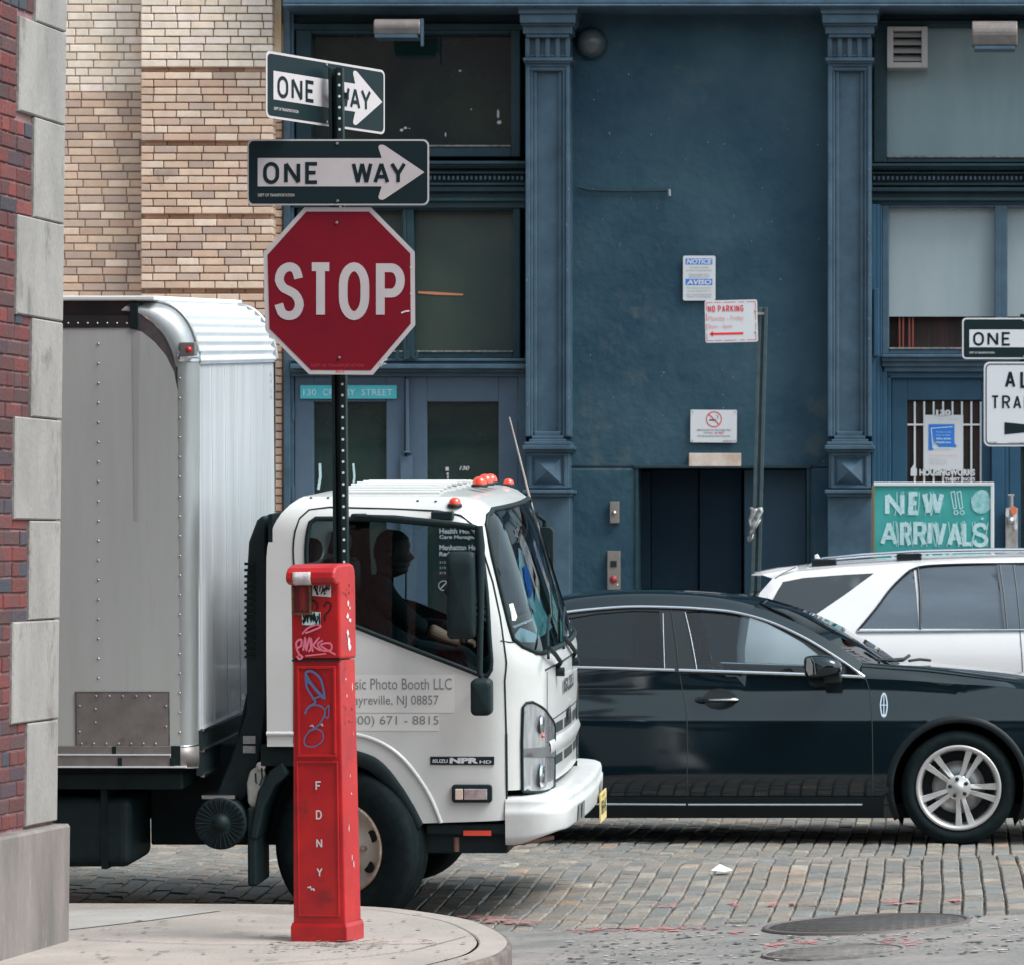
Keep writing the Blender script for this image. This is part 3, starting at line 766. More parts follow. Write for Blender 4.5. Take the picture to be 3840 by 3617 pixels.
# --- right bay
FP('window_header', M['iron_dark'], lambda mb: (mb.fb(1690, XE, 12, 40, 36.05, 36.4), mb.fb(1690, XE, 40, 50, 35.98, 36.4)))
win('window', 1722, 2330, 52, 306, M['frost2'], (26, 26, 6, 10), fr=M['iron_dark'])
FP('entablature', M['iron_dark'], lambda mb: (ledge(mb, 1692, XE, 318, 12, .17), mb.fb(1692, XE, 330, 397, 35.97, 36.2), mb.fb(1692, XE, 334, 338, 35.90, 36), mb.fb(1692, XE, 356, 360, 35.9, 36), mb.fb(1692, XE, 364, 372, 35.9, 36), mb.fb(1692, XE, 384, 390, 35.93, 36)))
dentils(1695, 2400)
FP('side_jamb', M['door_blue'], lambda mb: (mb.fb(1692, 1700, 397, GB, 35.88, 36.2), mb.fb(1700, 1708, 397, GB, 35.92, 36.2), mb.fb(1708, 1712, 397, GB, 35.96, 36.2)))
FP('jamb_bar', M['door_blue'], lambda mb: mb.fb(1696, 1706, 560, 692, 35.84, 35.9))
for i, (a, b) in enumerate(((1726, 1931), (1956, 2160), (2186, 2400))):
    w = win('window', a, b, 403, 678, M['interior_brown'], (14, 12 if i else 12, 7, 10), fr=M['iron'], Yg=36.2)
    mb = MB(); mb.fb(a, b, 403, 615, 36.10, 36.105); mb.build('frosted_film', M['frost'], w, OFB)
    mb = MB()
    for u in (1745, 1752, 1764, 1771): mb.fb(a - 1726 + u, a - 1726 + u + 3, 615, 678, 36.12, 36.14)
    mb.build('curtain_strip', mat('red_curtain', (.22, .05, .035), .8), w, OFB)
FP('door_cornice', M['iron'], lambda mb: (mb.fb(1712, XE, 688, 694, 35.86, 36.2), mb.fb(1712, XE, 694, 702, 35.90, 36.2), mb.fb(1712, XE, 702, 712, 35.94, 36.2), mb.fb(1716, XE, 712, 722, 35.97, 36.2)))
FP('door_frame', M['door_blue'], lambda mb: (mb.fb(1712, 1722, 722, GB, 35.97, 36.3), mb.fb(1722, 1730, 728, GB, 36.02, 36.3), mb.fb(1722, XE, 722, 734, 36.02, 36.3), mb.fb(1925, 1950, 734, GB, 36.0, 36.3), mb.fb(1950, 1958, 734, GB, 36.04, 36.3)))
d3 = door(1731, 1924, 1761, 1906, 777, 1330, M['door_blue'], 36.08, 734, 'interior_brown')
d4 = door(1959, 2150, 1990, 2120, 777, 1330, M['door_blue'], 36.08, 734)
d5 = door(2152, 2350, 2182, 2320, 777, 1330, M['door_blue'], 36.08, 734)
mb = MB()
for k in range(8): mb.fb(1776 + k * 18.3 - 1.8, 1776 + k * 18.3 + 1.8, 780, 1330, 36.095, 36.11)
mb.fb(1762, 1905, 823, 826.5, 36.09, 36.115); mb.fb(1762, 1905, 1010, 1014, 36.09, 36.115)
mb.build('security_grille', M['trim_white'], d3, OFB)
fl2 = flat(36.075)
mb = MB(); tx(mb, '130', 1817, 1846, 796, 807, .06, f=fl2)
tx(mb, 'HOUSINGWORKS', 1785, 1893, 911, 924, .05, f=fl2); tx(mb, 'THRIFT SHOPS', 1834, 1893, 927, 934, .04, f=fl2)
mb.fb(1768, 1780, 911, 924, 36.07, 36.074); mb.prism([(1768, -911), (1780, -911), (1774, -902)], lambda u, v, d: P(u, -v, 36.07 + d), 0, .004)
mb.build('door_lettering', M['sign_white_bright'], d3, OFB)
# poster behind the glass
po = MB(); po.fb(1793, 1870, 806, 912, 36.084, 36.087); pst = po.build('poster', M['sign_white_bright'], origin=P(1830, 860, 36.08))
tag(pst, 'white paper poster with a blue square notice taped inside the barred door', 'poster')
fl3 = flat(36.08)
mb = MB(); oP = P(1830, 860, 36.08)
mb.add([P(a, b, 36.079) for a, b in ((1804, 824), (1853, 824), (1853, 860), (1858, 868), (1850, 868), (1824, 868), (1814, 858), (1812, 832))], [tuple(range(8))])
mb.add([P(a, b, 36.0795) for a, b in ((1803, 824), (1812, 824), (1812, 874), (1803, 874))], [(0, 1, 2, 3)])
mb.build('blue_notice', M['print_blue'], pst, oP)
mb = MB(); f4 = flat(36.076)
tx(mb, 'Today is the', 1817, 1847, 838, 841, f=f4); tx(mb, 'Day to Get', 1817, 1845, 844, 847, f=f4); tx(mb, 'Affordable', 1817, 1846, 850, 854, .02, f=f4); tx(mb, 'Healthcare', 1817, 1846, 857, 861, .02, f=f4)
stroke(mb, [(1850, -870), (1811, -870), (1808, -832), (1850, -829)], 1.6, f4)
mb.build('poster_lettering', M['chalk'], pst, oP)
mb = MB(); tx(mb, 'Housing Works Healthcare', 1804, 1858, 883, 886, f=f4); mb.build('poster_small_print', M['print_pink'], pst, oP)
mb = MB(); 
for k in range(3): tx(mb, 'information line', 1804, 1838, 891 + k * 4, 893 + k * 4, f=f4)
tx(mb, 'Get covered', 1822, 1860, 813, 815, f=f4)
mb.build('poster_small_print', M['print_grey'], pst, oP)

# --- wall fittings
def lathe_obj(name, prof, c, m, **kw):
    mb = MB(); mb.lathe(prof, (0, 0, 0), 'Y', 32); mb.v = [tuple(Vector(v) + Vector(c)) for v in mb.v]; return mb
c = P(1148, 85, 35.98)
mb = lathe_obj('l', [(.135, .02), (.135, -.03), (.125, -.045), (.118, -.05)], c, None)
wl = empty('wall_lamp', c, 'round domed bulkhead lamp high on the blue wall beside the left pilaster', 'wall lamp')
mb.build('base_ring', M['iron_dark'], wl, c)
mb = lathe_obj('l', [(.118, -.05), (.112, -.085), (.09, -.13), (.05, -.16), (.0001, -.17)], c, None); mb.build('dome', mat('lamp_dome', (.075, .085, .09), .35, col2=(.05, .07, .085), scale=8), wl, c)
def flood(x0, x1, yt, yb, label, arm):
    c = P((x0 + x1) / 2, (yt + yb) / 2, 35.55)
    e = empty('floodlight', c, label, 'floodlight', 'floodlights over the windows')
    mb = MB(); a, b = P(x0, yt, 35.5), P(x1, yb, 35.5); r = (a.z - b.z) / 2; zc = (a.z + b.z) / 2
    prof = [(r * cos(rad(t)), r * sin(rad(t))) for t in range(200, -31, -15)]
    mb.prism([(p[0], p[1]) for p in prof] + [(r * .75, -r * .95), (-r * .85, -r * .95)], lambda u, v, d: Vector((d, 35.5 - u + 0, zc + v)), a.x, b.x)
    mb.build('housing', mat('lamp_housing', (.20, .155, .145), .5, col2=(.12, .11, .105), scale=12), e, c, bevel=.01)
    mb = MB(); mb.box((a.x + b.x) / 2 - .03, (a.x + b.x) / 2 + .03, 35.5, 36.0, zc + .02, zc + .05); mb.box(a.x + .02, b.x - .02, 35.37, 35.62, b.z - .03, b.z - .004)
    if arm: mb.box(b.x + .005, b.x + .025, 35.45, 35.5, b.z - .09, a.z)
    mb.build('bracket', M['iron'], e, c)
flood(727, 817, 38, 70, 'tan half round floodlight over the left dark window', True)
flood(1887, 1975, 42, 92, 'grey half round floodlight over the frosted window at the right', False)
# vent
c = P(1762, 92, 35.95); e = empty('vent_grille', c, 'square white louvred vent set in the corner of the frosted window', 'vent')
mb = MB(); mb.fb(1722, 1734, 52, 132, 35.92, 36.14); mb.fb(1789, 1801, 52, 132, 35.92, 36.14); mb.fb(1734, 1789, 52, 60, 35.921, 36.14); mb.fb(1734, 1789, 121, 132, 35.921, 36.14)
mb.build('frame', mat('vent_paint', (.42, .38, .37), .5), e, c, bevel=.005)
for k in range(4):
    y = 74 + 15.5 * k - 4
    mb = MB(); a = P(1734, y, 35.94); b = P(1789, y, 35.94); mb.prism([(0, 0), (.012, 0), (.10, .05), (.10, .062)], lambda u, v, d: Vector((d, 35.93 + u, a.z - .012 + v)), a.x, b.x)
    mb.build('slat', mat('vent_slat', (.5, .46, .45), .5) if k == 0 else bpy.data.materials['vent_slat'], e, c)
mb = MB(); mb.fb(1734, 1789, 60, 121, 36.11, 36.13); mb.build('backing', M['gap'], e, c)
# conduit on stucco
mb = MB(); pts = [P(1122, 363, 35.975), P(1140, 369, 35.975), P(1180, 371, 35.975), P(1250, 371.5, 35.975), P(1298, 371, 35.975)]; mb.tube(pts, .009, 8)
cd = mb.build('cable', M['iron_dark'], origin=pts[0]); tag(cd, 'thin dark cable run across the blue stucco with a loose end', 'cable')
mb = MB(); mb.tube([P(1299, 368, 35.96), P(1300, 381, 35.96)], .014, 10); mb.build('cable_end', M['steel'], cd, pts[0])

# unseen building, added behind the camera so paint and glass reflect something dark
ob_ = empty('added_building_behind', (4, -9, 0), 'plain dark building added unseen behind the camera to darken reflections', 'building')
mb = MB(); mb.box(-30, 34, -22, -9, 0, 11); mb.build('wall', mat('added_building_dark', (.040, .042, .044), .85, col2=(.028, .03, .032), scale=3), ob_, ob_.location)
mb = MB(); mb.box(-30.2, 34.2, -22, -8.5, 11, 11.6); mb.build('cornice', M['limestone'], ob_, ob_.location)
for i in range(14):
    for j in range(2):
        x = -27 + i * 4.4; z = 2.2 + j * 4.4; mb = MB(); mb.box(x, x + 1.7, -9.02, -8.97, z, z + 2.6); mb.build('window', M['frost2'], ob_, ob_.location)

# loose grit, chips and small pits scattered over the crossing
mb = MB(); mb2 = MB(); rd = random.Random(77)
for i in range(2600):
    X = rd.uniform(-2.6, 1.2); Y = rd.uniform(17.8, 21.2)
    if Y > Yb(X) - .03 or (X < -1.75 and Y < 19.9): continue
    r = rd.choice((.003, .004, .006, .009)) * rd.uniform(.7, 1.5); z = gz(X, Y) + .0025 + .0000008 * i; st = rd.uniform(1, 2.2)
    (mb if rd.random() < .6 else mb2).add([(X + r * st * cos(2 * PI * k / 7) * rd.uniform(.6, 1.3), Y + r * 1.8 * sin(2 * PI * k / 7) * rd.uniform(.6, 1.3), z) for k in range(7)], [tuple(range(7))])
o = mb.build('road_grit', mat('grit_dark', (.055, .055, .055), .9)); o['kind'] = 'stuff'
o = mb2.build('road_grit', mat('grit_light', (.42, .38, .36), .9)); o['kind'] = 'stuff'

# flaked paint and small drips on the facade
mb = MB(); rd = random.Random(31)
for i in range(90):
    if rd.random() < .6: x, y, Yq = rd.uniform(1115, 1600), rd.uniform(120, 900), 35.992
    else: x, y, Yq = rd.choice((rd.uniform(1024, 1100), rd.uniform(1612, 1688))), rd.uniform(140, 840), 35.715
    if Yq < 35.9 and not (x % 586 < 0): x = rd.choice((1024, 1102, 1611, 1688)) + rd.uniform(-2, 2)
    w_, h_ = rd.uniform(.4, 1.5), rd.uniform(.5, 2.4) * (2.2 if rd.random() < .12 else 1)
    mb.add([P(x + w_ * cos(2 * PI * k / 7) * rd.uniform(.6, 1.3), y + h_ * sin(2 * PI * k / 7) * rd.uniform(.6, 1.3), Yq - .0001 * i * .3) for k in range(7)], [tuple(range(7))])
o = mb.build('paint_chips', mat('flaked_paint', (.16, .22, .26), .8), fb, OFB); o['kind'] = 'stuff'
# ================================================================ STREET FURNITURE, NEAR CORNER
def bolt(mb, fn, u, v, r=.007, d=.004, mi=0):
    n = 10; vs = [fn(u + r * cos(2 * PI * k / n), v + r * sin(2 * PI * k / n), 0) for k in range(n)] + [fn(u + r * .7 * cos(2 * PI * k / n), v + r * .7 * sin(2 * PI * k / n), d) for k in range(n)]
    mb.add(vs, [tuple(range(n, 2 * n))] + [(k, (k + 1) % n, (k + 1) % n + n, k + n) for k in range(n)], mi)
def plate(pl, outline, t=.0025):
    mb = MB(); mb.prism(outline, lambda u, v, d: pl(u, v, d), 0, -t); return mb
def facemb(pl, outline, d):
    mb = MB(); mb.add([pl(u, v, d) for u, v in outline], [tuple(range(len(outline)))]); return mb
# perforated post, leaning slightly
YP0 = 19.62
pb, pt = P(669, 1784, YP0 + .03), P(652, 132, YP0 + .03); pb.z = .15
post = empty('sign_post', pb, 'black perforated steel post behind the red call box carrying the stop sign', 'sign post')
def post_at(z): return pb + (pt - pb) * ((z - pb.z) / (pt.z - pb.z))
mb = MB(); w_ = .034
def pp(u, v, z): q = post_at(z); return Vector((q.x + u, q.y + v, z))
sec = [(-w_, -.012), (-w_ * .55, -.012), (-w_ * .45, .02), (w_ * .15, .02), (w_ * .15, -.03), (w_, -.03), (w_, .034), (-w_, .034)]
mb.prism(sec, lambda u, v, z: pp(u, v, z), pb.z - .02, pt.z)
mb.build('post', M['post'], post, pb, bevel=.003)
mb = MB(); z = .3; k = 0
while z < pt.z - .03:
    q = post_at(z); n = 10; r = .0062
    mb.add([Vector((q.x + .019 + r * cos(2 * PI * j / n), q.y - .0305, z + r * sin(2 * PI * j / n))) for j in range(n)], [tuple(range(n))], 0); z += .0508 / 1.0; k += 1
mb.build('punched_hole', M['hole'], post, pb)
bpy.data.objects['punched_hole']['kind'] = 'stuff'
# STOP
YS = 19.55; s0 = F / YS
pl = Plane(658.5, 565.5, YS)
def px2(pl, x, y, Y): return ((x - W2P(pl.o)[0]) * Y / F, (W2P(pl.o)[1] - y) * Y / F)
oct_px = [(591, 403), (720, 403), (805, 489), (806, 632), (724, 728), (600, 727), (515, 642), (511, 492)]
o8 = [px2(pl, *p, YS) for p in oct_px]
st = empty('stop_sign', pl.o, 'red octagonal sign reading STOP, scratched at its right edge, on the black post', 'stop sign')
plate(pl, o8).build('plate', [M['sign_white_dim']], st, pl.o)
def shrink(poly, d):
    out = []; n = len(poly); cx = sum(p[0] for p in poly) / n; cy = sum(p[1] for p in poly) / n
    for i in range(n):
        a, b, c = Vector(poly[i - 1]), Vector(poly[i]), Vector(poly[(i + 1) % n]); d1 = (b - a).normalized(); d2 = (c - b).normalized()
        n1 = Vector((d1.y, -d1.x)); n2 = Vector((d2.y, -d2.x)); 
        if n1.dot(Vector((cx, cy)) - b) < 0: n1 = -n1; n2 = -n2
        m = (n1 + n2).normalized(); out.append(tuple(b + m * (d / m.dot(n1))))
    return out
facemb(pl, shrink(o8, .020), .0015).build('red_field', M['sign_red'], st, pl.o)
mb = MB(); f = pl.at(.003)
def L4(ch, x0, x1, yt, yb, w):
    a = px2(pl, x0, yb, YS); b = px2(pl, x1, yt, YS); k = 0
    for g in glyph(ch):
        stroke(mb, [(a[0] + w / 2 + p[0] * (b[0] - a[0] - w), a[1] + w / 2 + p[1] * (b[1] - a[1] - w)) for p in g], w, f, 0, .0003 * k); k += 1
wS = 17 * YS / F
L4('S', 533, 590, 510, 622, wS); L4('T', 597, 648, 510, 620, wS); L4('O', 658, 717, 510, 622, wS); L4('P', 730, 786, 512, 620, wS)
mb.build('lettering', M['sign_white_dim'], st, pl.o)
mb = MB(); a = px2(pl, 604, 713.5, YS); b = px2(pl, 706, 707, YS); text(mb, 'DEPT OF TRANSPORTATION', f, a[0], a[1], b[0], b[1]); 
mb.build('small_lettering', mat('faint_red_print', (.36, .03, .05), .5), st, pl.o)
mb = MB(); a = px2(pl, 653, 724, YS); b = px2(pl, 668, 718.5, YS); text(mb, 'R1-1', f, a[0], a[1], b[0], b[1], 0, .03); mb.build('code_lettering', M['print_red'], st, pl.o)
mb = MB()
for (x, y) in ((654, 433), (659, 695)): bolt(mb, f, *px2(pl, x, y, YS))
mb.build('bolt', M['steel'], st, pl.o)
mb = MB()
rd = random.Random(3)
for (x0, y0, x1, y1, w) in ((779, 608, 795, 604, 5), (796, 520, 801, 519, 3), (796, 570, 801, 573, 3), (738, 706, 752, 698, 4), (740, 712, 746, 700, 3), (744, 708, 750, 706, 3)):
    stroke(mb, [px2(pl, x0, y0, YS), px2(pl, (x0 + x1) / 2, (y0 + y1) / 2 - 1, YS), px2(pl, x1, y1, YS)], w * YS / F * .6, f)
mb.build('scratches', M['sign_white'], st, pl.o)
# one-way signs
def one_way(cx, cy, w, h, Y, yaw, base, label, mw, group, r=.028, bw=.0075, extra=None):
    pl = Plane(cx, cy, Y, yaw)
    e = empty('one_way_sign', pl.o, label, 'one way sign', group)
    ol = rrect(-w / 2, -h / 2, w / 2, h / 2, r)
    plate(pl, ol).build('plate', mw, e, pl.o)
    i = bw; facemb(pl, rrect(-w / 2 + i, -h / 2 + i, w / 2 - i, h / 2 - i, r - i * .6), .0012).build('black_field', M['sign_black'], e, pl.o)
    X = lambda t: -w / 2 + t * w; Yv = lambda t: h / 2 - t * h
    # arrow: shaft and barbed head as one outline
    tip = (X(.975), Yv(.50)); hx = X(.735)
    out = [(X(.058), Yv(.285)), (X(.74), Yv(.285))]
    out += [(X(.722), Yv(.13)), (X(.724), Yv(.10)), (X(.732), Yv(.085)), (X(.745), Yv(.082)), (X(.757), Yv(.095))]
    out += [tip] + [(X(.757), Yv(.905)), (X(.745), Yv(.918)), (X(.732), Yv(.915)), (X(.724), Yv(.90)), (X(.722), Yv(.87)), (X(.74), Yv(.715)), (X(.058), Yv(.715))]
    facemb(pl, out, .0024).build('arrow', mw, e, pl.o)
    mb = MB(); f = pl.at(.0036)
    sw_ = .040 * w
    letters(mb, 'ONE', X(.088), Yv(.68), X(.395), Yv(.345), .056 * h, f, .30)
    letters(mb, 'WAY', X(.575), Yv(.68), X(.875), Yv(.345), .056 * h, f, .04)
    mb.build('lettering', M['sign_black'], e, pl.o)
    mb = MB(); text(mb, 'DEPT OF TRANSPORTATION', f, X(.06), Yv(.87), X(.26), Yv(.825), 0, .01); mb.build('small_lettering', mw, e, pl.o)
    mb = MB(); bolt(mb, f, X(.495), Yv(.065)); bolt(mb, f, X(.497), Yv(.935)); mb.build('bolt', M['steel'], e, pl.o)
    return e, pl
one_way(656.5, 335, 353 * 19.53 / F, 128 * 19.53 / F, 19.53, 0, None, 'lower one way sign facing the camera, directly above the stop sign', M['sign_white_dim'], 'one way signs')
one_way(634, 182, .914, .302, 19.70, rad(62), None, 'upper one way sign turned sideways, crossed by the top of the black post', M['sign_white_dim'], 'one way signs', bw=.011)
# strap round the post for the upper sign
mb = MB(); q = post_at(3.96); mb.box(q.x - .03, q.x + .05, q.y + .03, q.y + .07, 3.90, 3.93); mb.build('bracket', M['post'], post, pb)

# ================================================================ CALL BOX
M['cb'] = mat('call_box_enamel', (.48, .012, .013), .4, col2=(.32, .008, .014), scale=6, coat=.15, spec=.4, stain=(.17, .014, .018), stain_scale=5, stain_lo=.60, bump=.12, bscale=30, detail=12)
M['cb_dark'] = mat('call_box_recess', (.12, .008, .012), .6)
cb0 = P(636, 1818, 18.42); cb0.z = .15
cb = empty('call_box', cb0, 'tall red fire and police call box covered in graffiti and stickers on the pavement corner', 'call box', rot=(0, rad(-.75), rad(-12)))
# local: x width, y depth (front = -y), z up
zt = (1818 - 1090) * 18.42 / F
def zl(y): return (1818 - y) * 18.42 / F
wb, wt, db = .118, .106, .100
mb = MB()
def sect(z, w, d): return [(-w, -d, z), (w, -d, z), (w, d, z), (-w, d, z)]
mb.loft([sect(0, wb + .009, db + .009), sect(zl(1790), wb + .009, db + .009), sect(zl(1782), wb + .004, db + .004)], closed=True, sm=False); mb.build('base', M['cb'], cb, bevel=.004)
mb = MB()
zs = zl(1275)
mb.loft([sect(zl(1788), wb, db), sect(zs, wt, db - .004)], closed=True, sm=False)
mb.add(sect(zs, wt, db - .004), [(0, 1, 2, 3)]); mb.build('pedestal', M['cb'], cb, bevel=.007)
# upper housing with rounded hood
mb = MB()
yb_ = db - .004; z1 = zl(1130)
prof = [(-yb_ - .004, zs + .004), (-yb_ - .004, z1)]
prof += [(-yb_ - .045, z1 + .004), (-yb_ - .062, z1 + .014), (-yb_ - .070, z1 + .032), (-yb_ - .064, z1 + .055), (-yb_ - .045, z1 + .075), (-yb_ - .015, z1 + .086), (-yb_ + .03, z1 + .091)]
prof += [(yb_ - .05, z1 + .093), (yb_ - .018, z1 + .086), (yb_, z1 + .066), (yb_ + .006, z1 + .035), (yb_ + .006, zs + .004)]
mb.prism([(p[0], p[1]) for p in prof], lambda u, v, d: (d, u, v), -wt - .005, wt + .005)
hd = mb.build('housing', M['cb'], cb, bevel=.012, bseg=3)
# panels on the front
fr = -db - .001
def cbbox(mb, x0, x1, z0, z1, d0, d1): mb.box(x0, x1, d0, d1, z0, z1)
def frame_box(mb, x0, x1, z0, z1, t, d0, d1):
    mb.box(x0, x1, d0, d1, z1 - t, z1); mb.box(x0, x1, d0, d1, z0, z0 + t); mb.box(x0, x0 + t, d0, d1, z0 + t, z1 - t); mb.box(x1 - t, x1, d0, d1, z0 + t, z1 - t)
mb = MB()
def fxl(px): return (px - 617) / 452 / cos(rad(20))
frame_box(mb, -.088, .088, zl(1462), zl(1286), .012, -db - .006, -db + .01); mb.build('door', M['cb'], cb, bevel=.003)
mb = MB(); frame_box(mb, -.092, .096, zl(1772), zl(1466), .010, -wb - .0, -db + .01); p2 = MB(); frame_box(p2, -.094, .094, zl(1770), zl(1470), .008, -db - .005, -db + .01); p2.build('access_panel', M['cb'], cb, bevel=.003)
mb = MB(); mb.box(-.108, .108, -db - .004, -db + .02, zs - .004, zs + .004); mb.build('seam', M['gap'], cb)
# raised letters F D N Y
mb = MB(); f = lambda u, v, l=0.0: (u, -db - .003 - l + .0, v)
for ch, y in (('F', 1517), ('D', 1573), ('N', 1628), ('Y', 1684)):
    zc = zl(y); hh = .0165; ww = .0105
    k = 0
    for g in glyph(ch):
        stroke(mb, [(.006 - ww + p[0] * 2 * ww, zc - hh + p[1] * 2 * hh) for p in g], .0062, f, 0, .0004 * k); k += 1
mb.build('lettering', M['sign_white_bright'], cb)
mb = MB()
for i in range(9):
    for j in range(9):
        if (i + j) % 2 == 0 and (i - 4) ** 2 + (j - 4) ** 2 < 18:
            x = .012 + (i - 4) * .0085; z_ = zl(1738) + (j - 4) * .0085; mb.add([(x + .0025 * cos(a * PI / 3), -db - .0015, z_ + .0025 * sin(a * PI / 3)) for a in range(6)], [tuple(range(6))])
mb.build('speaker_grille', M['cb_dark'], cb)
# alarm handle cover
hx0, hx1, hz0, hz1 = -.100, -.012, zl(1187), zl(1126)
mb = MB(); frame_box(mb, hx0, hx1, hz0, hz1, .010, -db - .022, -db + .0); bx_ = mb.build('handle_frame', mat('aged_brass', (.20, .13, .07), .5, metal=.4, col2=(.05, .03, .02), scale=40), cb, bevel=.002)
mb = MB(); mb.box(hx0 + .009, hx1 - .009, -db - .012, -db, hz0 + .009, hz1 - .009); mb.build('recess', M['cb_dark'], bx_)
mb = MB(); f = lambda u, v, l=0.0: (u, -db - .0135 - l, v); rd = random.Random(5)
for j in range(8):
    z_ = hz0 + .02 + j * .0125; stroke(mb, [(-.065, z_), (-.052, z_ + .012), (-.045, z_ - .002), (-.034, z_ + .009)], .004, f, 0, .0003 * j)
mb.build('pull_lettering', mat('dull_red_print', (.35, .03, .03), .6), bx_)
mb = MB(); mb.box(-.114, -.104, -.03, .0, zl(1235), zl(1190)); mb.box(-.114, -.104, -.04, -.02, zl(1160), zl(1140)); mb.build('hinge', M['cb_dark'], cb, bevel=.002)
# stickers
ff = -db - .0065
def sticker(name, pts, m, y=ff):
    mb = MB(); mb.add([(a, y, b) for a, b in pts], [tuple(range(len(pts)))]); return mb.build(name, m, cb)
def scrib(mb, x0, x1, z0, z1, n, w, seed, y, m=1):
    rd = random.Random(seed); f = lambda u, v, l=0.0: (u, y - l, v)
    for i in range(n):
        cx, cz = x0 + (x1 - x0) * (i + .5) / n, (z0 + z1) / 2; pts = []
        for j in range(5): pts.append((cx + rd.uniform(-.7, .7) * (x1 - x0) / n, z0 + (z1 - z0) * rd.random(), 0))
        stroke(mb, [(p.x, p.y) for p in catmull(pts, 14)], w, f, 0, .00025 * i)
sticker('sticker', [(-.010, zl(1150)), (.074, zl(1153)), (.076, zl(1122)), (-.008, zl(1120))], M['sign_white_bright'])
mb = MB(); scrib(mb, -.004, .070, zl(1149), zl(1124), 9, .004, 11, ff - .001); mb.build('sticker_scrawl', M['sign_black'], cb)
sticker('sticker', [(-.058, zl(1206)), (.024, zl(1208)), (.026, zl(1182)), (-.060, zl(1180))], M['chalk'], ff + .0003)
mb = MB(); scrib(mb, -.055, .022, zl(1205), zl(1183), 10, .006, 17, ff - .001); mb.build('sticker_scrawl', M['sign_black'], cb)
mb = MB(); f = lambda u, v, l=0.0: (u, ff - .0012 - l, v)
def cbp(px, py): return (fxl(px) - .004, zl(py))
def cs(pts, w, m=None, n=30): stroke(mb, [(q.x, q.y) for q in catmull([(*cbp(*p), 0) for p in pts], n)], w, f, 0, .0002 * random.randint(0, 9))
cs([(609, 1158), (618, 1160), (624, 1168), (622, 1178)], .008); cs([(636, 1172), (642, 1163), (650, 1168), (646, 1180), (638, 1188), (638, 1200)], .007)
mb.build('marker_scrawl', M['sign_black'], cb)
mb = MB()
cs([(594, 1224), (606, 1212), (622, 1206), (630, 1210), (612, 1218), (600, 1222)], .008)
cs([(584, 1255), (583, 1240), (592, 1234), (592, 1246), (584, 1252), (588, 1262)], .009); cs([(596, 1256), (600, 1232), (602, 1254), (608, 1232), (611, 1250), (606, 1258)], .009)
cs([(614, 1258), (612, 1234), (614, 1246), (626, 1232), (616, 1246), (630, 1256)], .008); cs([(634, 1236), (624, 1244), (634, 1256), (650, 1254), (648, 1242), (630, 1246), (658, 1264)], .008)
cs([(586, 1262), (594, 1268), (588, 1272), (584, 1266)], .009); cs([(600, 1266), (640, 1262)], .006)
mb.build('pink_graffiti', mat('pink_marker', (.72, .17, .26), .6), cb)
mb = MB()
cs([(606, 1320), (600, 1300), (612, 1296), (628, 1310), (634, 1332), (636, 1350)], .010); cs([(600, 1302), (612, 1322), (634, 1348)], .013)
cs([(600, 1302), (602, 1326), (612, 1344), (618, 1356), (604, 1366), (598, 1378)], .009); cs([(612, 1350), (628, 1344)], .007); cs([(606, 1362), (626, 1362), (636, 1372), (634, 1384), (620, 1404), (604, 1412)], .007)
cs([(636, 1372), (644, 1362), (642, 1386), (634, 1378)], .005); cs([(628, 1398), (606, 1412), (596, 1428), (600, 1440), (618, 1440), (632, 1428), (630, 1412), (616, 1406)], .006)
mb.build('blue_graffiti', mat('blue_marker', (.05, .14, .33), .6, col2=(.10, .12, .20), scale=40), cb)
# white tape wrapped on the hood
mb = MB(); rows = []
for (y_, z_) in prof[2:6]: rows.append([(x, y_ - .0025 - (.002 if y_ < -.1 else 0), z_ + (.003 if z_ > z1 + .05 else -.002)) for x in (-.076, -.060, -.035, -.010, .004)])
mb.loft(rows); mb.build('tape', mat('paper_tape', (.62, .58, .60), .8, col2=(.45, .42, .43), scale=40, bump=.5), cb, solid=.0015)
# torn paper and paint wear on the right side
mb = MB(); rd = random.Random(9)
def chip(cy, cz, h, w):
    n = 9; sx = wt + .0068 if cz > zs else wt + (wb - wt) * (zs - cz) / zs + .0015
    mb.add([(sx + .0002 * rd.random(), cy + w * cos(2 * PI * k / n) * rd.uniform(.4, 1.2), cz + h * sin(2 * PI * k / n) * rd.uniform(.5, 1.2)) for k in range(n)], [tuple(range(n))])
for (y_, c_, h_, w_) in ((1165, .0, .014, .016), (1175, .02, .010, .012), (1190, -.01, .016, .014), (1198, .02, .010, .02), (1225, -.01, .018, .014), (1240, .0, .024, .02), (1250, .01, .02, .018), (1312, -.03, .006, .006), (1330, .05, .02, .007), (1345, -.02, .008, .005), (1500, .0, .008, .004), (1535, .01, .006, .006), (1660, .0, .02, .004), (1672, .02, .016, .006), (1600, -.03, .02, .003), (1420, .05, .01, .003)):
    chip(c_, zl(y_), h_, w_)
mb.build('torn_paper', M['sign_white_bright'], cb)
mb = MB(); rd = random.Random(19)
for i in range(26): chip(rd.uniform(-.06, .06), rd.choice([zl(1375), zl(1368), zl(1150), zl(1140), zl(1390), zl(1300)]) + rd.uniform(-.02, .02), rd.uniform(.002, .009), rd.uniform(.002, .007))
mb.build('scuffs', M['cb_dark'], cb)
mb = MB(); f = lambda u, v, l=0.0: (u, -db - .0012 - l, v)
for (x, y, w) in ((-.03, 1402, .004), (.012, 1400, .006), (-.05, 1714, .006), (-.035, 1718, .006)): stroke(mb, [(x, zl(y)), (x + .012, zl(y - 2)), (x + .016, zl(y + 2))], w, f)
mb.build('paint_nick', M['sign_white_bright'], cb)

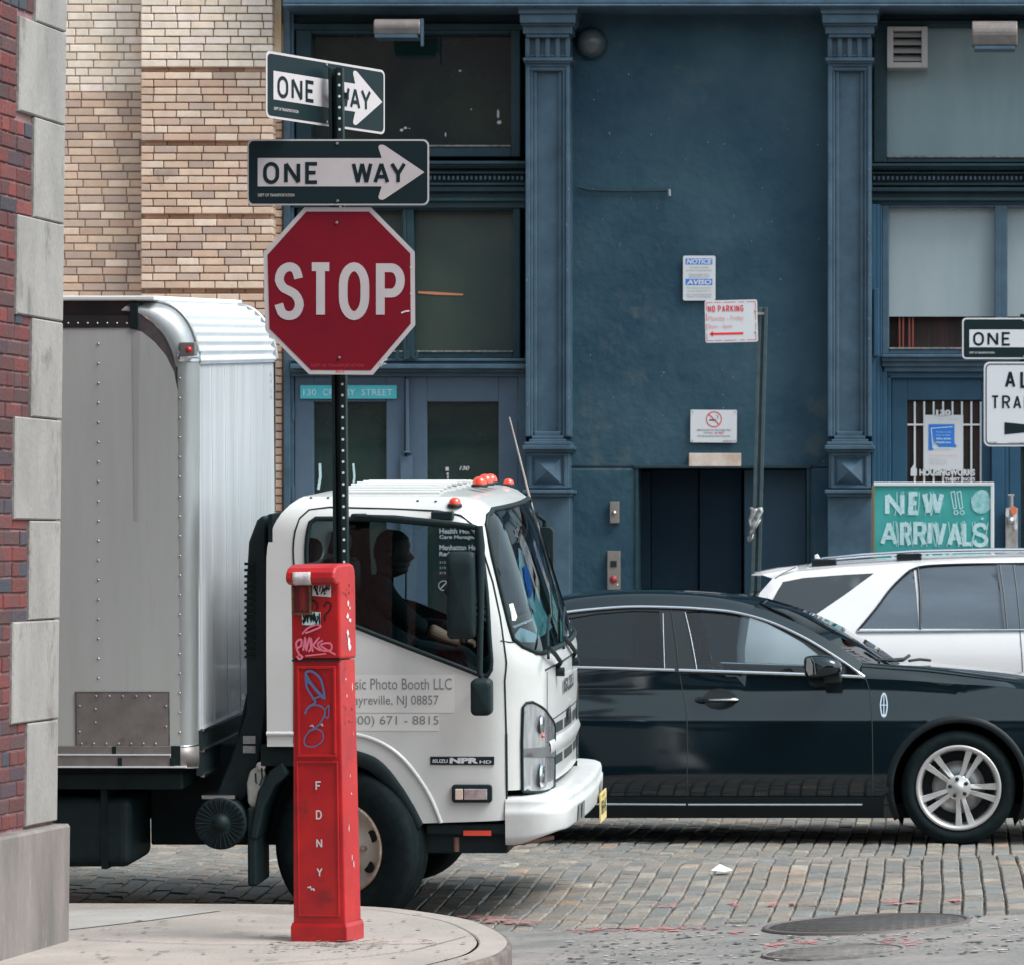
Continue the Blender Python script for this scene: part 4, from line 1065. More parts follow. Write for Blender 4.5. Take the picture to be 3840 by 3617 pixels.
# ================================================================ FAR KERB SIGNS
def pole(name, x0, y0, x1, Y, r, label, m):
    b = P(x0, y0, Y); t = P(x1[0], x1[1], Y); b = b + (t - b) * ((.15 - b.z) / (t.z - b.z))
    mb = MB(); sec = [(-r, -.010), (-r * .3, -.010), (-r * .25, .012), (r * .25, .012), (r * .3, -.010), (r, -.010), (r, .02), (-r, .02)]
    mb.prism(sec, lambda u, v, d: b + (t - b) * d + Vector((u, v, 0)), 0, 1)
    o = mb.build(name, m, origin=b, bevel=.003); tag(o, label, 'sign post'); return b, t
M['post_green'] = mat('post_green_paint', (.028, .052, .062), .5, col2=(.05, .08, .09), scale=15)
pole('sign_post', 1466.5, 1150, (1481, 597), 33.0, .038, 'thin leaning green steel post with a torn bag tied to it', M['post_green'])
pole('sign_post', 1990, 1150, (1988, 610), 32.95, .03, 'sign post at the right edge behind the all traffic sign', M['post'])
# no parking sign
Y = 32.96; pl = Plane(1419.8, 624, Y, 0, rad(1.3)); k = Y / F
w, h = 102 * k, 82 * k
e = empty('no_parking_sign', pl.o, 'white and red no parking sign fixed to the left of the leaning green post', 'parking sign')
plate(pl, rrect(-w / 2, -h / 2, w / 2, h / 2, .016)).build('plate', M['sign_white_bright'], e, pl.o)
mb = MB(); f = pl.at(.002); L = lambda x, y: ((x - 1419.8) * k, (624 - y) * k)
bx0, by0, bx1, by1 = -w / 2 + 3 * k, -h / 2 + 4 * k, w / 2 - 3.5 * k, h / 2 - 4 * k
for a, b in ((0, .13), (.16, .31), (.35, .6), (.66, .78), (.82, 1)):
    for y in (by0, by1): stroke(mb, [(bx0 + (bx1 - bx0) * a, y), (bx0 + (bx1 - bx0) * b, y)], 1.1 * k, f)
for a, b in ((0, .2), (.26, .45), (.52, .72), (.8, 1)):
    for x in (bx0, bx1): stroke(mb, [(x, by0 + (by1 - by0) * a), (x, by0 + (by1 - by0) * b)], 1.1 * k, f, 0, .0004)
mb.build('border', M['print_red'], e, pl.o)
mb = MB(); a, b = L(1374.5, 606), L(1444, 593)
letters(mb, 'NO', a[0], a[1], a[0] + 14.5 * k, b[1], 1.9 * k, f, .3); letters(mb, 'PARKING', a[0] + 20 * k, a[1], b[0], b[1], 1.9 * k, f, .32); mb.build('lettering', M['print_red'], e, pl.o)
mb = MB(); a, b = L(1375, 626), L(1444, 613); text(mb, 'Monday - Friday', f, a[0], a[1], b[0], b[1]); a, b = L(1375, 640), L(1421, 629); text(mb, '8am - 6pm', f, a[0], a[1], b[0], b[1]); mb.build('lettering', M['print_pink'], e, pl.o)
mb = MB(); a = L(1376.5, 648); stroke(mb, [(a[0] + 5 * k, a[1]), (a[0] + 66 * k, a[1])], 4.4 * k, f); mb.add([f(*a), f(a[0] + 7 * k, a[1] + 5.5 * k), f(a[0] + 7 * k, a[1] - 5.5 * k)], [(0, 1, 2)]); mb.build('arrow', mat('print_red_arrow', (.75, .02, .03), .6), e, pl.o)
mb = MB(); bolt(mb, f, *L(1467, 605), .008); bolt(mb, f, *L(1466, 646), .008); mb.box(pl.o.x + w / 2 - .02, pl.o.x + w / 2 + .05, Y + .003, Y + .02, pl.o.z + .05, pl.o.z + .07); mb.build('clamp', M['steel'], e, pl.o)
# torn bag on the post
b0 = P(1469, 985, 32.95); rd = random.Random(4)
mb = MB(); rows = []
for j in range(9):
    t = j / 8; cx = 1469 - 14 * t ** 1.4 + rd.uniform(-1, 1); cy = 985 + 66 * t; ww = (15, 15, 12, 15, 12, 8, 6, 5, 2)[j]
    rows.append([P(cx + ww * (i / 6 - .5) * 1.6 + rd.uniform(-1.5, 1.5), cy + rd.uniform(-2, 2), 32.93 + .035 * sin(i * 2.1 + j) ) for i in range(7)])
mb.loft(rows); tag(mb.build('plastic_bag', mat('plastic_film', (.48, .46, .44), .35, col2=(.25, .27, .28), scale=30), origin=b0, solid=.004), 'torn clear plastic bag tied round the leaning green post', 'plastic bag')
# right edge signs
one_way(1988, 657.5, 240 * 32.9 / F, 80 * 32.9 / F, 32.9, 0, None, 'partly cut off one way sign at the right edge above the all traffic sign', M['sign_white_bright'], 'one way signs', r=.03, bw=.012)
Y = 32.9; k = Y / F; pl = Plane(1988, 785, Y); w, h = 156 * k, 164 * k
e = empty('all_traffic_sign', pl.o, 'white sign with black border and arrow reading all traffic, cut by the right edge', 'traffic sign')
plate(pl, rrect(-w / 2, -h / 2, w / 2, h / 2, .045)).build('plate', M['sign_white_bright'], e, pl.o)
mb = MB(); f = pl.at(.002); R_ = rrect(-w / 2 + 4.5 * k, -h / 2 + 4.5 * k, w / 2 - 4.5 * k, h / 2 - 4.5 * k, .034); stroke(mb, R_ + [R_[0]], 2.0 * k, f); mb.build('border', M['sign_black'], e, pl.o)
mb = MB(); L = lambda x, y: ((x - 1988) * k, (785 - y) * k)
a, b = L(1951, 754), L(2025, 720); letters(mb, 'ALL', a[0], a[1], b[0], b[1], 5.4 * k, f, .45)
a, b = L(1924, 795), L(2052, 768); letters(mb, 'TRAFFIC', a[0], a[1], b[0], b[1], 3.8 * k, f, .35); mb.build('lettering', M['sign_black'], e, pl.o)
mb = MB(); mb.add([f(*L(x, y)) for x, y in ((1950, 820), (2010, 826), (2010, 812), (2034, 832), (2010, 852), (2010, 838), (1950, 844))], [tuple(range(7))]); mb.build('arrow', M['sign_black'], e, pl.o)
mb = MB(); a, b = L(1921, 861), L(1936, 858); text(mb, 'R3-8A', f, a[0], a[1], b[0], b[1]); a, b = L(1958, 861), L(2000, 859); text(mb, 'NYC DEPT OF TRANSPORTATION', f, a[0], a[1], b[0], b[1]); mb.build('small_lettering', M['sign_black'], e, pl.o)
# wall signs
def wall_sign(x0, x1, yt, yb, label, cat, name, Y=35.97, r=.015, m='sign_white_bright', roll=0):
    cx, cy = (x0 + x1) / 2, (yt + yb) / 2; k = Y / F; pl = Plane(cx, cy, Y, 0, roll); w, h = (x1 - x0) * k, (yb - yt) * k
    e = empty(name, pl.o, label, cat); plate(pl, rrect(-w / 2, -h / 2, w / 2, h / 2, r), .006).build('plate', M[m], e, pl.o)
    return e, pl, (lambda x, y: ((x - cx) * k, (cy - y) * k)), k
e, pl, L, k = wall_sign(1326, 1389, 497, 584, 'white surveillance notice with two blue bands, highest sign on the blue wall', 'notice sign', 'notice_sign')
mb = MB(); f = pl.at(.0015)
for yt, yb in ((502.5, 514), (542, 554)): a, b = L(1331, yb), L(1383, yt); mb.add([f(a[0], a[1]), f(b[0], a[1]), f(b[0], b[1]), f(a[0], b[1])], [(0, 1, 2, 3)])
mb.build('blue_band', M['print_blue'], e, pl.o)
mb = MB(); f = pl.at(.003)
for s_, yt, yb in (('NOTICE', 503.5, 513), ('AVISO', 543.5, 553)): a, b = L(1334, yb), L(1381, yt); text(mb, s_, f, a[0], a[1], b[0], b[1], 0, .04, .2)
mb.build('lettering', M['sign_white_bright'], e, pl.o)
mb = MB()
for s_, x0, x1, y in (('THIS AREA IS UNDER', 1338, 1376, 519), ('24 HOUR TV SURVEILLANCE', 1332, 1382, 525), ('TRESPASSERS WILL', 1336, 1378, 533), ('BE PROSECUTED', 1338, 1376, 537.5), ('ESTA ZONA ES VIGILADA', 1333, 1381, 559), ('LAS 24 HORAS POR TV', 1334, 1380, 565), ('LOS TRANSGRESORES', 1332, 1382, 572), ('SERAN CASTIGADOS', 1334, 1380, 576.5)):
    a, b = L(x0, y + 2), L(x1, y - 1.3); text(mb, s_, f, a[0], a[1], b[0], b[1])
mb.build('small_lettering', M['print_grey'], e, pl.o)
e, pl, L, k = wall_sign(1340.5, 1430.5, 796, 859.5, 'white no smoking sign with a red crossed circle above the lift entrance', 'no smoking sign', 'no_smoking_sign', r=.01, roll=rad(-.4))
mb = MB(); f = pl.at(.0015); c = L(1386, 814.5); stroke(mb, [(c[0] + 14.5 * k * cos(a * PI / 16), c[1] + 14.5 * k * sin(a * PI / 16)) for a in range(32)] + [(c[0] + 14.5 * k, c[1])], 1.9 * k, f); stroke(mb, [(c[0] - 10 * k, c[1] + 10 * k), (c[0] + 10 * k, c[1] - 10 * k)], 1.9 * k, f, 0, .001); mb.build('prohibition_ring', M['print_red'], e, pl.o)
mb = MB(); f = pl.at(.0012); stroke(mb, [(c[0] - 9 * k, c[1] - 1.5 * k), (c[0] + 4 * k, c[1] - 1.5 * k)], 2.6 * k, f); stroke(mb, [(c[0] + 6 * k, c[1]), (c[0] + 8 * k, c[1] + 5 * k), (c[0] + 5 * k, c[1] + 8 * k)], 1 * k, f); mb.build('cigarette', M['sign_black'], e, pl.o)
mb = MB(); f = pl.at(.002)
for s_, x0, x1, y, m_ in (('SMOKING IS PROHIBITED', 1353, 1419, 835.5, 0), ('WITHIN', 1366, 1384, 841, 0), ('25 FEET', 1387, 1406, 841, 1), ('OF BUILDING ENTRANCE', 1354, 1418, 847, 0), ('MODERN SIGN', 1404, 1423, 856.5, 0)):
    a, b = L(x0, y + 1.8), L(x1, y - 1.8); text(mb, s_, f, a[0], a[1], b[0], b[1], m_, .02)
mb.build('lettering', [M['print_mid'], M['print_red']], e, pl.o)
mb = MB()
for x, y in ((1344.5, 800), (1427, 800), (1344.5, 855.5), (1427, 855.5)): bolt(mb, f, *L(x, y), .006)
mb.build('screw', M['steel'], e, pl.o)
mb = MB(); mb.fb(1337.5, 1438.5, 880, 905.5, 35.965, 36.0)
o = mb.build('blank_plate', mat('aged_label', (.62, .53, .47), .7, col2=(.48, .34, .27), scale=9), origin=P(1388, 893, 35.98), bevel=.004); tag(o, 'blank stained cream plate just above the lift opening', 'plate')
e, pl, L, k = wall_sign(583, 770, 748.5, 774.5, 'turquoise street address plaque above the left door, half hidden by the post', 'address plaque', 'address_plaque', r=.006, m='cyan')
mb = MB(); f = pl.at(.002)
for s_, x0, x1 in (('130', 589, 614), ('CROSBY', 627, 689), ('STREET', 702, 762)): a, b = L(x0, 768), L(x1, 756); text(mb, s_, f, a[0], a[1], b[0], b[1], 0, .0)
mb.build('lettering', M['chalk'], e, pl.o)
# house numbers standing on the cornice
c = P(790, 688, 35.82); mb = MB(); f5 = lambda u, v, l=0.0: P(u, -v, 35.80 - l)
for i, ch in enumerate('130'): text(mb, ch, f5, 768 + i * 16, -698, (774 if i == 0 else 782 + i * 16 - 2), -680, 0, .05)
o = mb.build('house_number', M['iron_dark'], origin=c, solid=.03); tag(o, 'dark metal house number standing on the ledge over the left door', 'house number')
# lift call plates
c = P(1192.5, 994, 35.97); e = empty('bell_plate', c, 'small steel plate with a single button, upper one left of the lift', 'bell plate')
mb = MB(); mb.fb(1184, 1202, 973, 1015, 35.955, 36.0); mb.build('plate', M['bronze'], e, c, bevel=.004)
mb = MB(); mb.lathe([(.022, 0), (.018, -.012), (.0001, -.02)], P(1192.5, 995, 35.955), 'Y', 16); mb.build('button', M['steel'], e, c)
c = P(1191.5, 1110, 35.97); e = empty('call_plate', c, 'tall steel plate with a red button and a black square, low left of the lift', 'call plate')
mb = MB(); mb.fb(1179, 1204, 1069, 1144, 35.955, 36.0); mb.build('plate', M['bronze'], e, c, bevel=.004)
mb = MB(); mb.fb(1185, 1197, 1088, 1100, 35.95, 35.96); mb.build('display', M['gap'], e, c)
mb = MB(); mb.lathe([(.033, 0), (.028, -.012), (.0001, -.018)], P(1191, 1124, 35.955), 'Y', 20); mb.build('button', mat('red_button', (.25, .02, .03), .5), e, c)
mb = MB(); mb.lathe([(.008, 0), (.0001, -.008)], P(1184, 1135, 35.955), 'Y', 8); mb.lathe([(.008, 0), (.0001, -.008)], P(1198, 1135, 35.955), 'Y', 8); mb.build('screw', M['chrome'], e, c)
# chalkboard
Yc = 33.7; c = P(1813, 1010, Yc); c.z = .15
e = empty('chalkboard', c, 'tall green chalkboard lettered NEW ARRIVALS standing behind the white car', 'chalkboard')
mb = MB(); mb.fb(1698, 1923, 942, 1180, Yc, Yc + .02); mb.build('board', M['chalk_green'], e, c)
mb = MB(); mb.fb(1696, 1930, 936, 943, Yc - .015, Yc + .035); mb.fb(1923, 1930, 943, 1180, Yc - .014, Yc + .035); mb.build('frame', M['trim_white'], e, c, bevel=.004)
mb = MB(); mb.fb(1692, 1698, 943, 1180, Yc - .014, Yc + .035); mb.build('frame', mat('board_edge', (.16, .12, .06), .7), e, c, bevel=.004)
mb = MB(); a, b = P(1696, 1180, Yc), P(1930, 1180, Yc); mb.box(a.x, a.x + .05, Yc - .02, Yc + .035, .15, a.z + .05); mb.box(b.x - .05, b.x, Yc - .02, Yc + .035, .15, b.z + .05); mb.build('leg', M['trim_white'], e, c, bevel=.004)
f = lambda u, v, l=0.0: P(u, -v, Yc - .004 - l)
def chalk_word(s_, boxes, yt, yb, w, mb, slant=0):
    k = 0
    for ch, (x0, x1) in zip(s_, boxes):
        dy = random.uniform(-2, 2)
        for g in glyph(ch):
            pts = [(x0 + w / 2 + p[0] * (x1 - x0 - w), -(yb + dy) + w / 2 + p[1] * (yb - yt - w)) for p in g]
            stroke(mb, pts, w, f, 0, .0006 * (k % 6)); k += 1
mb = MB()
chalk_word('NEW', [(1718, 1756), (1764, 1786), (1790, 1833)], 955, 1000, 9, mb)
chalk_word('ARRIVALS', [(1709, 1743), (1747, 1770), (1773, 1799), (1802, 1809), (1811, 1838), (1840, 1868), (1868, 1890), (1887, 1919)], 1012, 1060, 8, mb)
chalk_word('DAILY', [(1730, 1755), (1760, 1785), (1790, 1798), (1803, 1822), (1828, 1850)], 1070, 1110, 7, mb)
mb.build('chalk_lettering', mat('chalk_fill', (.36, .62, .64), .9, col2=(.62, .74, .76), scale=55, stain=(.16, .48, .48), stain_scale=40, stain_lo=.56), e, c)
mb = MB()   # outlined strokes round the fat letters, exclamation marks
for x in (1846, 1858):
    o_ = (x - 1846) * .3; stroke(mb, [(x, -955 - 0), (x + 7, -953), (x + 13 - 2, -985), (x + 6, -987), (x, -955)], 1.6, f, 0, .004)
    stroke(mb, [(x + 10 + 4 * cos(a * PI / 6), -994 + 4 * sin(a * PI / 6)) for a in range(12)] + [(x + 14, -994)], 1.5, f, 0, .004)
rd = random.Random(2)
for (x0, x1, yt, yb) in [(1718, 1756, 955, 1000), (1764, 1786, 955, 1000), (1790, 1833, 955, 1000)] + [(a_, b_, 1012, 1060) for a_, b_ in ((1709, 1743), (1747, 1770), (1773, 1799), (1801, 1832), (1838, 1868), (1868, 1890), (1887, 1919))]:
    for q in range(3):
        xa = rd.uniform(x0, x1); stroke(mb, [(xa, -yt + rd.uniform(-2, 2)), (xa + rd.uniform(-5, 5), -(yt + yb) / 2), (xa + rd.uniform(-6, 6), -yb)], 1.1, f, 0, .0045)
mb.build('chalk_outline', M['chalk'], e, c)
mb = MB(); mb.add([f(1905 + 20 * cos(a * PI / 10) * rd.uniform(.9, 1.05), -974 + 24 * sin(a * PI / 10) * rd.uniform(.93, 1.03), .001) for a in range(20)], [tuple(range(20))])
for (x, y, r_) in ((1907, 1006, 3), (1912, 1024, 2.5), (1908, 1016, 1.5)): mb.add([f(x + r_ * cos(a * PI / 5), -y + r_ * sin(a * PI / 5), .001) for a in range(10)], [tuple(range(10))])
mb.build('chalk_ball', mat('chalk_smudge', (.45, .64, .66), .9, col2=(.15, .45, .46), scale=22, detail=12), e, c)
# stickered lock box by the door
c = P(1962, 1010, 35.9); e = empty('lock_box', c, 'narrow metal box plastered with torn white and orange stickers beside the barred door', 'box')
mb = MB(); mb.fb(1952, 1976, 985, 1120, 35.86, 35.98); mb.build('body', mat('box_metal', (.22, .19, .18), .5, col2=(.42, .38, .36), scale=10), e, c, bevel=.008)
mb = MB(); rd = random.Random(8)
for (x, y, w_, h_) in ((1956, 995, 8, 18), (1970, 1000, 9, 20), (1960, 1012, 10, 14), (1972, 1020, 6, 16)): mb.add([P(x + w_ / 2 * cos(a * PI / 5) * rd.uniform(.6, 1.2), y + h_ * .6 * sin(a * PI / 5) * rd.uniform(.6, 1.2), 35.852 - .0005 * a) for a in range(10)], [tuple(range(10))])
mb.build('sticker', M['sign_white'], e, c)
mb = MB(); mb.add([P(1968 + 6 * cos(a * PI / 4), 990 + 9 * sin(a * PI / 4), 35.845) for a in range(8)], [tuple(range(8))]); mb.build('sticker', mat('orange_sticker', (.65, .15, .06), .6), e, c)
mb = MB(); mb.tube([P(1963, 962, 35.9), P(1963, 985, 35.9)], .02, 10); mb.tube([P(1957, 961, 35.9), P(1969, 961, 35.9)], .012, 8); mb.lathe([(.035, 0), (.03, -.02), (.0001, -.03)], P(1962, 1010, 35.85), 'Y', 14); mb.build('knob', M['steel'], e, c)
# ================================================================ BOX TRUCK
TX, TS = -2.948, 403.0
tru = empty('box_truck', (0, 0, 0), 'white cab over box truck waiting at the kerb with its front wheels turned', 'truck')
Rt = Matrix.Rotation(rad(-1.17), 3, 'Z') @ Matrix.Rotation(rad(2.8), 3, 'X')
off = Vector((TX, 20.6, .0)) - Rt @ Vector((0, -1.0, 0))
tru.location = off; tru.rotation_euler = Rt.to_euler()
def t2w(p): return Rt @ Vector(p) + off
def t2p(p): return W2P(t2w(p))
M['wp'] = mat('cab_white_paint', (.60, .60, .595), .32, coat=.5, stain=(.49, .485, .475), stain_scale=4.5, stain_lo=.64, col2=(.54, .54, .535), scale=2.5, spec=.5, bump=.01)
M['blackp'] = mat('black_plastic', (.006, .015, .018), .55, col2=(.010, .022, .025), scale=15, spec=.25)
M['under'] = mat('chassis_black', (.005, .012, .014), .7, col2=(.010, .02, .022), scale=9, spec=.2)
M['rubber'] = mat('tyre_rubber', (.004, .009, .011), .8, col2=(.009, .016, .018), scale=25, spec=.15)
M['seam'] = mat('panel_gap', (.012, .02, .022), .8)
M['cabglass'] = glass('cab_glass', (.74, .82, .83), .5)
M['wsglass'] = glass('windscreen_glass', (.50, .62, .66), .85, ior=1.5)
M['amber'] = mat('amber_lens', (.85, .055, .02), .25, coat=.5, spec=.6)
M['boxside'] = mat('box_side_paint', (.45, .455, .445), .5, bump=.08, bscale=2.2, col2=(.40, .405, .395), scale=2, spec=.35, stain=(.355, .345, .345), stain_scale=3.5, stain_lo=.60, stretch=(3, 1, .3))
M['alu'] = mat('polished_aluminium', (.42, .43, .44), .42, metal=.75, col2=(.32, .325, .33), scale=3, stretch=(4, 4, .4))
M['alu_dull'] = mat('dull_aluminium', (.27, .245, .24), .45, metal=.4, col2=(.20, .175, .17), scale=9, stain=(.13, .11, .10), stain_scale=6, stain_lo=.60)
M['boxfront'] = mat('box_front_paint', (.78, .79, .82), .22, metal=.2, coat=.3, col2=(.60, .62, .66), scale=1.2, stretch=(1, 6, .3))
U1, LC, U2 = .70, .44, 1.14; UM = 1.84
def plan(u):
    if u > UM:
        x, y = plan(2 * UM - u); return x, -y
    if u <= U1: return u, -1.0
    if u <= U2:
        a = (u - U1) / LC * PI / 2
        return U1 + .26 * sin(a), -1.0 + .30 * (1 - cos(a))
    y = -.70 + (u - U2); return .96 + .03 * (1 - (y / .7) ** 2), y
VB, RV = 1.93, .15
def cabS(u, v, o=0.0):
    x, y = plan(u)
    if v <= VB: z = v; i = 0
    else:
        a = min(PI / 2, (v - VB) / RV); z = VB + RV * sin(a); i = RV * (1 - cos(a))
    t = max(0.0, z - 1.28)
    w = clamp((x + .35) / 1.31) ** 1.5
    x -= (.30 * t) * w
    x -= .02 * max(0, .9 - z) * w * 0
    if z > 1.78:
        k = clamp((z - 1.78) / .32); x += .24 * (1 - math.sqrt(max(0, 1 - k * k))) * clamp(1 - (x + .35) / .5)
    y *= 1 - .06 * t ** 1.3
    i -= o
    cx = .22
    # inset along plan normal (approx)
    e = 1e-3; x1, y1 = plan(u - e); x2, y2 = plan(u + e); tx_, ty_ = x2 - x1, y2 - y1; L = math.hypot(tx_, ty_) or 1
    nx, ny = ty_ / L, -tx_ / L
    x -= nx * i * (1 if u > .2 and u < 2 * UM - .2 else 0) ; y -= ny * i
    return Vector((x, y, z + (o * .0)))
VT = VB + RV * PI / 2
def uv(px, py, g=(.9, 1.3)):
    u, v = g
    for _ in range(30):
        p0 = t2p(cabS(u, v)); pu = t2p(cabS(u + 1e-3, v)); pv = t2p(cabS(u, v + 1e-3))
        a, b = (pu[0] - p0[0]) / 1e-3, (pv[0] - p0[0]) / 1e-3; c, d = (pu[1] - p0[1]) / 1e-3, (pv[1] - p0[1]) / 1e-3
        D = a * d - b * c
        if abs(D) < 1: u -= .03; continue
        ex, ey = px - p0[0], py - p0[1]
        du, dv_ = (d * ex - b * ey) / D, (a * ey - c * ex) / D
        u += clamp(du, -.15, .15); v += clamp(dv_, -.15, .15)
    return (clamp(u, -.35, 2.3), clamp(v, .3, VT))
def us(px, py): return uv(px, py, ((px - 662) / TS, (1798 - py) / TS))
def mir(poly): return [(2 * UM - u, v) for u, v in poly]
# door window
wpx = [(599, 1027), (602, 1014), (613, 1006), (650, 1006), (768, 1009), (879, 1019), (912, 1026), (926, 1042), (938, 1090), (945, 1150), (950, 1230), (953, 1300), (946, 1312), (931, 1309), (691, 1216), (640, 1202), (606, 1196), (600, 1185)]
wuv = [us(*p) for p in wpx]
# windscreen
spx = [(957, 988), (947, 1000), (944, 1018), (955, 1075), (972, 1145), (987, 1205), (997, 1240), (1015, 1254), (1040, 1266), (1052, 1268)]
suv = [uv(*p, (1.0, 1.4)) for p in spx]
bottom_v = suv[-1][1]
ws = suv + [(UM, bottom_v - .0)] 
ws = ws + [(2 * UM - u, v) for u, v in reversed(suv)] + [(UM, suv[0][1] + .0)]
ws[len(suv)] = (UM, bottom_v)
# cab outline
arch = [(520, 1442), (600, 1442), (660, 1444), (694, 1449), (732, 1463), (759, 1487), (786, 1524), (807, 1559), (823, 1591)]
auv = [((px - 662) / TS, (1798 - py) / TS) for px, py in arch]
auv[0] = (-.35, auv[0][1])
low = [us(983, 1591), us(984, 1534)]
out = auv + low + [(UM, low[1][1])] + [(2 * UM - u, v) for u, v in reversed(low)] + [(2 * UM - u, v) for u, v in reversed(auv)] + [(2 * UM + .35, VT), (-.35, VT)]
mb = MB(); mb.panel(out, cabS, [wuv, mir(wuv), ws], step=.055)
# roof closing
ring = [cabS(-.35 + (2 * UM + .7) * k / 80, VT) for k in range(81)]
cR = Vector((.22, 0, 0))
def roof_pt(p, k): return Vector((cR.x + (p.x - cR.x) * k, p.y * k, VB + RV + .035 * (1 - k * k)))
mb.loft([[roof_pt(p, k) for p in ring] for k in (1, .93, .8, .6, .4, .2, .01)], closed=True)
cab = mb.build('cab', M['wp'], tru); cab.modifiers.new('wn', 'WEIGHTED_NORMAL')
# dark lining inside the cab
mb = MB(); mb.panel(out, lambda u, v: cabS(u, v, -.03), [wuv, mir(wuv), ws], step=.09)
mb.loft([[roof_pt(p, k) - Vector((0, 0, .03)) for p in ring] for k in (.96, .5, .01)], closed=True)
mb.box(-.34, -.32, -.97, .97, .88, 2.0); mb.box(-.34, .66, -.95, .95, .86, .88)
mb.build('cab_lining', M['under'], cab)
# rear wall
mb = MB(); pr = [cabS(-.35, .885 + (VT - .885) * k / 20) for k in range(21)]; pr = [(p.y, p.z, p.x) for p in pr]
mb.add([Vector((x, y, z)) for y, z, x in pr] + [Vector((x, -y, z)) for y, z, x in reversed(pr)], [tuple(range(42))]); mb.build('rear_wall', M['wp'], cab)
# roof ribs, bolts
mb = MB()
for yy in (-.70, -.58, -.44, -.28, -.1, .1, .28, .44, .58, .70):
    pts = []
    for k in range(12):
        x = -.05 + .50 * k / 11; kk = abs(yy) / .85; pts.append(Vector((x, yy, VB + RV + .035 * (1 - min(1, kk) ** 2) + .000)))
    mb.tube(pts, .012, 6)
mb.build('roof_rib', M['wp'], cab)
mb = MB()
for (x, y) in ((604, 966), (637, 966), (811, 972), (846, 973)):
    u, v = uv(x, y, ((x - 662) / TS, 2.08)); p = cabS(u, v, .001); mb.lathe([(.0001, .006), (.006, .004), (.007, 0)], p, 'Z', 8)
mb.build('roof_bolt', M['seam'], cab)
# glass
mb = MB(); mb.panel(wuv, lambda u, v: cabS(u, v, -.012), step=.12); sw_ = mb.build('side_window', M['cabglass'], tru)
mb = MB(); mb.panel(mir(wuv), lambda u, v: cabS(u, v, -.012), step=.12); mb.build('side_window', M['cabglass'], tru)
mb = MB(); mb.panel(ws, lambda u, v: cabS(u, v, -.008), step=.09); wsO = mb.build('windscreen', M['wsglass'], tru)
def cline(mb, pts, r, o=0.0, n=6, closed=False, mi=0, m=24):
    q = pts + [pts[0]] if closed else pts
    w = []
    for a, b in zip(q, q[1:]):
        k = max(1, int(math.hypot(a[0] - b[0], a[1] - b[1]) / .04))
        w += [(a[0] + (b[0] - a[0]) * i / k, a[1] + (b[1] - a[1]) * i / k) for i in range(k)]
    w.append(q[-1]); mb.tube([cabS(u, v, o) for u, v in w], r, n, mi)
mb = MB(); cline(mb, wuv, .012, -.002, closed=True); mb.build('window_seal', M['blackp'], sw_)
mb = MB(); cline(mb, ws, .013, -.001, closed=True); mb.build('windscreen_seal', M['blackp'], wsO)
# door: seams and handle
door_px = [(571, 1442), (571, 1100), (573, 1030), (582, 1005), (600, 989), (640, 984), (760, 987), (851, 991), (895, 1000), (923, 1022), (940, 1075), (957, 1130), (971, 1196), (980, 1321), (983, 1424), (984, 1590)]
duv = [us(*p) for p in door_px]
mb = MB(); cline(mb, duv, .0045, .0, 5); cline(mb, [us(984, 1534), us(983, 1424)], .006, 0); cline(mb, [uv(972, 1243, (.85, 1.38)), uv(990, 1246, (.95, 1.38)), uv(1003, 1246, (.98, 1.38))], .003); mb.build('door_seam', M['seam'], cab)
# raised edge over wheel arch
mb = MB(); rg = [(520, 1417), (575, 1417), (640, 1417), (700, 1420), (745, 1436), (780, 1461), (810, 1496), (838, 1541), (858, 1590)]
mb.tube([cabS((a - 662) / TS, (1798 - b) / TS, .0) for a, b in [(q.x, q.y) for q in catmull([(a, b, 0) for a, b in rg], 30)]], .011, 8); mb.build('arch_moulding', M['wp'], cab)
# arch liner flare
mb = MB(); A_ = [(q.x, q.y) for q in catmull([(a, b, 0) for a, b in arch[2:]], 24)]
rows = [[cabS((a - 662) / TS, (1798 - b) / TS, .004) for a, b in A_], [cabS((a - 662 - 5) / TS, (1798 - b - 8) / TS, .018) for a, b in A_], [cabS((a - 662 - 14) / TS, (1798 - b - 26) / TS, .0) for a, b in A_]]
rows.append([p + Vector((0, .5, -.02)) for p in rows[-1]]); mb.loft(rows); mb.build('wheel_arch', M['blackp'], tru)
mb = MB(); rows = [[Vector((p.x, -p.y, p.z)) for p in r] for r in rows]; mb.loft(rows); mb.build('wheel_arch', M['blackp'], tru)
# sill below the door
mb = MB(); mb.box((826 - 662) / TS, (984 - 662) / TS, -.97, .97, .455, .51); mb.box(.35, .80, -.93, .93, .36, .46); mb.build('step', M['blackp'], tru, bevel=.01)
mb = MB(); a = (900 - 662) / TS; mb.box(a, (954 - 662) / TS, -.975, -.965, (1798 - 1616) / TS, (1798 - 1606) / TS); mb.build('reflector', M['amber'], tru)
mb = MB(); mb.tube([(.62, -.9, .37), (.98, -.6, .40)], .012, 6); mb.tube([(.55, -.93, .37), (.55, -.93, .44)], .015, 6); mb.build('tow_bar', mat('rusty_steel', (.22, .12, .09), .7), tru)
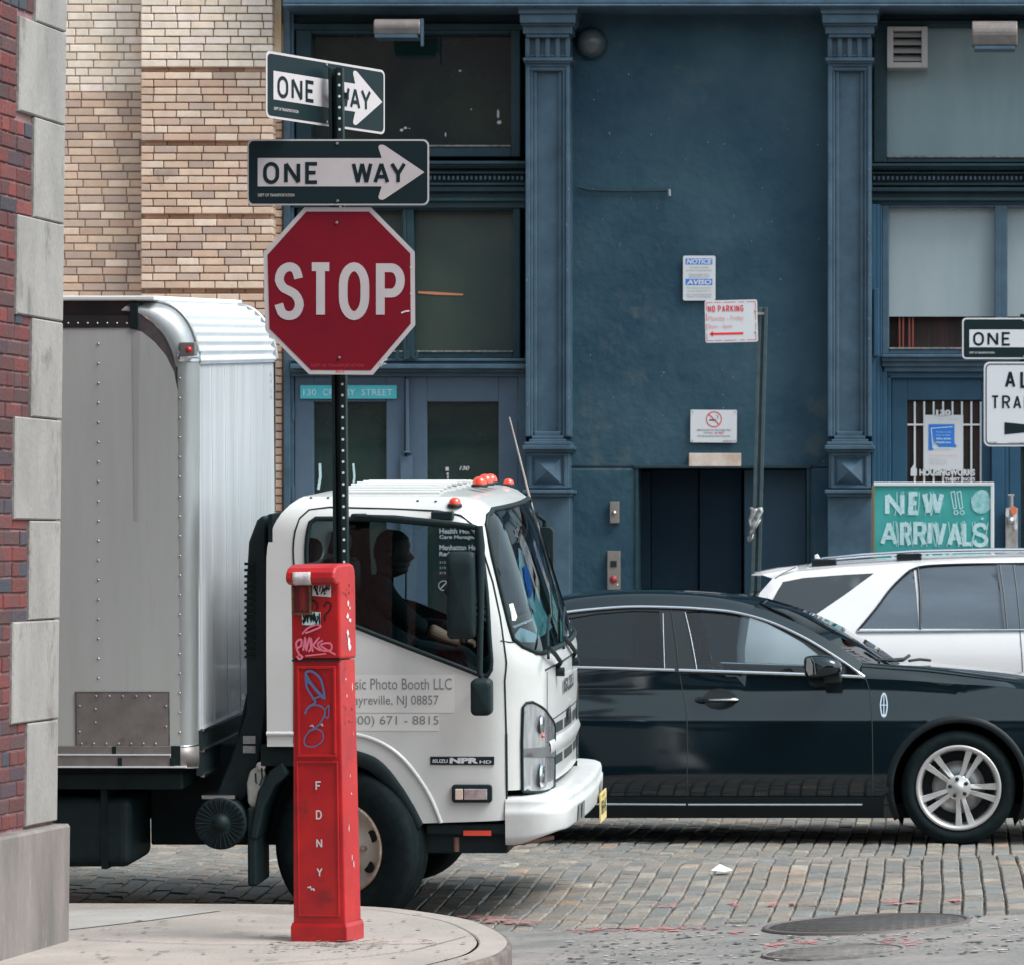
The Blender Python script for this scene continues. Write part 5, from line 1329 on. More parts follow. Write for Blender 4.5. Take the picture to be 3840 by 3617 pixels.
# side marker lamp in the door
mb = MB(); R_ = rrect((880 - 662) / TS, (1798 - 1550) / TS, (958 - 662) / TS, (1798 - 1515) / TS, .016)
mb.prism(R_, lambda u, v, d: Vector((u, -1 - d, v)), -.01, .02); lm = mb.build('side_lamp', M['blackp'], tru, bevel=.005)
mb = MB(); mb.box((904 - 662) / TS, (949 - 662) / TS, -1.026, -1.015, (1798 - 1544) / TS, (1798 - 1523) / TS); mb.build('lens', mat('clear_lens', (.42, .42, .44), .12, metal=.6, col2=(.7, .7, .72), scale=30), lm, bevel=.003)
mb = MB(); mb.box((887 - 662) / TS, (902 - 662) / TS, -1.026, -1.015, (1798 - 1544) / TS, (1798 - 1523) / TS); mb.build('lens', mat('peach_lens', (.66, .50, .42), .2), lm, bevel=.003)
# badge
fT = lambda u, v, l=0.0: Vector(((u - 662) / TS, -1.0005 - .006 - l, (1798 + v) / TS))
mb = MB(); mb.box((838 - 662) / TS, (962 - 662) / TS, -1.005, -.99, (1798 - 1477) / TS, (1798 - 1461) / TS); bd = mb.build('badge', M['blackp'], tru, bevel=.002)
mb = MB(); text(mb, 'ISUZU', fT, 843, -1473, 872, -1466, 0, .03, .1); text(mb, 'NPR', fT, 876, -1474, 932, -1463, 0, .06, .1); text(mb, 'HD', fT, 934, -1474, 957, -1468, 0, .02, .1); mb.build('lettering', M['sign_white_bright'], bd)
# lettering panels on the door
mb = MB(); fT2 = lambda u, v, l=0.0: Vector(((u - 662) / TS, -1.0015 - l, (1798 + v) / TS))
for (x0, x1, yt, yb) in ((600, 886, 1302, 1376), (600, 856, 1378, 1411)): mb.add([fT2(x0, -yb), fT2(x1, -yb), fT2(x1, -yt), fT2(x0, -yt)], [(0, 1, 2, 3)])
dp = mb.build('door_decal', mat('decal_vinyl', (.66, .645, .635), .3, coat=.3), tru)
mb = MB(); fT3 = lambda u, v, l=0.0: Vector(((u - 662) / TS, -1.003 - l, (1798 + v) / TS))
text(mb, 'Music Photo Booth LLC', fT3, 665, -1331, 881, -1309, 0, .0); text(mb, 'Sayreville, NJ 08857', fT3, 681, -1366, 855, -1342, 0, .0); text(mb, '(800) 671 - 8815', fT3, 676, -1404, 855, -1382)
mb.build('lettering', mat('faded_decal_print', (.20, .21, .22), .6), dp)
# headlight
hpx = [(1013, 1536), (1012, 1440), (1014, 1372), (1020, 1364), (1032, 1362), (1047, 1370), (1062, 1386), (1072, 1400), (1075, 1410), (1074, 1526), (1066, 1533), (1040, 1537)]
huv = [uv(*p, (.95, .8)) for p in hpx]
def uoff(poly, o, step=.04):
    mb = MB(); mb.panel(poly, lambda u, v: cabS(u, v, o), step=step); return mb
hl = uoff(huv, .006).build('headlight', mat('headlamp_reflector', (.60, .61, .64), .2, metal=.55, col2=(.34, .35, .38), scale=10, stretch=(3, 3, .5), bump=.4, bscale=16, coat=1.0), tru)
mb = MB(); cline(mb, huv, .007, .006, closed=True); mb.build('headlight_rim', M['blackp'], hl)
gp = [(1014, 1452), (1073, 1445), (1074, 1455), (1074, 1468), (1014, 1468)]
uoff([uv(*p, (.95, .8)) for p in gp], .010).build('lamp_divider', mat('lamp_grey', (.2, .205, .215), .35, metal=.5), hl)
mb = MB(); c = uv(1050, 1428, (1, .9)); mb.lathe([(.0001, -.004), (.006, .0), (.009, .008)], cabS(*c, .012), 'Y', 12); mb.build('indicator_bulb', M['amber'], hl)
mb = MB()
for cx, cy, rr in ((1048, 1405, .045), (1048, 1505, .06)):
    c = cabS(*uv(cx, cy, (1, .8)), .008); n = Vector((.75, -.66, 0)); 
    mb.lathe([(rr, 0), (rr * .85, .012), (rr * .4, .004), (.0001, .002)], c, 'X', 20)
mb.build('reflector_bowl', M['chrome_soft'], hl)
uoff(mir(huv), .006).build('headlight', bpy.data.materials['headlamp_reflector'], tru)
# grille: openings and badge on the front
gr = [[(1.20, .86), (1.27, .86), (1.27, .93), (1.20, .93)], [(1.36, .90), (1.62, .90), (1.62, .95), (1.36, .95)], [(1.20, .74), (1.26, .74), (1.26, .79), (1.20, .79)], [(1.34, .745), (1.60, .745), (1.60, .79), (1.34, .79)], [(1.66, .745), (2.02, .745), (2.02, .79), (1.66, .79)], [(1.68, .90), (2.0, .90), (2.0, .95), (1.68, .95)], [(2.08, .745), (2.34, .745), (2.34, .79), (2.08, .79)], [(2.06, .90), (2.32, .90), (2.32, .95), (2.06, .95)]]
mb = MB()
for g in gr: mb.panel(g, lambda u, v: cabS(u, v, .002), step=.1)
mb.build('grille_slot', M['seam'], cab)
mb = MB()
for v0, v1 in ((.80, .885),): mb.panel([(1.19, v0), (2.49, v0), (2.49, v1), (1.19, v1)], lambda u, v: cabS(u, v, .02 * (1 - abs(v - (v0 + v1) / 2) / .05)), step=.03)
mb.build('grille_bar', M['wp'], cab)
mb = MB(); cline(mb, [(1.12, 1.23), (1.3, 1.235), (UM, 1.24), (2.4, 1.235), (2.56, 1.23)], .005, 0); cline(mb, [(1.17, 1.22), (1.165, .97), (1.30, .975), (UM, .985), (2.4, .975)], .003, 0); mb.build('front_panel_seam', M['seam'], cab)
mb = MB(); a = uv(1099, 1386, (1.3, 1.0)); mb.panel([(a[0], a[1] - .04), (a[0] + .17, a[1] - .035), (a[0] + .17, a[1] + .035), (a[0], a[1] + .03)], lambda u, v: cabS(u, v, .006), step=.1); nb = mb.build('front_badge', M['blackp'], cab)
mb = MB(); text(mb, 'NPR', lambda u, v, l=0.0: cabS(u, v, .009), a[0] + .01, a[1] - .028, a[0] + .16, a[1] + .022, 0, .05); mb.build('lettering', M['chrome_soft'], nb)
mb = MB(); text(mb, 'ISUZU', lambda u, v, l=0.0: cabS(u, v, .009), UM - .22, 1.08, UM + .22, 1.15, 0, .05); mb.build('maker_lettering', M['chrome_soft'], cab)
# bumper
def bplan(s):  # s 0..1 around from near rear to far rear
    pts = [(.795, -.99), (.86, -.99), (.93, -.985), (.99, -.96), (1.04, -.91), (1.075, -.83), (1.09, -.6), (1.105, -.3), (1.11, 0)]
    pts = pts + [(x, -y) for x, y in reversed(pts[:-1])]
    return pts
bp_ = [(q.x, q.y) for q in catmull([(x, y, 0) for x, y in bplan(0)], 64)]
def brow(z, ins, zz=0.0):
    o = []
    for i, (x, y) in enumerate(bp_):
        a = Vector(bp_[max(0, i - 1)]); b = Vector(bp_[min(63, i + 1)]); t = (b - a).normalized(); n = Vector((t.y, -t.x))
        dz = zz * clamp((x - .85) / .2); o.append(Vector((x - n.x * ins, y - n.y * ins, z + dz)))
    return o
mb = MB(); rows = [brow(.405, .03, .06), brow(.41, .004, .06), brow(.45, .0, .03), brow(.55, -.004), brow(.575, -.004), brow(.578, .002), brow(.61, .002), brow(.628, .008), brow(.637, .03), brow(.640, .11), brow(.640, .20)]
mb.loft(rows); bm_ = mb.build('bumper', mat('bumper_paint', (.60, .595, .60), .4, col2=(.50, .49, .485), scale=4, coat=.3), tru)
mb = MB()
for (i0, i1) in ((17, 19), (20, 22), (42, 44), (45, 47)):
    for k in (0,):
        zz = (.47, .56); c = [brow(zz[0], -.004)[i0], brow(zz[0], -.004)[i1], brow(zz[1], -.007)[i1], brow(zz[1], -.007)[i0]]; c = [p + Vector((.003, -.003 if p.y < 0 else .003, 0)) for p in c]; mb.add(c, [(0, 1, 2, 3)])
mb.build('bumper_slot', mat('slot_grey', (.14, .145, .15), .6), bm_)
c = brow(.5, -.01); i0 = 29
pc = Vector((1.125, .42, .44))
mb = MB(); mb.box(1.118, 1.124, .27, .57, .37, .52); lp = mb.build('licence_plate', mat('plate_yellow', (.62, .42, .10), .5, col2=(.70, .60, .35), scale=12), tru)
mb = MB(); text(mb, 'XBR 41K', lambda u, v, l=0.0: Vector((1.126 + l, u, v)), .295, .41, .545, .48, 0, .03); text(mb, 'NEW JERSEY', lambda u, v, l=0.0: Vector((1.126, u, v)), .34, .49, .50, .508); mb.build('lettering', M['seam'], lp)
# roof clearance lights
def dome(x, y, z, r, nm='clearance_light'):
    mb = MB(); mb.lathe([(r, 0), (r * .98, r * .5), (r * .8, r * .95), (r * .4, r * 1.22), (.0001, r * 1.28)], (x, y, z), 'Z', 18); o = mb.build(nm, M['amber'], tru)
    mb = MB(); mb.lathe([(r * 1.15, -.006), (r * 1.15, .006), (r, .008)], (x, y, z), 'Z', 18); mb.build('lamp_base', M['blackp'], o)
pn = uv(883, 979, (.55, 2.08)); q = cabS(*pn); dome(q.x, q.y, q.z - .004, .031)
for yy, r in ((-.22, .036), (.0, .040), (.20, .036)): dome(.58, yy, VB + RV + .03, r)
dome(.60, .78, VB + RV - .002, .028)
# aerial
a = t2p((0.66, .86, 2.02)); mb = MB()
def far_pt(px, py, y): # point on lateral plane y
    lo = Vector((0, y, 0))
    x, z = 0.5, 1.5
    for _ in range(20):
        p = t2p((x, y, z)); x += (px - p[0]) / 367; z -= (py - p[1]) / 367
    return Vector((x, y, z))
pa, pb2 = far_pt(989, 810, .93), far_pt(1052, 1058, .93)
mb.tube([pb2, far_pt(1029, 968, .93), pa], .005, 6, rs=[.008, .006, .0035]); mb.build('aerial', mat('aerial_steel', (.42, .36, .32), .4, metal=.4), tru)
# wipers
mb = MB()
for y0 in (-.72, -.05):
    mb.tube([(.985, y0 + .30, 1.22), (1.005, y0 + .28, 1.25), (1.0, y0 + .1, 1.30), (.985, y0 - .05, 1.345)], .012, 6); mb.tube([(.99, y0 - .12, 1.30), (.955, y0 + .16, 1.41), (.935, y0 + .42, 1.47)], .008, 6); mb.tube([(.975, y0 + .30, 1.20), (1.02, y0 + .30, 1.20)], .022, 8)
mb.build('wiper', M['blackp'], tru)
# papers and stickers behind the windscreen
def inws(poly, o, m, nm='dashboard_paper'):
    mb = MB(); mb.panel([uv(*p, (1.2, 1.5)) for p in poly], lambda u, v: cabS(u, v, o), step=.06); return mb.build(nm, m, wsO)
inws([(1018, 1062), (1026, 1070), (1046, 1150), (1052, 1190), (1034, 1168), (1020, 1110)], -.03, mat('paper_pale', (.50, .62, .68), .6))
inws([(1024, 1098), (1033, 1098), (1041, 1150), (1036, 1162), (1028, 1130)], -.02, M['print_blue'], 'blue_sticker')
inws([(1056, 1136), (1070, 1180), (1088, 1216), (1060, 1240), (1048, 1200)], -.04, mat('map_green', (.16, .42, .44), .6, col2=(.30, .55, .55), scale=14))
inws([(1004, 1236), (1020, 1218), (1056, 1232), (1050, 1246), (1012, 1246)], -.03, bpy.data.materials['paper_pale'])
inws([(990, 1172), (998, 1170), (1006, 1196), (1003, 1204), (996, 1204)], -.006, M['trim_white'], 'toll_sticker')
# interior: dashboard, steering wheel, seats
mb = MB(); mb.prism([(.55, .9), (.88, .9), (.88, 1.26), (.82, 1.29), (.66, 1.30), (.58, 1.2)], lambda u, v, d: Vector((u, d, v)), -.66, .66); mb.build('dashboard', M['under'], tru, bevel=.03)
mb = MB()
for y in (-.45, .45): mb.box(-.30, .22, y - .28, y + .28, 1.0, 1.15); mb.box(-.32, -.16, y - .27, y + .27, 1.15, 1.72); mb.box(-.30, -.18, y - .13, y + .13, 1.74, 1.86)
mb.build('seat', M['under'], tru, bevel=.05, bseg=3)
sc_ = Vector((.50, .42, 1.44)); th = rad(34)
mb = MB(); ring = [sc_ + Vector((-.21 * cos(a) * cos(th), .21 * sin(a), .21 * cos(a) * sin(th))) for a in [2 * PI * k / 36 for k in range(36)]]
mb.loft([[ring[k] + (Vector((sin(th), 0, cos(th))) * sin(b) + (ring[k] - sc_).normalized() * cos(b)) * .014 for k in range(36)] for b in [2 * PI * j / 8 for j in range(9)]], closed=True)
for k in (0, 12, 24): mb.tube([sc_, ring[k]], .014, 6)
mb.tube([sc_, sc_ + Vector((.2, 0, -.3))], .03, 8); mb.build('steering_wheel', M['blackp'], tru)
# mirror frame on the near side
yM = -1.13
def nm_(px, py, y=yM): s = F / 20.47; return Vector(((px - XV) / s - TX + .002 - (TX - TX), y, (1798 - py) / 404 + .0))
def np_(px, py, y=yM):
    x, z = (px - 662) / TS, (1798 - py) / TS
    for _ in range(12):
        p = t2p((x, y, z)); x += (px - p[0]) / 405; z -= (py - p[1]) / 405
    return Vector((x, y, z))
mb = MB(); mb.tube([np_(684, 1002, -1.0), np_(700, 1003, -1.04), np_(768, 1007, -1.06), np_(850, 1015, -1.08), np_(918, 1022), np_(929, 1026)], .013, 8, rs=[.012, .014, .019, .019, .014, .014])
mb.tube([np_(929, 1020), np_(932, 1060), np_(933, 1180), np_(931, 1310)], .015, 8, rs=[.02, .024, .016, .014])
mb.tube([np_(929, 1026), np_(914, 1022, -1.02), np_(905, 1018, -.98)], .01, 6); mb.tube([np_(931, 1308), np_(936, 1318, -1.05), np_(940, 1322, -1.0)], .012, 6)
mf = mb.build('mirror_arm', M['blackp'], tru)
mb = MB(); a, b = np_(683, 996, -1.0), np_(712, 1008, -1.0); mb.box(a.x, b.x, -1.03, -.98, b.z, a.z); a, b = np_(838, 992, -.99), np_(880, 1008, -.99); mb.box(a.x, b.x, -1.02, -.95, b.z, a.z); mb.build('arm_mount', M['blackp'], mf, bevel=.006)
def mirror(x0, x1, yt, yb, y, depth, name='mirror'):
    a, b = np_(x0, yt, y), np_(x1, yb, y); mb = MB(); R_ = rrect(a.x, b.z, b.x, a.z, .025)
    mb.loft([[Vector((u, y - depth * .5, v)) for u, v in R_], [Vector((u, y + depth * .2, v)) for u, v in R_]], closed=True)
    cx, cz = (a.x + b.x) / 2, (a.z + b.z) / 2
    mb.loft([[Vector((cx + (u - cx) * k, y - depth * .5 - dd, cz + (v - cz) * k)) for u, v in R_] for k, dd in ((1, 0), (.93, .012), (.7, .018), (.01, .02))], closed=True)
    mb.loft([[Vector((cx + (u - cx) * k, y + depth * .2, cz + (v - cz) * k)) for u, v in R_] for k in (1, .01)], closed=True)
    return mb.build(name, M['blackp'], tru)
mirror(869, 924, 1070, 1239, -1.14, .08); m2 = mirror(916, 957, 1316, 1387, -1.13, .10)
# far-side mirror
mb = MB(); R_ = rrect(.70, 1.35, .80, 1.85, .03); mb.prism(R_, lambda u, v, d: Vector((u, d, v)), 1.05, 1.15); mb.tube([(.72, .98, 1.92), (.75, 1.1, 1.88), (.75, 1.1, 1.3), (.74, .98, 1.25)], .014, 6); mb.build('mirror', M['blackp'], tru, bevel=.02)
# front wheels, steered
def tyre(c, r, rr, w, m, parent, yaw=0, name='tyre', lugs=True):
    mb = MB(); h = w / 2
    mb.lathe([(rr, -h * .75), (rr + .01, -h * .9), (rr + (r - rr) * .5, -h), (r - .03, -h * .93), (r - .008, -h * .78), (r, -h * .6), (r, h * .6), (r - .008, h * .78), (r - .03, h * .93), (rr + (r - rr) * .5, h), (rr, h * .75)], (0, 0, 0), 'Y', 48)
    for k in (-.45, 0, .45): mb.lathe([(r + .0015, h * k - .006), (r + .0015, h * k + .006)], (0, 0, 0), 'Y', 48)
    o = mb.build(name, m, parent); o.location = c; o.rotation_euler = (0, 0, yaw); return o
M['rimw'] = mat('rim_white_rusty', (.60, .56, .52), .5, col2=(.46, .38, .32), scale=5, stain=(.28, .10, .05), stain_scale=8, stain_lo=.62)
M['rust'] = mat('rust', (.33, .17, .09), .8, col2=(.48, .42, .38), scale=20)
for sgn in (-1, 1):
    yw = rad(-22)
    w0 = empty('front_wheel', (0, 0, 0), None, None); w0.parent = tru; w0.location = (.032, sgn * .86, .386); w0.rotation_euler = (0, 0, yw + (0 if sgn < 0 else PI))
    tyre((0, 0, 0), .386, .222, .215, M['rubber'], w0)
    mb = MB(); mb.lathe([(.222, -.082), (.226, -.100), (.214, -.104), (.206, -.092), (.200, -.06), (.192, -.02)], (0, 0, 0), 'Y', 40); mb.build('rim', M['rust'], w0)
    mb = MB(); mb.lathe([(.200, -.045), (.185, -.028), (.165, -.030), (.12, -.052), (.085, -.062), (.08, -.09), (.065, -.12), (.0001, -.125)], (0, 0, 0), 'Y', 40); mb.build('disc', M['rimw'], w0)
    mb = MB()
    for k in range(6): a = k * PI / 3 + .4; mb.lathe([(.030, -.004), (.0001, -.004)], (.150 * cos(a), -.038, .150 * sin(a)), 'Y', 14)
    mb.build('disc_hole', M['gap'], w0)
    mb = MB()
    for k in range(6): a = k * PI / 3; mb.lathe([(.014, .01), (.014, -.012), (.0001, -.014)], (.105 * cos(a), -.062, .105 * sin(a)), 'Y', 6)
    mb.build('wheel_nut', M['rust'], w0)
for sgn in (-1, 1):
    for dy in (.86, .62):
        o = tyre((-3.85, sgn * dy, .386), .386, .222, .21, M['rubber'], tru, name='rear_tyre')
# chassis and underbody
mb = MB(); mb.box(-4.9, .9, -.45, -.37, .58, .78); mb.box(-4.9, .9, .37, .45, .58, .78)
for x in (-4.6, -3.6, -2.6, -1.6, -.9, -.3, .4): mb.box(x, x + .08, -.45, .45, .6, .74)
mb.box(-4.8, -.75, -1.05, 1.05, .68, .76); mb.box(-1.0, .85, -.6, .6, .36, .86); mb.box(-2.9, -1.2, .55, .75, .36, .7); mb.box(-.45, .75, .72, .95, .5, .86)
mb.box(-4.8, -1.0, .82, .86, .33, .72); mb.tube([(0, -.75, .38), (0, .75, .38)], .06, 10); mb.tube([(-3.85, -.75, .38), (-3.85, .75, .38)], .08, 10)
mb.build('chassis', M['under'], tru, bevel=.01)
mb = MB(); a, b = np_(60, 1546, -1.0), np_(255, 1684, -1.0); mb.box(a.x - .3, b.x, -1.0, -.5, b.z, a.z); bt = mb.build('fuel_tank', M['blackp'], tru, bevel=.05, bseg=4)
mb = MB(); a = np_(200, 1552, -1.0); mb.box(a.x - .01, a.x + .02, -1.006, -.5, b.z - .005, .76); mb.build('tank_strap', M['under'], bt)
# air intake stack behind the cab
mb = MB()
A = lambda px, py, y=-.80: np_(px, py, y)
st_ = [(521, 1003), (514, 999), (503, 1008), (487, 1050), (483, 1120), (481, 1240), (484, 1380), (470, 1420), (450, 1475), (424, 1540), (470, 1556), (500, 1520), (512, 1440), (521, 1360)]
mb.prism([(A(*p).x, A(*p).z) for p in st_], lambda u, v, d: Vector((u, d, v)), -.86, -.62); ais = mb.build('air_intake', M['blackp'], tru, bevel=.02)
mb = MB()
for k in range(16):
    y = 1090 + k * 12; a, b = A(482, y), A(500, y + 5); mb.box(a.x - .006, b.x, -.872, -.85, b.z, a.z)
mb.build('louvre', M['under'], ais)
mb = MB(); st2 = [(477, 1335), (470, 1350), (456, 1420), (452, 1450), (480, 1450)]; mb.prism([(A(*p).x, A(*p).z) for p in st2], lambda u, v, d: Vector((u, d, v)), -.7, -.4); mb.build('intake_shroud', M['under'], ais, bevel=.01)
mb = MB()
for yt, yb in ((1428, 1443), (1447, 1461)): a, b = A(472, yt, -.87), A(496, yb, -.87); mb.box(a.x, b.x, -.874, -.855, b.z, a.z)
mb.build('warning_label', mat('label_grey', (.36, .37, .38), .6, col2=(.22, .23, .24), scale=60), ais)
mb = MB(); c = A(429, 1597, -.95); mb.lathe([(.122, .38), (.125, .05), (.128, .03), (.128, -.005), (.118, -.02), (.09, -.012), (.05, -.016), (.035, -.02), (.03, -.034), (.0001, -.036)], c, 'Y', 40); af = mb.build('air_filter', M['blackp'], tru)
mb = MB()
for k in range(28): a = 2 * PI * k / 28; mb.tube([c + Vector((.055 * cos(a), -.016, .055 * sin(a))), c + Vector((.118 * cos(a), -.022, .118 * sin(a)))], .0035, 4)
mb.build('filter_rib', M['under'], af)
mb = MB(); mb.box(c.x - .09, c.x + .07, -.96, -.6, c.z + .118, c.z + .135); mb.build('clamp_band', M['chrome_soft'], af)
# washer bottle with cap and hose
mb = MB(); st3 = [(494, 1491), (505, 1484), (522, 1486), (524, 1500), (518, 1520), (508, 1560), (500, 1567), (490, 1552), (488, 1515)]
mb.prism([(A(*p).x, A(*p).z) for p in st3], lambda u, v, d: Vector((u, d, v)), -.93, -.80); wb_ = mb.build('washer_bottle', mat('bottle_plastic', (.50, .50, .46), .4, col2=(.36, .37, .34), scale=12), tru, bevel=.014, bseg=3)
mb = MB(); c = A(506, 1487, -.94); mb.lathe([(.022, .02), (.022, -.006), (.0001, -.008)], c, 'Y', 16); mb.build('cap', mat('cap_white', (.5, .47, .45), .4), wb_)
mb = MB(); mb.tube([A(508, 1490, -.95), A(509, 1510, -.96), A(504, 1524, -.96), A(497, 1518, -.96), A(496, 1500, -.955)], .004, 6); mb.build('hose', M['under'], wb_)
# mudguard and flap ahead of the wheel
mb = MB(); st4 = [(560, 1470), (535, 1490), (512, 1530), (502, 1580), (496, 1620), (512, 1622), (525, 1560), (545, 1520), (572, 1495)]
mb.prism([(A(*p).x, A(*p).z) for p in st4], lambda u, v, d: Vector((u, d, v)), -.97, -.60); a, b = A(491, 1560), A(511, 1712); mb.box(a.x, b.x, -.96, -.62, b.z, a.z); mb.build('mudguard', M['blackp'], tru, bevel=.012)
mb = MB(); a, b = A(517, 1440), A(600, 1480); mb.box(a.x, b.x, -.95, .95, b.z, a.z); mb.build('cab_mount', M['under'], tru)
# ---- cargo box
BYN, BYF, BR = -1.12, 1.12, .106
def bp2(px, py): return ((px - 662) / 405.2 , (1801 - py) / 405.2)
def bnp(px, py, y=BYN):
    x, z = (px - 662) / TS, (1798 - py) / TS
    for _ in range(14):
        p = t2p((x, y, z)); x += (px - p[0]) / 405; z -= (py - p[1]) / 405
    return x, z
xr0 = -5.2
zb0 = bnp(200, 1489)[1]; zb1 = bnp(200, 1449)[1]; ztop = bnp(200, 640)[1]
xp = bnp(345, 1000)[0]; xfz = bnp(388, 1000)[0]
ARCP = [bnp(*p) for p in ((345, 1430), (345, 760), (341, 712), (332, 678), (316, 648), (294, 625), (270, 609), (235, 603))]
sarc = [bnp(*p) for p in ((345, 760), (338, 722), (322, 690), (300, 664), (276, 645), (250, 637))]
side = [(xr0, zb1)] + [(xp, zb1)] + sarc + [(xr0, sarc[-1][1])]
mb = MB(); sh = sarc + [(q[0], q[1]) for q in reversed(ARCP[1:])]; mb.add([Vector((x, BYN + .004, z)) for x, z in sh], [(i, i + 1, len(sh) - 2 - i, len(sh) - 1 - i) for i in range(5)]); SHM = mb
mb = MB(); mb.add([Vector((x, BYN, z)) for x, z in side], [tuple(range(len(side)))]); mb.add([Vector((x, BYF, z)) for x, z in side], [tuple(reversed(range(len(side))))]); sd = mb.build('box_side', M['boxside'], tru); SHM.build('shoulder_plate', mat('shoulder_metal', (.13, .13, .135), .3, metal=.8, col2=(.35, .34, .33), scale=6), tru)
mb = MB()   # rust streak below the rail joint
for (x0, x1, y1) in ((318, 325, 850), (321, 328, 1050)):
    pass
def rivets(name, pts, parent, r=.0055, y=BYN, m='steel'):
    mb = MB()
    for px, py in pts: x, z = bnp(px, py, y); mb.lathe([(r, 0), (r * .7, -.004), (.0001, -.005)], (x, y, z), 'Y', 8)
    mb.build(name, M[m], parent)
rivets('rivet_row', [(191, 668 + k * 38.1) for k in range(21)], sd, .0065)
mb = MB()   # riveted top rail, its dark reflection painted into the metal colour
zr0 = bnp(200, 637)[1]; zr1 = bnp(200, 613)[1]; zr2 = bnp(200, 589)[1]; xe = bnp(258, 600)[0]
mb.box(xr0, xe, BYN - .004, BYN + .02, zr0, zr1); mb.box(xr0, bnp(275, 600)[0], BYN + .03, BYN + .06, zr1, zr2 + .02); rl = mb.build('top_rail', mat('top_rail_metal', (.05, .06, .065), .3, metal=.7, col2=(.10, .085, .08), scale=4), tru)
rivets('rivet_row', [(113 + k * 19, 628) for k in range(9)], rl, .0055, BYN - .004)
mb = MB(); mb.box(xr0, bnp(300, 588)[0], BYN + .0, BYF, zr2 + .012, zr2 + .035); rf = mb.build('box_roof', mat('box_roof_white', (.72, .72, .72), .5), tru, bevel=.006)
mb = MB(); mb.box(bnp(253, 600)[0], bnp(268, 600)[0], BYN - .01, BYN + .03, zr0 - .005, zr2); mb.build('rail_joint', M['under'], rl)
# rounded aluminium corner trim following post, shoulder and roof edge
inner = [bnp(345, 1489)] + ARCP
outerp = [bnp(388, 1489, BYN + BR), bnp(388, 1430, BYN + BR), bnp(388, 760, BYN + BR), bnp(386, 705, BYN + BR), bnp(378, 660, BYN + BR), bnp(362, 625, BYN + BR), bnp(338, 600, BYN + BR), bnp(308, 589, BYN + BR), bnp(262, 586, BYN + BR)]
def dens(pts, n=60):
    return [(q.x, q.z) for q in catmull([(p[0], 0, p[1]) for p in pts], n)]
def dens2(pi, po, n=12):
    I, O = [], []
    for k in range(len(pi) - 1):
        for j in range(n):
            pass
    a = [Vector((p[0], 0, p[1])) for p in pi]; b = [Vector((p[0], 0, p[1])) for p in po]; m = len(a) - 1
    def cr(P_, k, t):
        p0, p1, p2, p3 = P_[max(0, k - 1)], P_[k], P_[k + 1], P_[min(m, k + 2)]
        return 0.5 * ((2 * p1) + (p2 - p0) * t + (2 * p0 - 5 * p1 + 4 * p2 - p3) * t * t + (3 * p1 - p0 - 3 * p2 + p3) * t ** 3)
    for k in range(m):
        for j in range(n):
            t = j / n
            if k <= 1: I.append(a[k].lerp(a[k + 1], t)); O.append(b[k].lerp(b[k + 1], t))
            else: I.append(cr(a, k, t)); O.append(cr(b, k, t))
    I.append(a[-1]); O.append(b[-1]); return I, O
I_, O_ = dens2(inner, outerp, 10)
rows = []
for j in range(9):
    a = j / 8 * PI / 2
    rows.append([Vector((i.x + (o.x - i.x) * sin(a), BYN + BR * (1 - cos(a)), i.z + (o.z - i.z) * sin(a))) for i, o in zip(I_, O_)])
mb = MB(); mb.loft(rows); ct = mb.build('corner_post', M['alu'], tru)
mb = MB(); mb.loft([[Vector((p.x, BYF - (p.y - BYN), p.z)) for p in r] for r in rows]); mb.build('corner_post', M['alu'], tru)
rivets('rivet_row', [(345 + 4, 735 + k * 38.1) for k in range(19)], ct, .0055, BYN + .0)
mb = MB(); mb.loft([[Vector((p.x, p.y - .002, p.z)) for p in [r[9 + 0] for r in rows]]] * 1 + [[Vector((p.x, p.y - .002, p.z)) for p in [r[9] for r in rows]]])
# collar and lamp on the post
def postring(py, h, o, m, nm):
    mb = MB(); R0 = []
    for dz in (-h / 2, h / 2):
        x0, z0 = bnp(345, py); x1 = bnp(388, py, BYN + BR)[0]
        R0.append([Vector((x0 + (x1 - x0) * sin(a) + o * sin(a), BYN + BR * (1 - cos(a)) - o * cos(a), z0 + dz)) for a in [k / 10 * PI / 2 for k in range(11)]])
    mb.loft(R0); return mb.build(nm, m, ct, solid=.004)
postring(693, .05, .004, M['chrome_soft'], 'collar'); postring(1448, .006, .004, M['chrome_soft'], 'collar'); postring(1468, .10, .003, M['alu_dull'], 'post_foot')
x_, z_ = bnp(368, 679, BYN + .01); mb = MB(); mb.box(x_ - .045, x_ + .03, BYN - .008, BYN + .05, z_ - .03, z_ + .035); ml = mb.build('marker_light', M['alu_dull'], tru, bevel=.005)
mb = MB(); mb.lathe([(.015, 0), (.011, -.01), (.0001, -.014)], (x_, BYN - .008, z_), 'Y', 14); mb.build('lens', mat('red_lens', (.6, .02, .03), .25), ml)
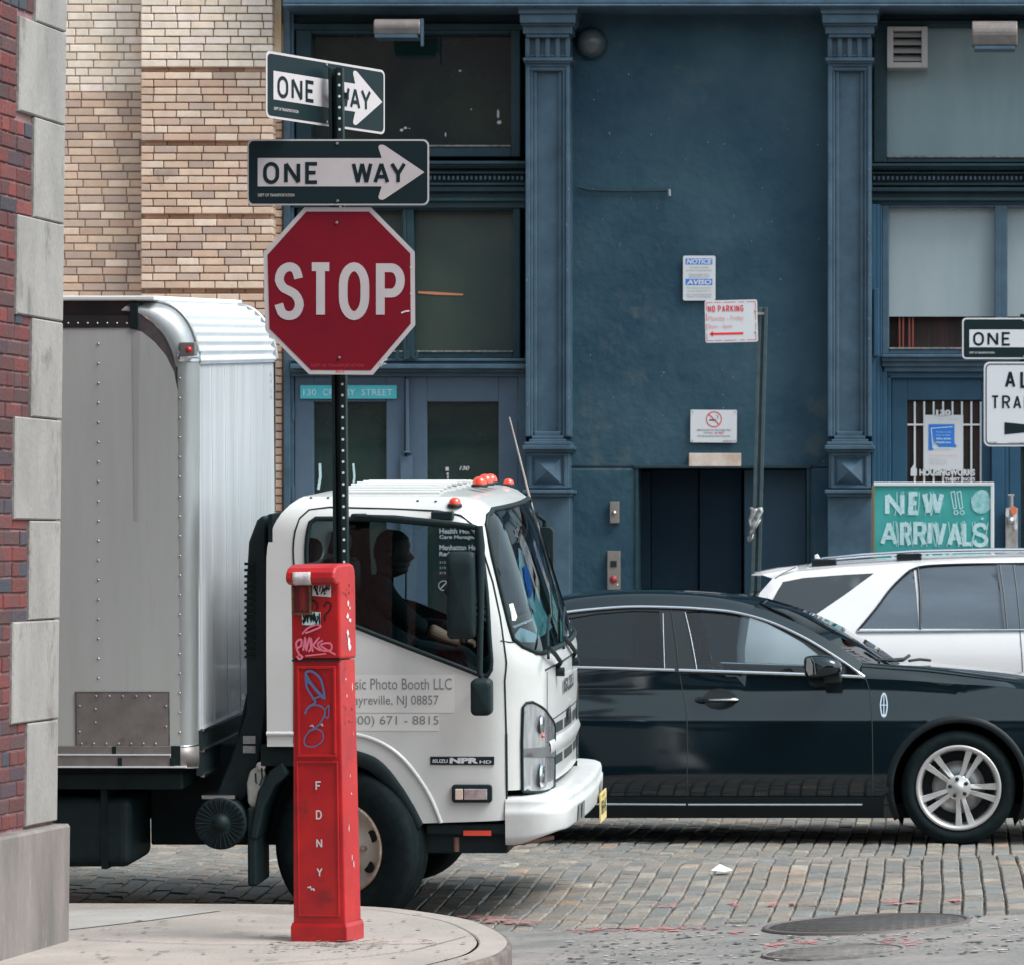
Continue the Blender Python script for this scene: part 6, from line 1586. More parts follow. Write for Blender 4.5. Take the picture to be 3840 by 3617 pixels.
# front wall
XF_ = outerp[1][0] + .006
zfb = outerp[0][1]
mb = MB(); yA, yB = BYN + BR, BYF - BR
mb.box(XF_ - .02, XF_, yA - .02, yB + .02, bnp(390, 1420)[1], outerp[3][1] - .0); fw = mb.build('box_front', M['boxfront'], tru)
mb = MB()
for k in range(1, 6): y = yA + (yB - yA) * k / 6; mb.box(XF_, XF_ + .003, y - .004, y + .004, bnp(390, 1420)[1], outerp[3][1])
mb.box(XF_, XF_ + .006, yA - .01, yA + .03, bnp(390, 1420)[1], outerp[3][1]); mb.build('panel_seam', mat('seam_grey', (.45, .47, .5), .4), fw)
mb = MB(); zz = bnp(390, 1420)[1]
mb.box(XF_ - .02, XF_ + .01, yA - .02, yB + .02, zz - .10, zz); mb.box(XF_ - .02, XF_ + .01, yA - .02, yB + .02, zz - .22, zz - .105); mb.build('front_sill', mat('sill_dark', (.03, .045, .05), .35, metal=.5), fw)
mb = MB()
for dz in (0, -.10, -.22): mb.box(XF_ - .0, XF_ + .02, yA - .02, yB + .02, zz + dz - .006, zz + dz + .006)
mb.build('sill_edge', M['chrome_soft'], fw)
mb = MB(); text(mb, '24 66', lambda u, v, l=0.0: Vector((XF_ + .004, .93 - v, u)), outerp[3][1] - .20, -.03, outerp[3][1] - .05, .03); mb.build('stencil', M['print_grey'], fw)
# corrugated rounded nose
op = [Vector((p.x, 0, p.z)) for p in O_]
k0 = min(range(len(op)), key=lambda k: abs(op[k].z - outerp[3][1]) + abs(op[k].x - outerp[3][0])) - 2
arcp = op[k0:]
L_ = [0]
for a, b in zip(arcp, arcp[1:]): L_.append(L_[-1] + (b - a).length)
rows = []; n = 260
for i in range(n + 1):
    s = L_[-1] * i / n; k = 0
    while k < len(L_) - 2 and L_[k + 1] < s: k += 1
    t = (s - L_[k]) / max(1e-9, L_[k + 1] - L_[k]); p = arcp[k].lerp(arcp[k + 1], t); d = (arcp[min(k + 1, len(arcp) - 1)] - arcp[k]).normalized(); nn = Vector((d.z, 0, -d.x))
    if nn.x < 0 and nn.z < 0: nn = -nn
    a = .0075 * (1 - cos(2 * PI * s / .046)) / 2 * 2
    q = p + nn * (a - .004); rows.append([Vector((q.x, yA - .004, q.z)), Vector((q.x, yB + .004, q.z))])
mb = MB(); mb.loft(rows); mb.build('corrugated_nose', mat('corrugated_white', (.66, .68, .72), .4, metal=.1, col2=(.58, .61, .66), scale=3), tru)
mb = MB(); rr = [Vector((p.x + .006, yB + .002, p.z + .004)) for p in arcp]; mb.tube(rr, .016, 8); mb.tube([Vector((p.x + .004, yA - .004, p.z + .004)) for p in arcp], .009, 8); mb.build('nose_edge', M['alu'], tru)
# lower side rails and patch
mb = MB(); zA = bnp(200, 1447)[1]; zB = bnp(200, 1464)[1]; zC = bnp(200, 1489)[1]; xm = bnp(332, 1450)[0]
mb.box(xr0, xm, BYN - .006, BYN + .02, zB + .003, zA); mb.box(xr0, xm, BYN - .012, BYN + .02, zC + .008, zB - .003); br_ = mb.build('bottom_rail', M['alu_dull'], tru, bevel=.003)
mb = MB(); mb.box(xr0, xm + .0, BYN - .016, BYN, zB - .003, zB + .003); mb.box(xr0, xp + .03, BYN - .018, BYN + .03, zC, zC + .008); mb.build('rail_edge', M['trim_white'], br_)
mb = MB(); mb.box(xm, xp + .002, BYN - .004, BYN + .01, zC + .008, zA); mb.build('rail_gap', M['under'], br_)
mb = MB()
for px in (218,): a, b = bnp(px, 1448), bnp(px + 8, 1464); mb.box(a[0], b[0], BYN - .008, BYN, b[1], a[1])
for px in (230, 331): a, b = bnp(px, 1470), bnp(px + 8, 1486); mb.box(a[0], b[0], BYN - .016, BYN, b[1], a[1])
mb.build('rail_slot', M['under'], br_)
mb = MB(); a, b = bnp(149, 1345), bnp(327, 1448); mb.box(a[0], b[0], BYN - .005, BYN, b[1], a[1]); pt_ = mb.build('repair_plate', M['alu_dull'], sd)
mb = MB(); t_ = .008
for q in ((a[0] - t_, b[0] + t_, a[1] - t_, a[1] + t_), (a[0] - t_, a[0] + t_, b[1], a[1]), (b[0] - t_, b[0] + t_, b[1], a[1])): mb.box(q[0], q[1], BYN - .004, BYN - .001, q[2], q[3])
mb.build('sealant', mat('old_sealant', (.07, .065, .06), .8, col2=(.14, .12, .11), scale=30), pt_)
rivets('rivet_row', [(158 + k * 24, 1443) for k in range(7)] + [(186 + 26 * k, 1351) for k in range(5)] + [(185, 1376), (185, 1402), (154, 1370), (154, 1420), (322, 1370), (322, 1410)], pt_, .007, BYN - .005, 'alu_dull')
mb = MB(); sy = BYN - .0012
for (x0, x1, yt, yb) in ((258, 270, 645, 1010),):
    P1 = [bnp(x0 - 2, yt), bnp(x1 + 2, yt), bnp(x1, 760), bnp(x1 - 2, yb), bnp(x0 + 3, yb), bnp(x0, 760)]; mb.add([Vector((x, sy, z)) for x, z in P1], [tuple(range(6))])
mb.build('rust_streak', mat('rust_streak', (.345, .325, .32), .55, col2=(.375, .365, .365), scale=14, stretch=(3, 1, .2)), sd)

# ================================================================ DRIVER
def skin_body(name, verts, edges, radii, m, root=0, origin=None, sub=2, parent=None):
    o = Vector(origin); me = bpy.data.meshes.new(name); me.from_pydata([tuple(Vector(v) - o) for v in verts], edges, []); ob = bpy.data.objects.new(name, me); COL.objects.link(ob)
    if parent is None: ob.location = o
    else: ob.parent = parent
    sk_ = ob.modifiers.new('skin', 'SKIN')
    for i, r in enumerate(radii):
        r = r if isinstance(r, tuple) else (r, r); me.skin_vertices[0].data[i].radius = r
    me.skin_vertices[0].data[root].use_root = True
    s2 = ob.modifiers.new('sub', 'SUBSURF'); s2.levels = sub; s2.render_levels = sub; me.materials.append(m); return ob
ph = t2w((-.02, .45, 1.0))   # hips on the far seat
def TW(x, y, z): return t2w((x, y, z))
def fp_(px, py, y): return t2w(far_pt(px, py, y))
hip = TW(-.02, .45, 1.19); che = fp_(722, 1200, .45); nek = fp_(742, 1128, .45); shL = fp_(728, 1150, .62); shR = fp_(735, 1152, .26)
elR = fp_(800, 1212, .18); wrR = fp_(880, 1243, .26); hdR = fp_(912, 1252, .30)
elL = fp_(800, 1215, .72); wrL = fp_(872, 1216, .60)
knR = TW(.40, .33, 1.20); ftR = TW(.52, .33, .92); knL = TW(.40, .57, 1.20); ftL = TW(.52, .57, .92)
V = [hip, che, nek, shR, elR, shL, elL, knR, ftR, knL, ftL, wrL, fp_(832, 1222, .20)]
E = [(0, 1), (1, 2), (2, 3), (3, 4), (2, 5), (5, 6), (0, 7), (7, 8), (0, 9), (9, 10), (6, 11), (4, 12)]
body = skin_body('person', V, E, [(.15, .12), (.17, .12), (.085, .08), .085, .058, .085, .055, .08, .05, .08, .05, .04, .05], mat('dark_jacket', (.006, .016, .019), .85, spec=.2), 0, hip)
tag(body, 'driver seen in profile in the truck cab, dark clothing, bare forearm on the wheel', 'person')
SK = mat('skin', (.40, .235, .165), .6, col2=(.33, .19, .13), scale=12)
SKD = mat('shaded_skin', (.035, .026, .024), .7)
skin_body('forearm', [fp_(830, 1221, .20), fp_(858, 1234, .23), wrR, fp_(896, 1247, .28)], [(0, 1), (1, 2), (2, 3)], [.043, .040, .027, .032], SK, 0, hip, parent=body)
hv, he, hr = [fp_(892, 1246, .28)], [], [.030]
for i in range(4):
    a = len(hv); dy = .27 + i * .020; hv += [fp_(906 + i, 1246 - i * 2, dy), fp_(918 + i * 1.0, 1248 - i, dy), fp_(921, 1257, dy)]; hr += [.013, .010, .008]; he += [(0, a), (a, a + 1), (a + 1, a + 2)]
a = len(hv); hv += [fp_(900, 1238, .25), fp_(912, 1238, .27)]; hr += [.012, .009]; he += [(0, a), (a, a + 1)]
skin_body('hand', hv, he, hr, SK, 0, hip, parent=body)
skin_body('hand', [wrL, fp_(884, 1214, .58), fp_(893, 1218, .57), fp_(886, 1210, .56), fp_(893, 1214, .55)], [(0, 1), (1, 2), (1, 3), (3, 4)], [.032, .030, .013, .02, .011], SK, 0, hip, parent=body)
# head: lofted from a profile drawn in side view (facing +x)
hc = fp_(762, 1070, .45); hs = .115 / 43
prof_f = [(-14, 52), (4, 50), (16, 45), (27, 41), (31, 36), (30, 30), (34, 27), (33, 22), (36, 18), (43, 12), (40, 7), (33, 0), (33, -6), (35, -12), (33, -18), (29, -28), (20, -36), (6, -42), (-8, -42)]
prof_b = [(-34, 60), (-32, 46), (-30, 34), (-32, 24), (-34, 14), (-35, 8), (-35, 2), (-35, -6), (-34, -12), (-32, -18), (-30, -24), (-25, -32), (-18, -38), (-10, -42), (-8, -42)]
def atz(pr, z):
    tb = sorted([(-p[1], p[0]) for p in pr]); return interp(tb, -z)
rows = []
for i in range(34):
    z = 52 - i * 94 / 33; z_ = -z
    f_ = interp(sorted([(p[1], p[0]) for p in prof_f]), z); b_ = interp(sorted([(p[1], p[0]) for p in prof_b]), z)
    cx, hx = (f_ + b_) / 2, (f_ - b_) / 2; hy = min(28, hx * .82) * (1 if z < 30 else .8 if z < 44 else .75)
    if z < -30: hy = min(hy, math.sqrt(max(1, 42.5 ** 2 - z * z)) * .95)
    R0 = []
    for k in range(24):
        a = 2 * PI * k / 24; ex = cos(a); ey = sin(a)
        sx = ex if ex < 0 else ex ** (1.0 if not (2 < z < 30) else 1.5)
        R0.append(hc + Vector(((cx + hx * (sx if ex < 0 else sx)) * hs, ey * hy * hs, -z * hs)))
    rows.append(R0)
mb = MB(); mb.loft(rows, closed=True); hd = mb.build('head', SKD, body, hip)
mb = MB()
for sg in (-1, 1):
    c = hc + Vector((-4 * hs, sg * 27 * hs, -5 * hs)); mb.lathe([(.0001, sg * .008), (.012, sg * .012), (.020, sg * .006), (.020, -sg * .004)], c, 'Y', 12)
mb.build('ear', SKD, body, hip)
mb = MB()
for sg in (-1, 1): c = hc + Vector((28 * hs, sg * 11 * hs, -2 * hs)); mb.lathe([(.0001, .011), (.006, .009), (.010, .004), (.011, 0), (.009, -.006), (.0001, -.011)], c, 'Z', 10)
mb.build('eye', mat('eye_dark', (.05, .04, .04), .2), body, hip)
mb = MB(); mb.loft([[hc + (p - hc) * 1.035 for p in (r if True else r)][6:19] for r in rows[14:32]] ); mb.loft([[hc + (p - hc) * 1.03 for p in r] for r in rows[26:34]], closed=True)
mb.build('hair', mat('dark_hair', (.008, .014, .016), .8), body, hip)
# ================================================================ CARS
M['blackcar'] = mat('black_car_paint', (.0025, .008, .012), .06, spec=.75)
M['whitecar'] = mat('white_car_paint', (.70, .67, .68), .25, coat=.8, col2=(.66, .635, .65), scale=2)
M['carglass'] = glass('car_glass', (.30, .36, .37), 1.0, ior=1.55)
M['carglass_clear'] = glass('car_glass_clear', (.66, .74, .77), 1.0, ior=1.6)
M['tint'] = mat('tinted_glass', (.006, .010, .012), .05, spec=.9, coat=.6)
M['privacy'] = mat('privacy_glass', (.045, .058, .078), .08, spec=1.0, coat=1.0, col2=(.09, .11, .14), scale=1.3, stretch=(.5, 1, 2.5), metal=.25)
M['archlip'] = mat('arch_lip_paint', (.004, .009, .012), .45, spec=.3)
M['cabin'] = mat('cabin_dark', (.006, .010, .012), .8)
M['alloy'] = mat('alloy_wheel', (.58, .56, .555), .34, metal=.55)
M['trimblack'] = mat('trim_black', (.008, .012, .014), .3, spec=.5)
class Car:
    def __init__(s, Yc, tab, zg=0.0): s.Yc = Yc; s.tab = tab
    def w(s, X, Z): return interp(s.tab, Z) - s.end(X)
    def end(s, X): return 0.0
    def c2(s, px, py):
        Y = s.Yc - .9
        for _ in range(8):
            X = (px - XV) * Y / F; Z = H + (HY - py) * Y / F; Y = s.Yc - s.w(X, Z)
        return (X, Z)
    def S(s, X, Z, o=0.0): return Vector((X, s.Yc - s.w(X, Z) - o, Z))
    def far(s, p): return Vector((p.x, 2 * s.Yc - p.y, p.z))
    def at(s, px, py, w): return P(px, py, s.Yc - w)
    def row(s, pts, w, n=40):
        """px polyline at lateral w (number or list)"""
        ws = w if isinstance(w, (list, tuple)) else [w] * len(pts)
        return catmull([s.at(a, b, q) for (a, b), q in zip(pts, ws)], n)
    def rowS(s, pts, n=40, o=0.0): return [s.S(q.x, q.z, o) for q in catmull([(lambda c: (c[0], 0, c[1]))(s.c2(*p)) for p in pts], n)]
    def sym(s, mb, rows, center=True):
        R = rows + [[s.far(p) for p in r] for r in reversed(rows[:-1] if center else rows)]
        mb.loft(R)
    def line(s, mb, pts, r, o=0.0, both=True, n=None, k=6):
        q = s.rowS(pts, n or max(8, 6 * len(pts)), o); mb.tube(q, r, k)
        if both: mb.tube([s.far(p) for p in q], r, k)
def trims(car_, B_, name, m, items, sides=2):
    for pts, r, o, n in items:
        q = car_.rowS(pts, n, o)
        for fn in ((lambda p: p), car_.far)[:sides]:
            mb = MB(); mb.tube([fn(p) for p in q], r, 6); B_(mb, name, m)
def arc_pts(c, r, a0, a1, n): return [(c[0] + r * cos(rad(a0 + (a1 - a0) * i / n)), c[1] + r * sin(rad(a0 + (a1 - a0) * i / n))) for i in range(n + 1)]

# ---------------- black sedan
class Sedan(Car):
    def end(s, X): return .42 * max(0, (X - .62) / .48) ** 2.2 * .5 + .30 * max(0, (-3.3 - X) / .9) ** 2
sd_ = Sedan(27.43, [(.10, .80), (.17, .85), (.26, .900), (.325, .912), (.337, .944), (.378, .932), (.41, .934), (.55, .928), (.70, .921), (.755, .918), (.775, .914), (.95, .868), (.975, .866), (1.0, .868), (1.03, .860), (1.06, .862), (1.09, .845), (1.3, .73), (1.50, .60)])
g0 = Vector((sd_.c2(1400, 1500)[0], 27.43, 0.0))
car = empty('black_sedan', g0, 'glossy black sedan with chrome window trim standing between the truck and the white car', 'car')
B = lambda mb, name, m, parent=car, **kw: mb.build(name, m, parent, g0, **kw)
c2 = sd_.c2
fa = c2(1861, 1529); FX = fa[0]; RX = FX - 2.87
sill = .165; RA = .405
top = [(553, 1420), (551, 1375), (560, 1335), (600, 1312), (700, 1300), (850, 1296), (980, 1294), (1133, 1299), (1310, 1303), (1559, 1311), (1678, 1317), (1764, 1320), (1846, 1326), (1916, 1330), (1988, 1337), (2060, 1352), (2120, 1378), (2155, 1420), (2168, 1470)]
tp = [c2(*p) for p in top]
aa = math.degrees(math.asin((sill - fa[1]) / RA))
front_arch = arc_pts((FX, fa[1]), RA, aa, 180 - aa, 22)
rear_arch = arc_pts((RX, fa[1]), RA, aa, 180 - aa, 22)
body = tp + [(tp[-1][0] - .02, .30), (tp[-1][0] - .12, sill + .02)] + front_arch + [(FX - .9, sill), (RX + .9, sill)] + rear_arch + [(tp[0][0] + .10, sill + .05), (tp[0][0], .35)]
mb = MB(); mb.panel(body, lambda x, z: sd_.S(x, z), step=.06); mb.panel(body, lambda x, z: sd_.far(sd_.S(x, z)), step=.06)
# ends
def endloft(mb, pts, car_, bulge, n=9):
    near = [car_.S(*q) for q in pts]; R = []
    for k in range(n + 1):
        t = -1 + 2 * k / n; R.append([Vector((p.x + bulge * (1 - t * t), car_.Yc + (car_.Yc - p.y) * t, p.z)) for p in near])
    mb.loft(R)
endloft(mb, tp[-6:] + [(tp[-1][0] - .02, .30), (tp[-1][0] - .12, sill + .02)], sd_, .14)
endloft(mb, [(tp[0][0] + .10, sill + .05), (tp[0][0], .35)] + tp[:4], sd_, -.10)
# bonnet
hoodE = [(1676, 1316), (1764, 1320), (1846, 1326), (1916, 1330), (1988, 1337), (2060, 1352), (2105, 1371)]
r0 = sd_.rowS(hoodE); r1 = sd_.row([(1672, 1293), (1740, 1298), (1800, 1302), (1899, 1314), (1988, 1326), (2060, 1342), (2120, 1366)], [.83, .83, .82, .81, .78, .72, .6])
r2 = sd_.row([(1674, 1286), (1740, 1291), (1800, 1295), (1899, 1307), (1988, 1319), (2060, 1336), (2130, 1362)], [.78, .76, .74, .72, .68, .62, .5])
r3 = sd_.row([(1725, 1289), (1765, 1291), (1810, 1293), (1902, 1302), (1988, 1313), (2060, 1330), (2140, 1360)], [.5] * 7)
r4 = sd_.row([(1748, 1287), (1775, 1288), (1812, 1289), (1902, 1298), (1988, 1308), (2060, 1326), (2145, 1358)], [.0] * 7)
sd_.sym(mb, [r0, r1, r2, r3, r4])
# boot deck
t0 = sd_.rowS([(600, 1312), (700, 1300), (800, 1297), (860, 1296)], 20); t1 = sd_.row([(598, 1296), (700, 1282), (800, 1278), (870, 1276)], .72, 20); t2 = sd_.row([(590, 1290), (700, 1274), (800, 1270), (865, 1266)], .0, 20)
sd_.sym(mb, [t0, t1, t2])
# roof: rail, ditch, crown
Rr = [(1000, 1218), (1045, 1200), (1098, 1187), (1161, 1179), (1227, 1174), (1300, 1176), (1360, 1179), (1426, 1186), (1462, 1194)]
Rd = [(998, 1200), (1045, 1182), (1098, 1167), (1161, 1160), (1227, 1157), (1300, 1158), (1360, 1161), (1426, 1169), (1464, 1177)]
Rm = [(1005, 1190), (1050, 1172), (1100, 1158), (1165, 1150), (1230, 1147), (1300, 1147), (1365, 1150), (1430, 1157), (1478, 1167)]
Rt_ = [(1015, 1184), (1055, 1166), (1103, 1153), (1168, 1145), (1232, 1142), (1300, 1142), (1370, 1145), (1435, 1151), (1492, 1161)]
rr0 = sd_.rowS(Rr); rr1 = sd_.row(Rd, .585); rr2 = sd_.row(Rm, .36); rr3 = sd_.row(Rt_, 0)
sd_.sym(mb, [rr0, rr1, rr2, rr3])
# pillars: A near the windscreen, C at the back
A_r = [(1455, 1192), (1493, 1203), (1559, 1233), (1605, 1260), (1640, 1283), (1678, 1312)]
A_w = [(1464, 1177), (1505, 1190), (1562, 1216), (1618, 1247), (1645, 1264), (1674, 1286)]
a0 = sd_.rowS(A_r, 24); a1 = sd_.row(A_w, [.585, .61, .66, .72, .75, .78], 24)
for f_ in (lambda p: p, sd_.far): mb.loft([[f_(p) for p in a0], [f_(p) for p in a1]])
C_r = [(860, 1296), (900, 1262), (950, 1238), (1005, 1216)]; C_w = [(860, 1280), (900, 1250), (950, 1222), (998, 1200)]
b0 = sd_.rowS(C_r, 14); b1 = sd_.row(C_w, [.7, .66, .62, .585], 14)
for f_ in (lambda p: p, sd_.far): mb.loft([[f_(p) for p in b0], [f_(p) for p in b1]])
sb = B(mb, 'body', M['blackcar'])
# glazed sides
gout = [c2(*p) for p in [(860, 1297), (1133, 1299), (1310, 1303), (1559, 1311), (1678, 1316), (1640, 1283), (1605, 1260), (1559, 1233), (1493, 1203), (1460, 1193), (1426, 1186), (1360, 1179), (1300, 1176), (1227, 1174), (1161, 1179), (1098, 1187), (1045, 1200), (1000, 1218), (950, 1238), (900, 1262)]]
wf = [c2(*p) for p in [(1332, 1187), (1345, 1240), (1353, 1300), (1460, 1305), (1590, 1309), (1596, 1296), (1588, 1270), (1558, 1247), (1525, 1228), (1490, 1210), (1459, 1199), (1425, 1192), (1393, 1188), (1360, 1186)]]
wr = [c2(*p) for p in [(1280, 1186), (1285, 1240), (1287, 1296), (1200, 1294), (1133, 1291), (1030, 1290), (960, 1286), (945, 1276), (985, 1248), (1040, 1218), (1100, 1200), (1161, 1190), (1227, 1185)]]
mb = MB(); mb.panel(gout, lambda x, z: sd_.S(x, z, -.004), [wf, wr], step=.07); mb.panel(gout, lambda x, z: sd_.far(sd_.S(x, z, -.004)), [wf, wr], step=.07); B(mb, 'door_frame', M['trimblack'])
for fn in (lambda p: p, sd_.far):
    mb = MB(); mb.panel(wf, lambda x, z: fn(sd_.S(x, z, -.012)), step=.12); B(mb, 'door_window', M['carglass_clear'])
    mb = MB(); mb.panel(wr, lambda x, z: fn(sd_.S(x, z, -.012)), step=.12); B(mb, 'door_window', M['carglass'])
# windscreens
Cw = [(1492, 1161), (1560, 1182), (1620, 1208), (1680, 1240), (1720, 1266), (1748, 1287)]
m1 = sd_.row([(1480, 1168), (1540, 1190), (1600, 1220), (1660, 1252), (1690, 1270), (1725, 1289)], .42, 24); c0 = sd_.row(Cw, 0, 24)
mb = MB(); sd_.sym(mb, [a1, m1, c0]); B(mb, 'windscreen', M['carglass'])
mb = MB(); sd_.sym(mb, [b1, sd_.row([(862, 1270), (905, 1240), (955, 1212), (1005, 1190)], .4, 14), sd_.row([(865, 1266), (910, 1234), (960, 1205), (1015, 1184)], 0, 14)]); B(mb, 'rear_windscreen', M['tint'])
# trims
trims(sd_, B, 'roof_trim', M['chrome'], [([(900, 1258), (950, 1236), (1000, 1216), (1045, 1199), (1098, 1188), (1161, 1181), (1227, 1177), (1300, 1178), (1360, 1181), (1426, 1188), (1493, 1206), (1559, 1236), (1605, 1263), (1640, 1286), (1678, 1313)], .0105, .006, 90)])
trims(sd_, B, 'belt_trim', M['chrome'], [([(870, 1294), (1000, 1294), (1133, 1295), (1310, 1300)], .011, .005, 20), ([(1318, 1300), (1559, 1308), (1677, 1313)], .012, .006, 20)])
trims(sd_, B, 'sill_trim', M['chrome_soft'], [([(1171, 1560), (1332, 1561)], .008, .012, 8), ([(1336, 1561), (1674, 1561)], .008, .012, 8), ([(985, 1560), (1168, 1560)], .008, .012, 8)])
trims(sd_, B, 'window_divider', mat('divider_grey', (.22, .24, .27), .35, metal=.6), [([(1287, 1190), (1290, 1296)], .0035, .0, 6), ([(1330, 1188), (1342, 1240), (1353, 1300)], .004, .0, 8)])
trims(sd_, B, 'panel_seam', M['seam'], [([(1302, 1180), (1312, 1245), (1318, 1299), (1324, 1335), (1331, 1370), (1334, 1420), (1334, 1500), (1334, 1578)], .0035, -.0005, 40), ([(1680, 1316), (1689, 1346), (1693, 1409), (1694, 1480), (1694, 1560)], .0035, -.0005, 24), ([(985, 1300), (1010, 1340), (1055, 1400), (1100, 1470), (1108, 1575)], .0035, -.0005, 24), ([(1316, 1306), (1500, 1311), (1680, 1317)], .0025, 0, 16)])
mb = MB(); q = [r1[i] + Vector((0, 0, .001)) for i in range(0, 40, 2)]; mb.tube(q, .003, 5); mb.tube([sd_.far(p) for p in q], .003, 5); B(mb, 'bonnet_gap', M['seam'])
mb = MB(); SP = [(RX + RA + .06, sill - .002), (FX - RA - .06, sill - .002), (FX - RA - .06, .298), (RX + RA + .06, .298)]; mb.panel(SP, lambda x, z: sd_.S(x, z, .006), step=.06); B(mb, 'sill_panel', M['archlip'])
# soft lips round the wheel arches
for cx in (FX, RX):
    L = arc_pts((cx, fa[1]), RA, aa, 180 - aa, 40); L2 = arc_pts((cx, fa[1]), RA + .045, aa, 180 - aa, 40)
    for f_ in (lambda p: p, sd_.far):
        mb = MB(); mb.loft([[f_(sd_.S(x, z, -.001)) for x, z in L2], [f_(sd_.S(x, z, .014)) for x, z in [((a[0] + b[0]) / 2, (a[1] + b[1]) / 2) for a, b in zip(L, L2)]], [f_(sd_.S(x, z, .006)) for x, z in L], [f_(sd_.S(x, z, -.12)) for x, z in L]]); B(mb, 'arch_lip', M['archlip'])

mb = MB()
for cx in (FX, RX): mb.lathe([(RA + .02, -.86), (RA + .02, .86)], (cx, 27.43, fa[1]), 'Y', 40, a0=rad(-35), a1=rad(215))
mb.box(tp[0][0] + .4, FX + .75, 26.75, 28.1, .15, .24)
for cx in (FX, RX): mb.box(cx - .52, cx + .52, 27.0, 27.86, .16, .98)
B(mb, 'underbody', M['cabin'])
# handles
def handle(px0, px1, py):
    mb = MB(); a, b = c2(px0, py), c2(px1, py); cx = (a[0] + b[0]) / 2
    pts = [sd_.S(a[0] + (b[0] - a[0]) * t, a[1] - .004, .012 + .030 * sin(PI * min(1, max(0, t)))) for t in [k / 12 for k in range(13)]]; mb.tube(pts, .017, 8, rs=[.010] + [.017] * 11 + [.010]); h_ = B(mb, 'door_handle', M['blackcar'])
    mb = MB(); mb.tube([p + Vector((0, -.0165, 0)) for p in pts[4:]], .004, 6); B(mb, 'handle_trim', M['chrome'], h_)
    mb = MB(); cz = a[1]; n = 24; rr_ = .105
    c = sd_.S(cx + .02, cz, 0); mb.add([Vector((c.x + rr_ * cos(2 * PI * k / n), sd_.S(c.x, cz + .62 * rr_ * sin(2 * PI * k / n), .003).y, cz + .62 * rr_ * sin(2 * PI * k / n) + .0)) for k in range(n)], [tuple(range(n))]); B(mb, 'handle_recess', M['cabin'], h_)
handle(1350, 1433, 1356); handle(985, 1050, 1354)
# emblem on the wing
mb = MB(); f = lambda u, v, l=0.0: sd_.S(sd_.c2(u, -v)[0], sd_.c2(u, -v)[1], .006 + l)
E_ = [(1712, -1350), (1716, -1344.5), (1720, -1350), (1722.5, -1368), (1720, -1386), (1716, -1391), (1712, -1386), (1709.5, -1368)]
stroke(mb, [(q.x, q.y) for q in catmull([(a, b, 0) for a, b in E_ + [E_[0]]], 34)], 2.2, f); stroke(mb, [(1716, -1345), (1716, -1391)], 1.6, f, 0, .001); stroke(mb, [(1710, -1368), (1722, -1368)], 1.6, f, 0, .0014); stroke(mb, [(1711.5, -1388), (1720.5, -1388)], 4, f, 0, .002)
B(mb, 'wing_emblem', M['chrome'], solid=.004)
# door mirror
mm = [(1560, 1280), (1562, 1273), (1580, 1270), (1612, 1271), (1630, 1279), (1637, 1292), (1634, 1310), (1600, 1315), (1572, 1318), (1560, 1312)]
mb = MB(); c = sd_.c2(1600, 1296); y0 = 27.43 - 1.06
fm = lambda p, y: P(p[0], p[1], y)
cen = P(1600, 1294, y0)
rows = []
for k, y in ((.02, y0 - .135), (.5, y0 - .13), (.85, y0 - .11), (1, y0 - .06), (1, y0 + .03), (.85, y0 + .07), (.3, y0 + .09), (.02, y0 + .09)):
    rows.append([Vector((cen.x + (fm(p, y0).x - cen.x) * k, y, cen.z + (fm(p, y0).z - cen.z) * k)) for p in mm])
mb.loft(rows, closed=True); mb2 = mb; mr = B(mb, 'door_mirror', M['blackcar'], subsurf=1)
mb = MB(); a = P(1618, 1318, y0 + .04); mb.box(a.x - .06, a.x + .05, y0 - .02, 27.43 - .84, a.z - .02, a.z + .035); B(mb, 'mirror_stalk', M['trimblack'], mr, bevel=.01)
mb = MB(); mb.add([P(p[0], p[1], y0 - .137) for p in ((1566, 1277), (1573, 1276), (1578, 1290), (1578, 1308), (1570, 1311), (1565, 1300))], [tuple(range(6))]); stroke(mb, [(1575, -1275), (1581, -1285), (1583, -1308)], 1.5, lambda u, v, l=0.0: P(u, -v, y0 - .139)); B(mb, 'mirror_trim', M['chrome_soft'], mr)
# sunroof edges on the roof and wipers
mb = MB(); mb.tube([P(1290, 1158.5, 27.0), P(1355, 1159.5, 27.0)], .007, 5); mb.tube([P(1308, 1147, 27.3), P(1390, 1150, 27.3)], .006, 5); B(mb, 'sunroof_edge', M['chrome_soft'])
mb = MB(); mb.tube([P(1725, 1281, 27.1), P(1755, 1279, 27.2), P(1765, 1272, 27.3)], .012, 6); mb.tube([P(1765, 1282, 27.4), P(1785, 1279, 27.5), P(1806, 1281, 27.6)], .009, 6); mb.tube([P(1690, 1279, 26.95), P(1735, 1281, 27.1), P(1752, 1282, 27.25)], .008, 6); B(mb, 'wiper', M['trimblack'])
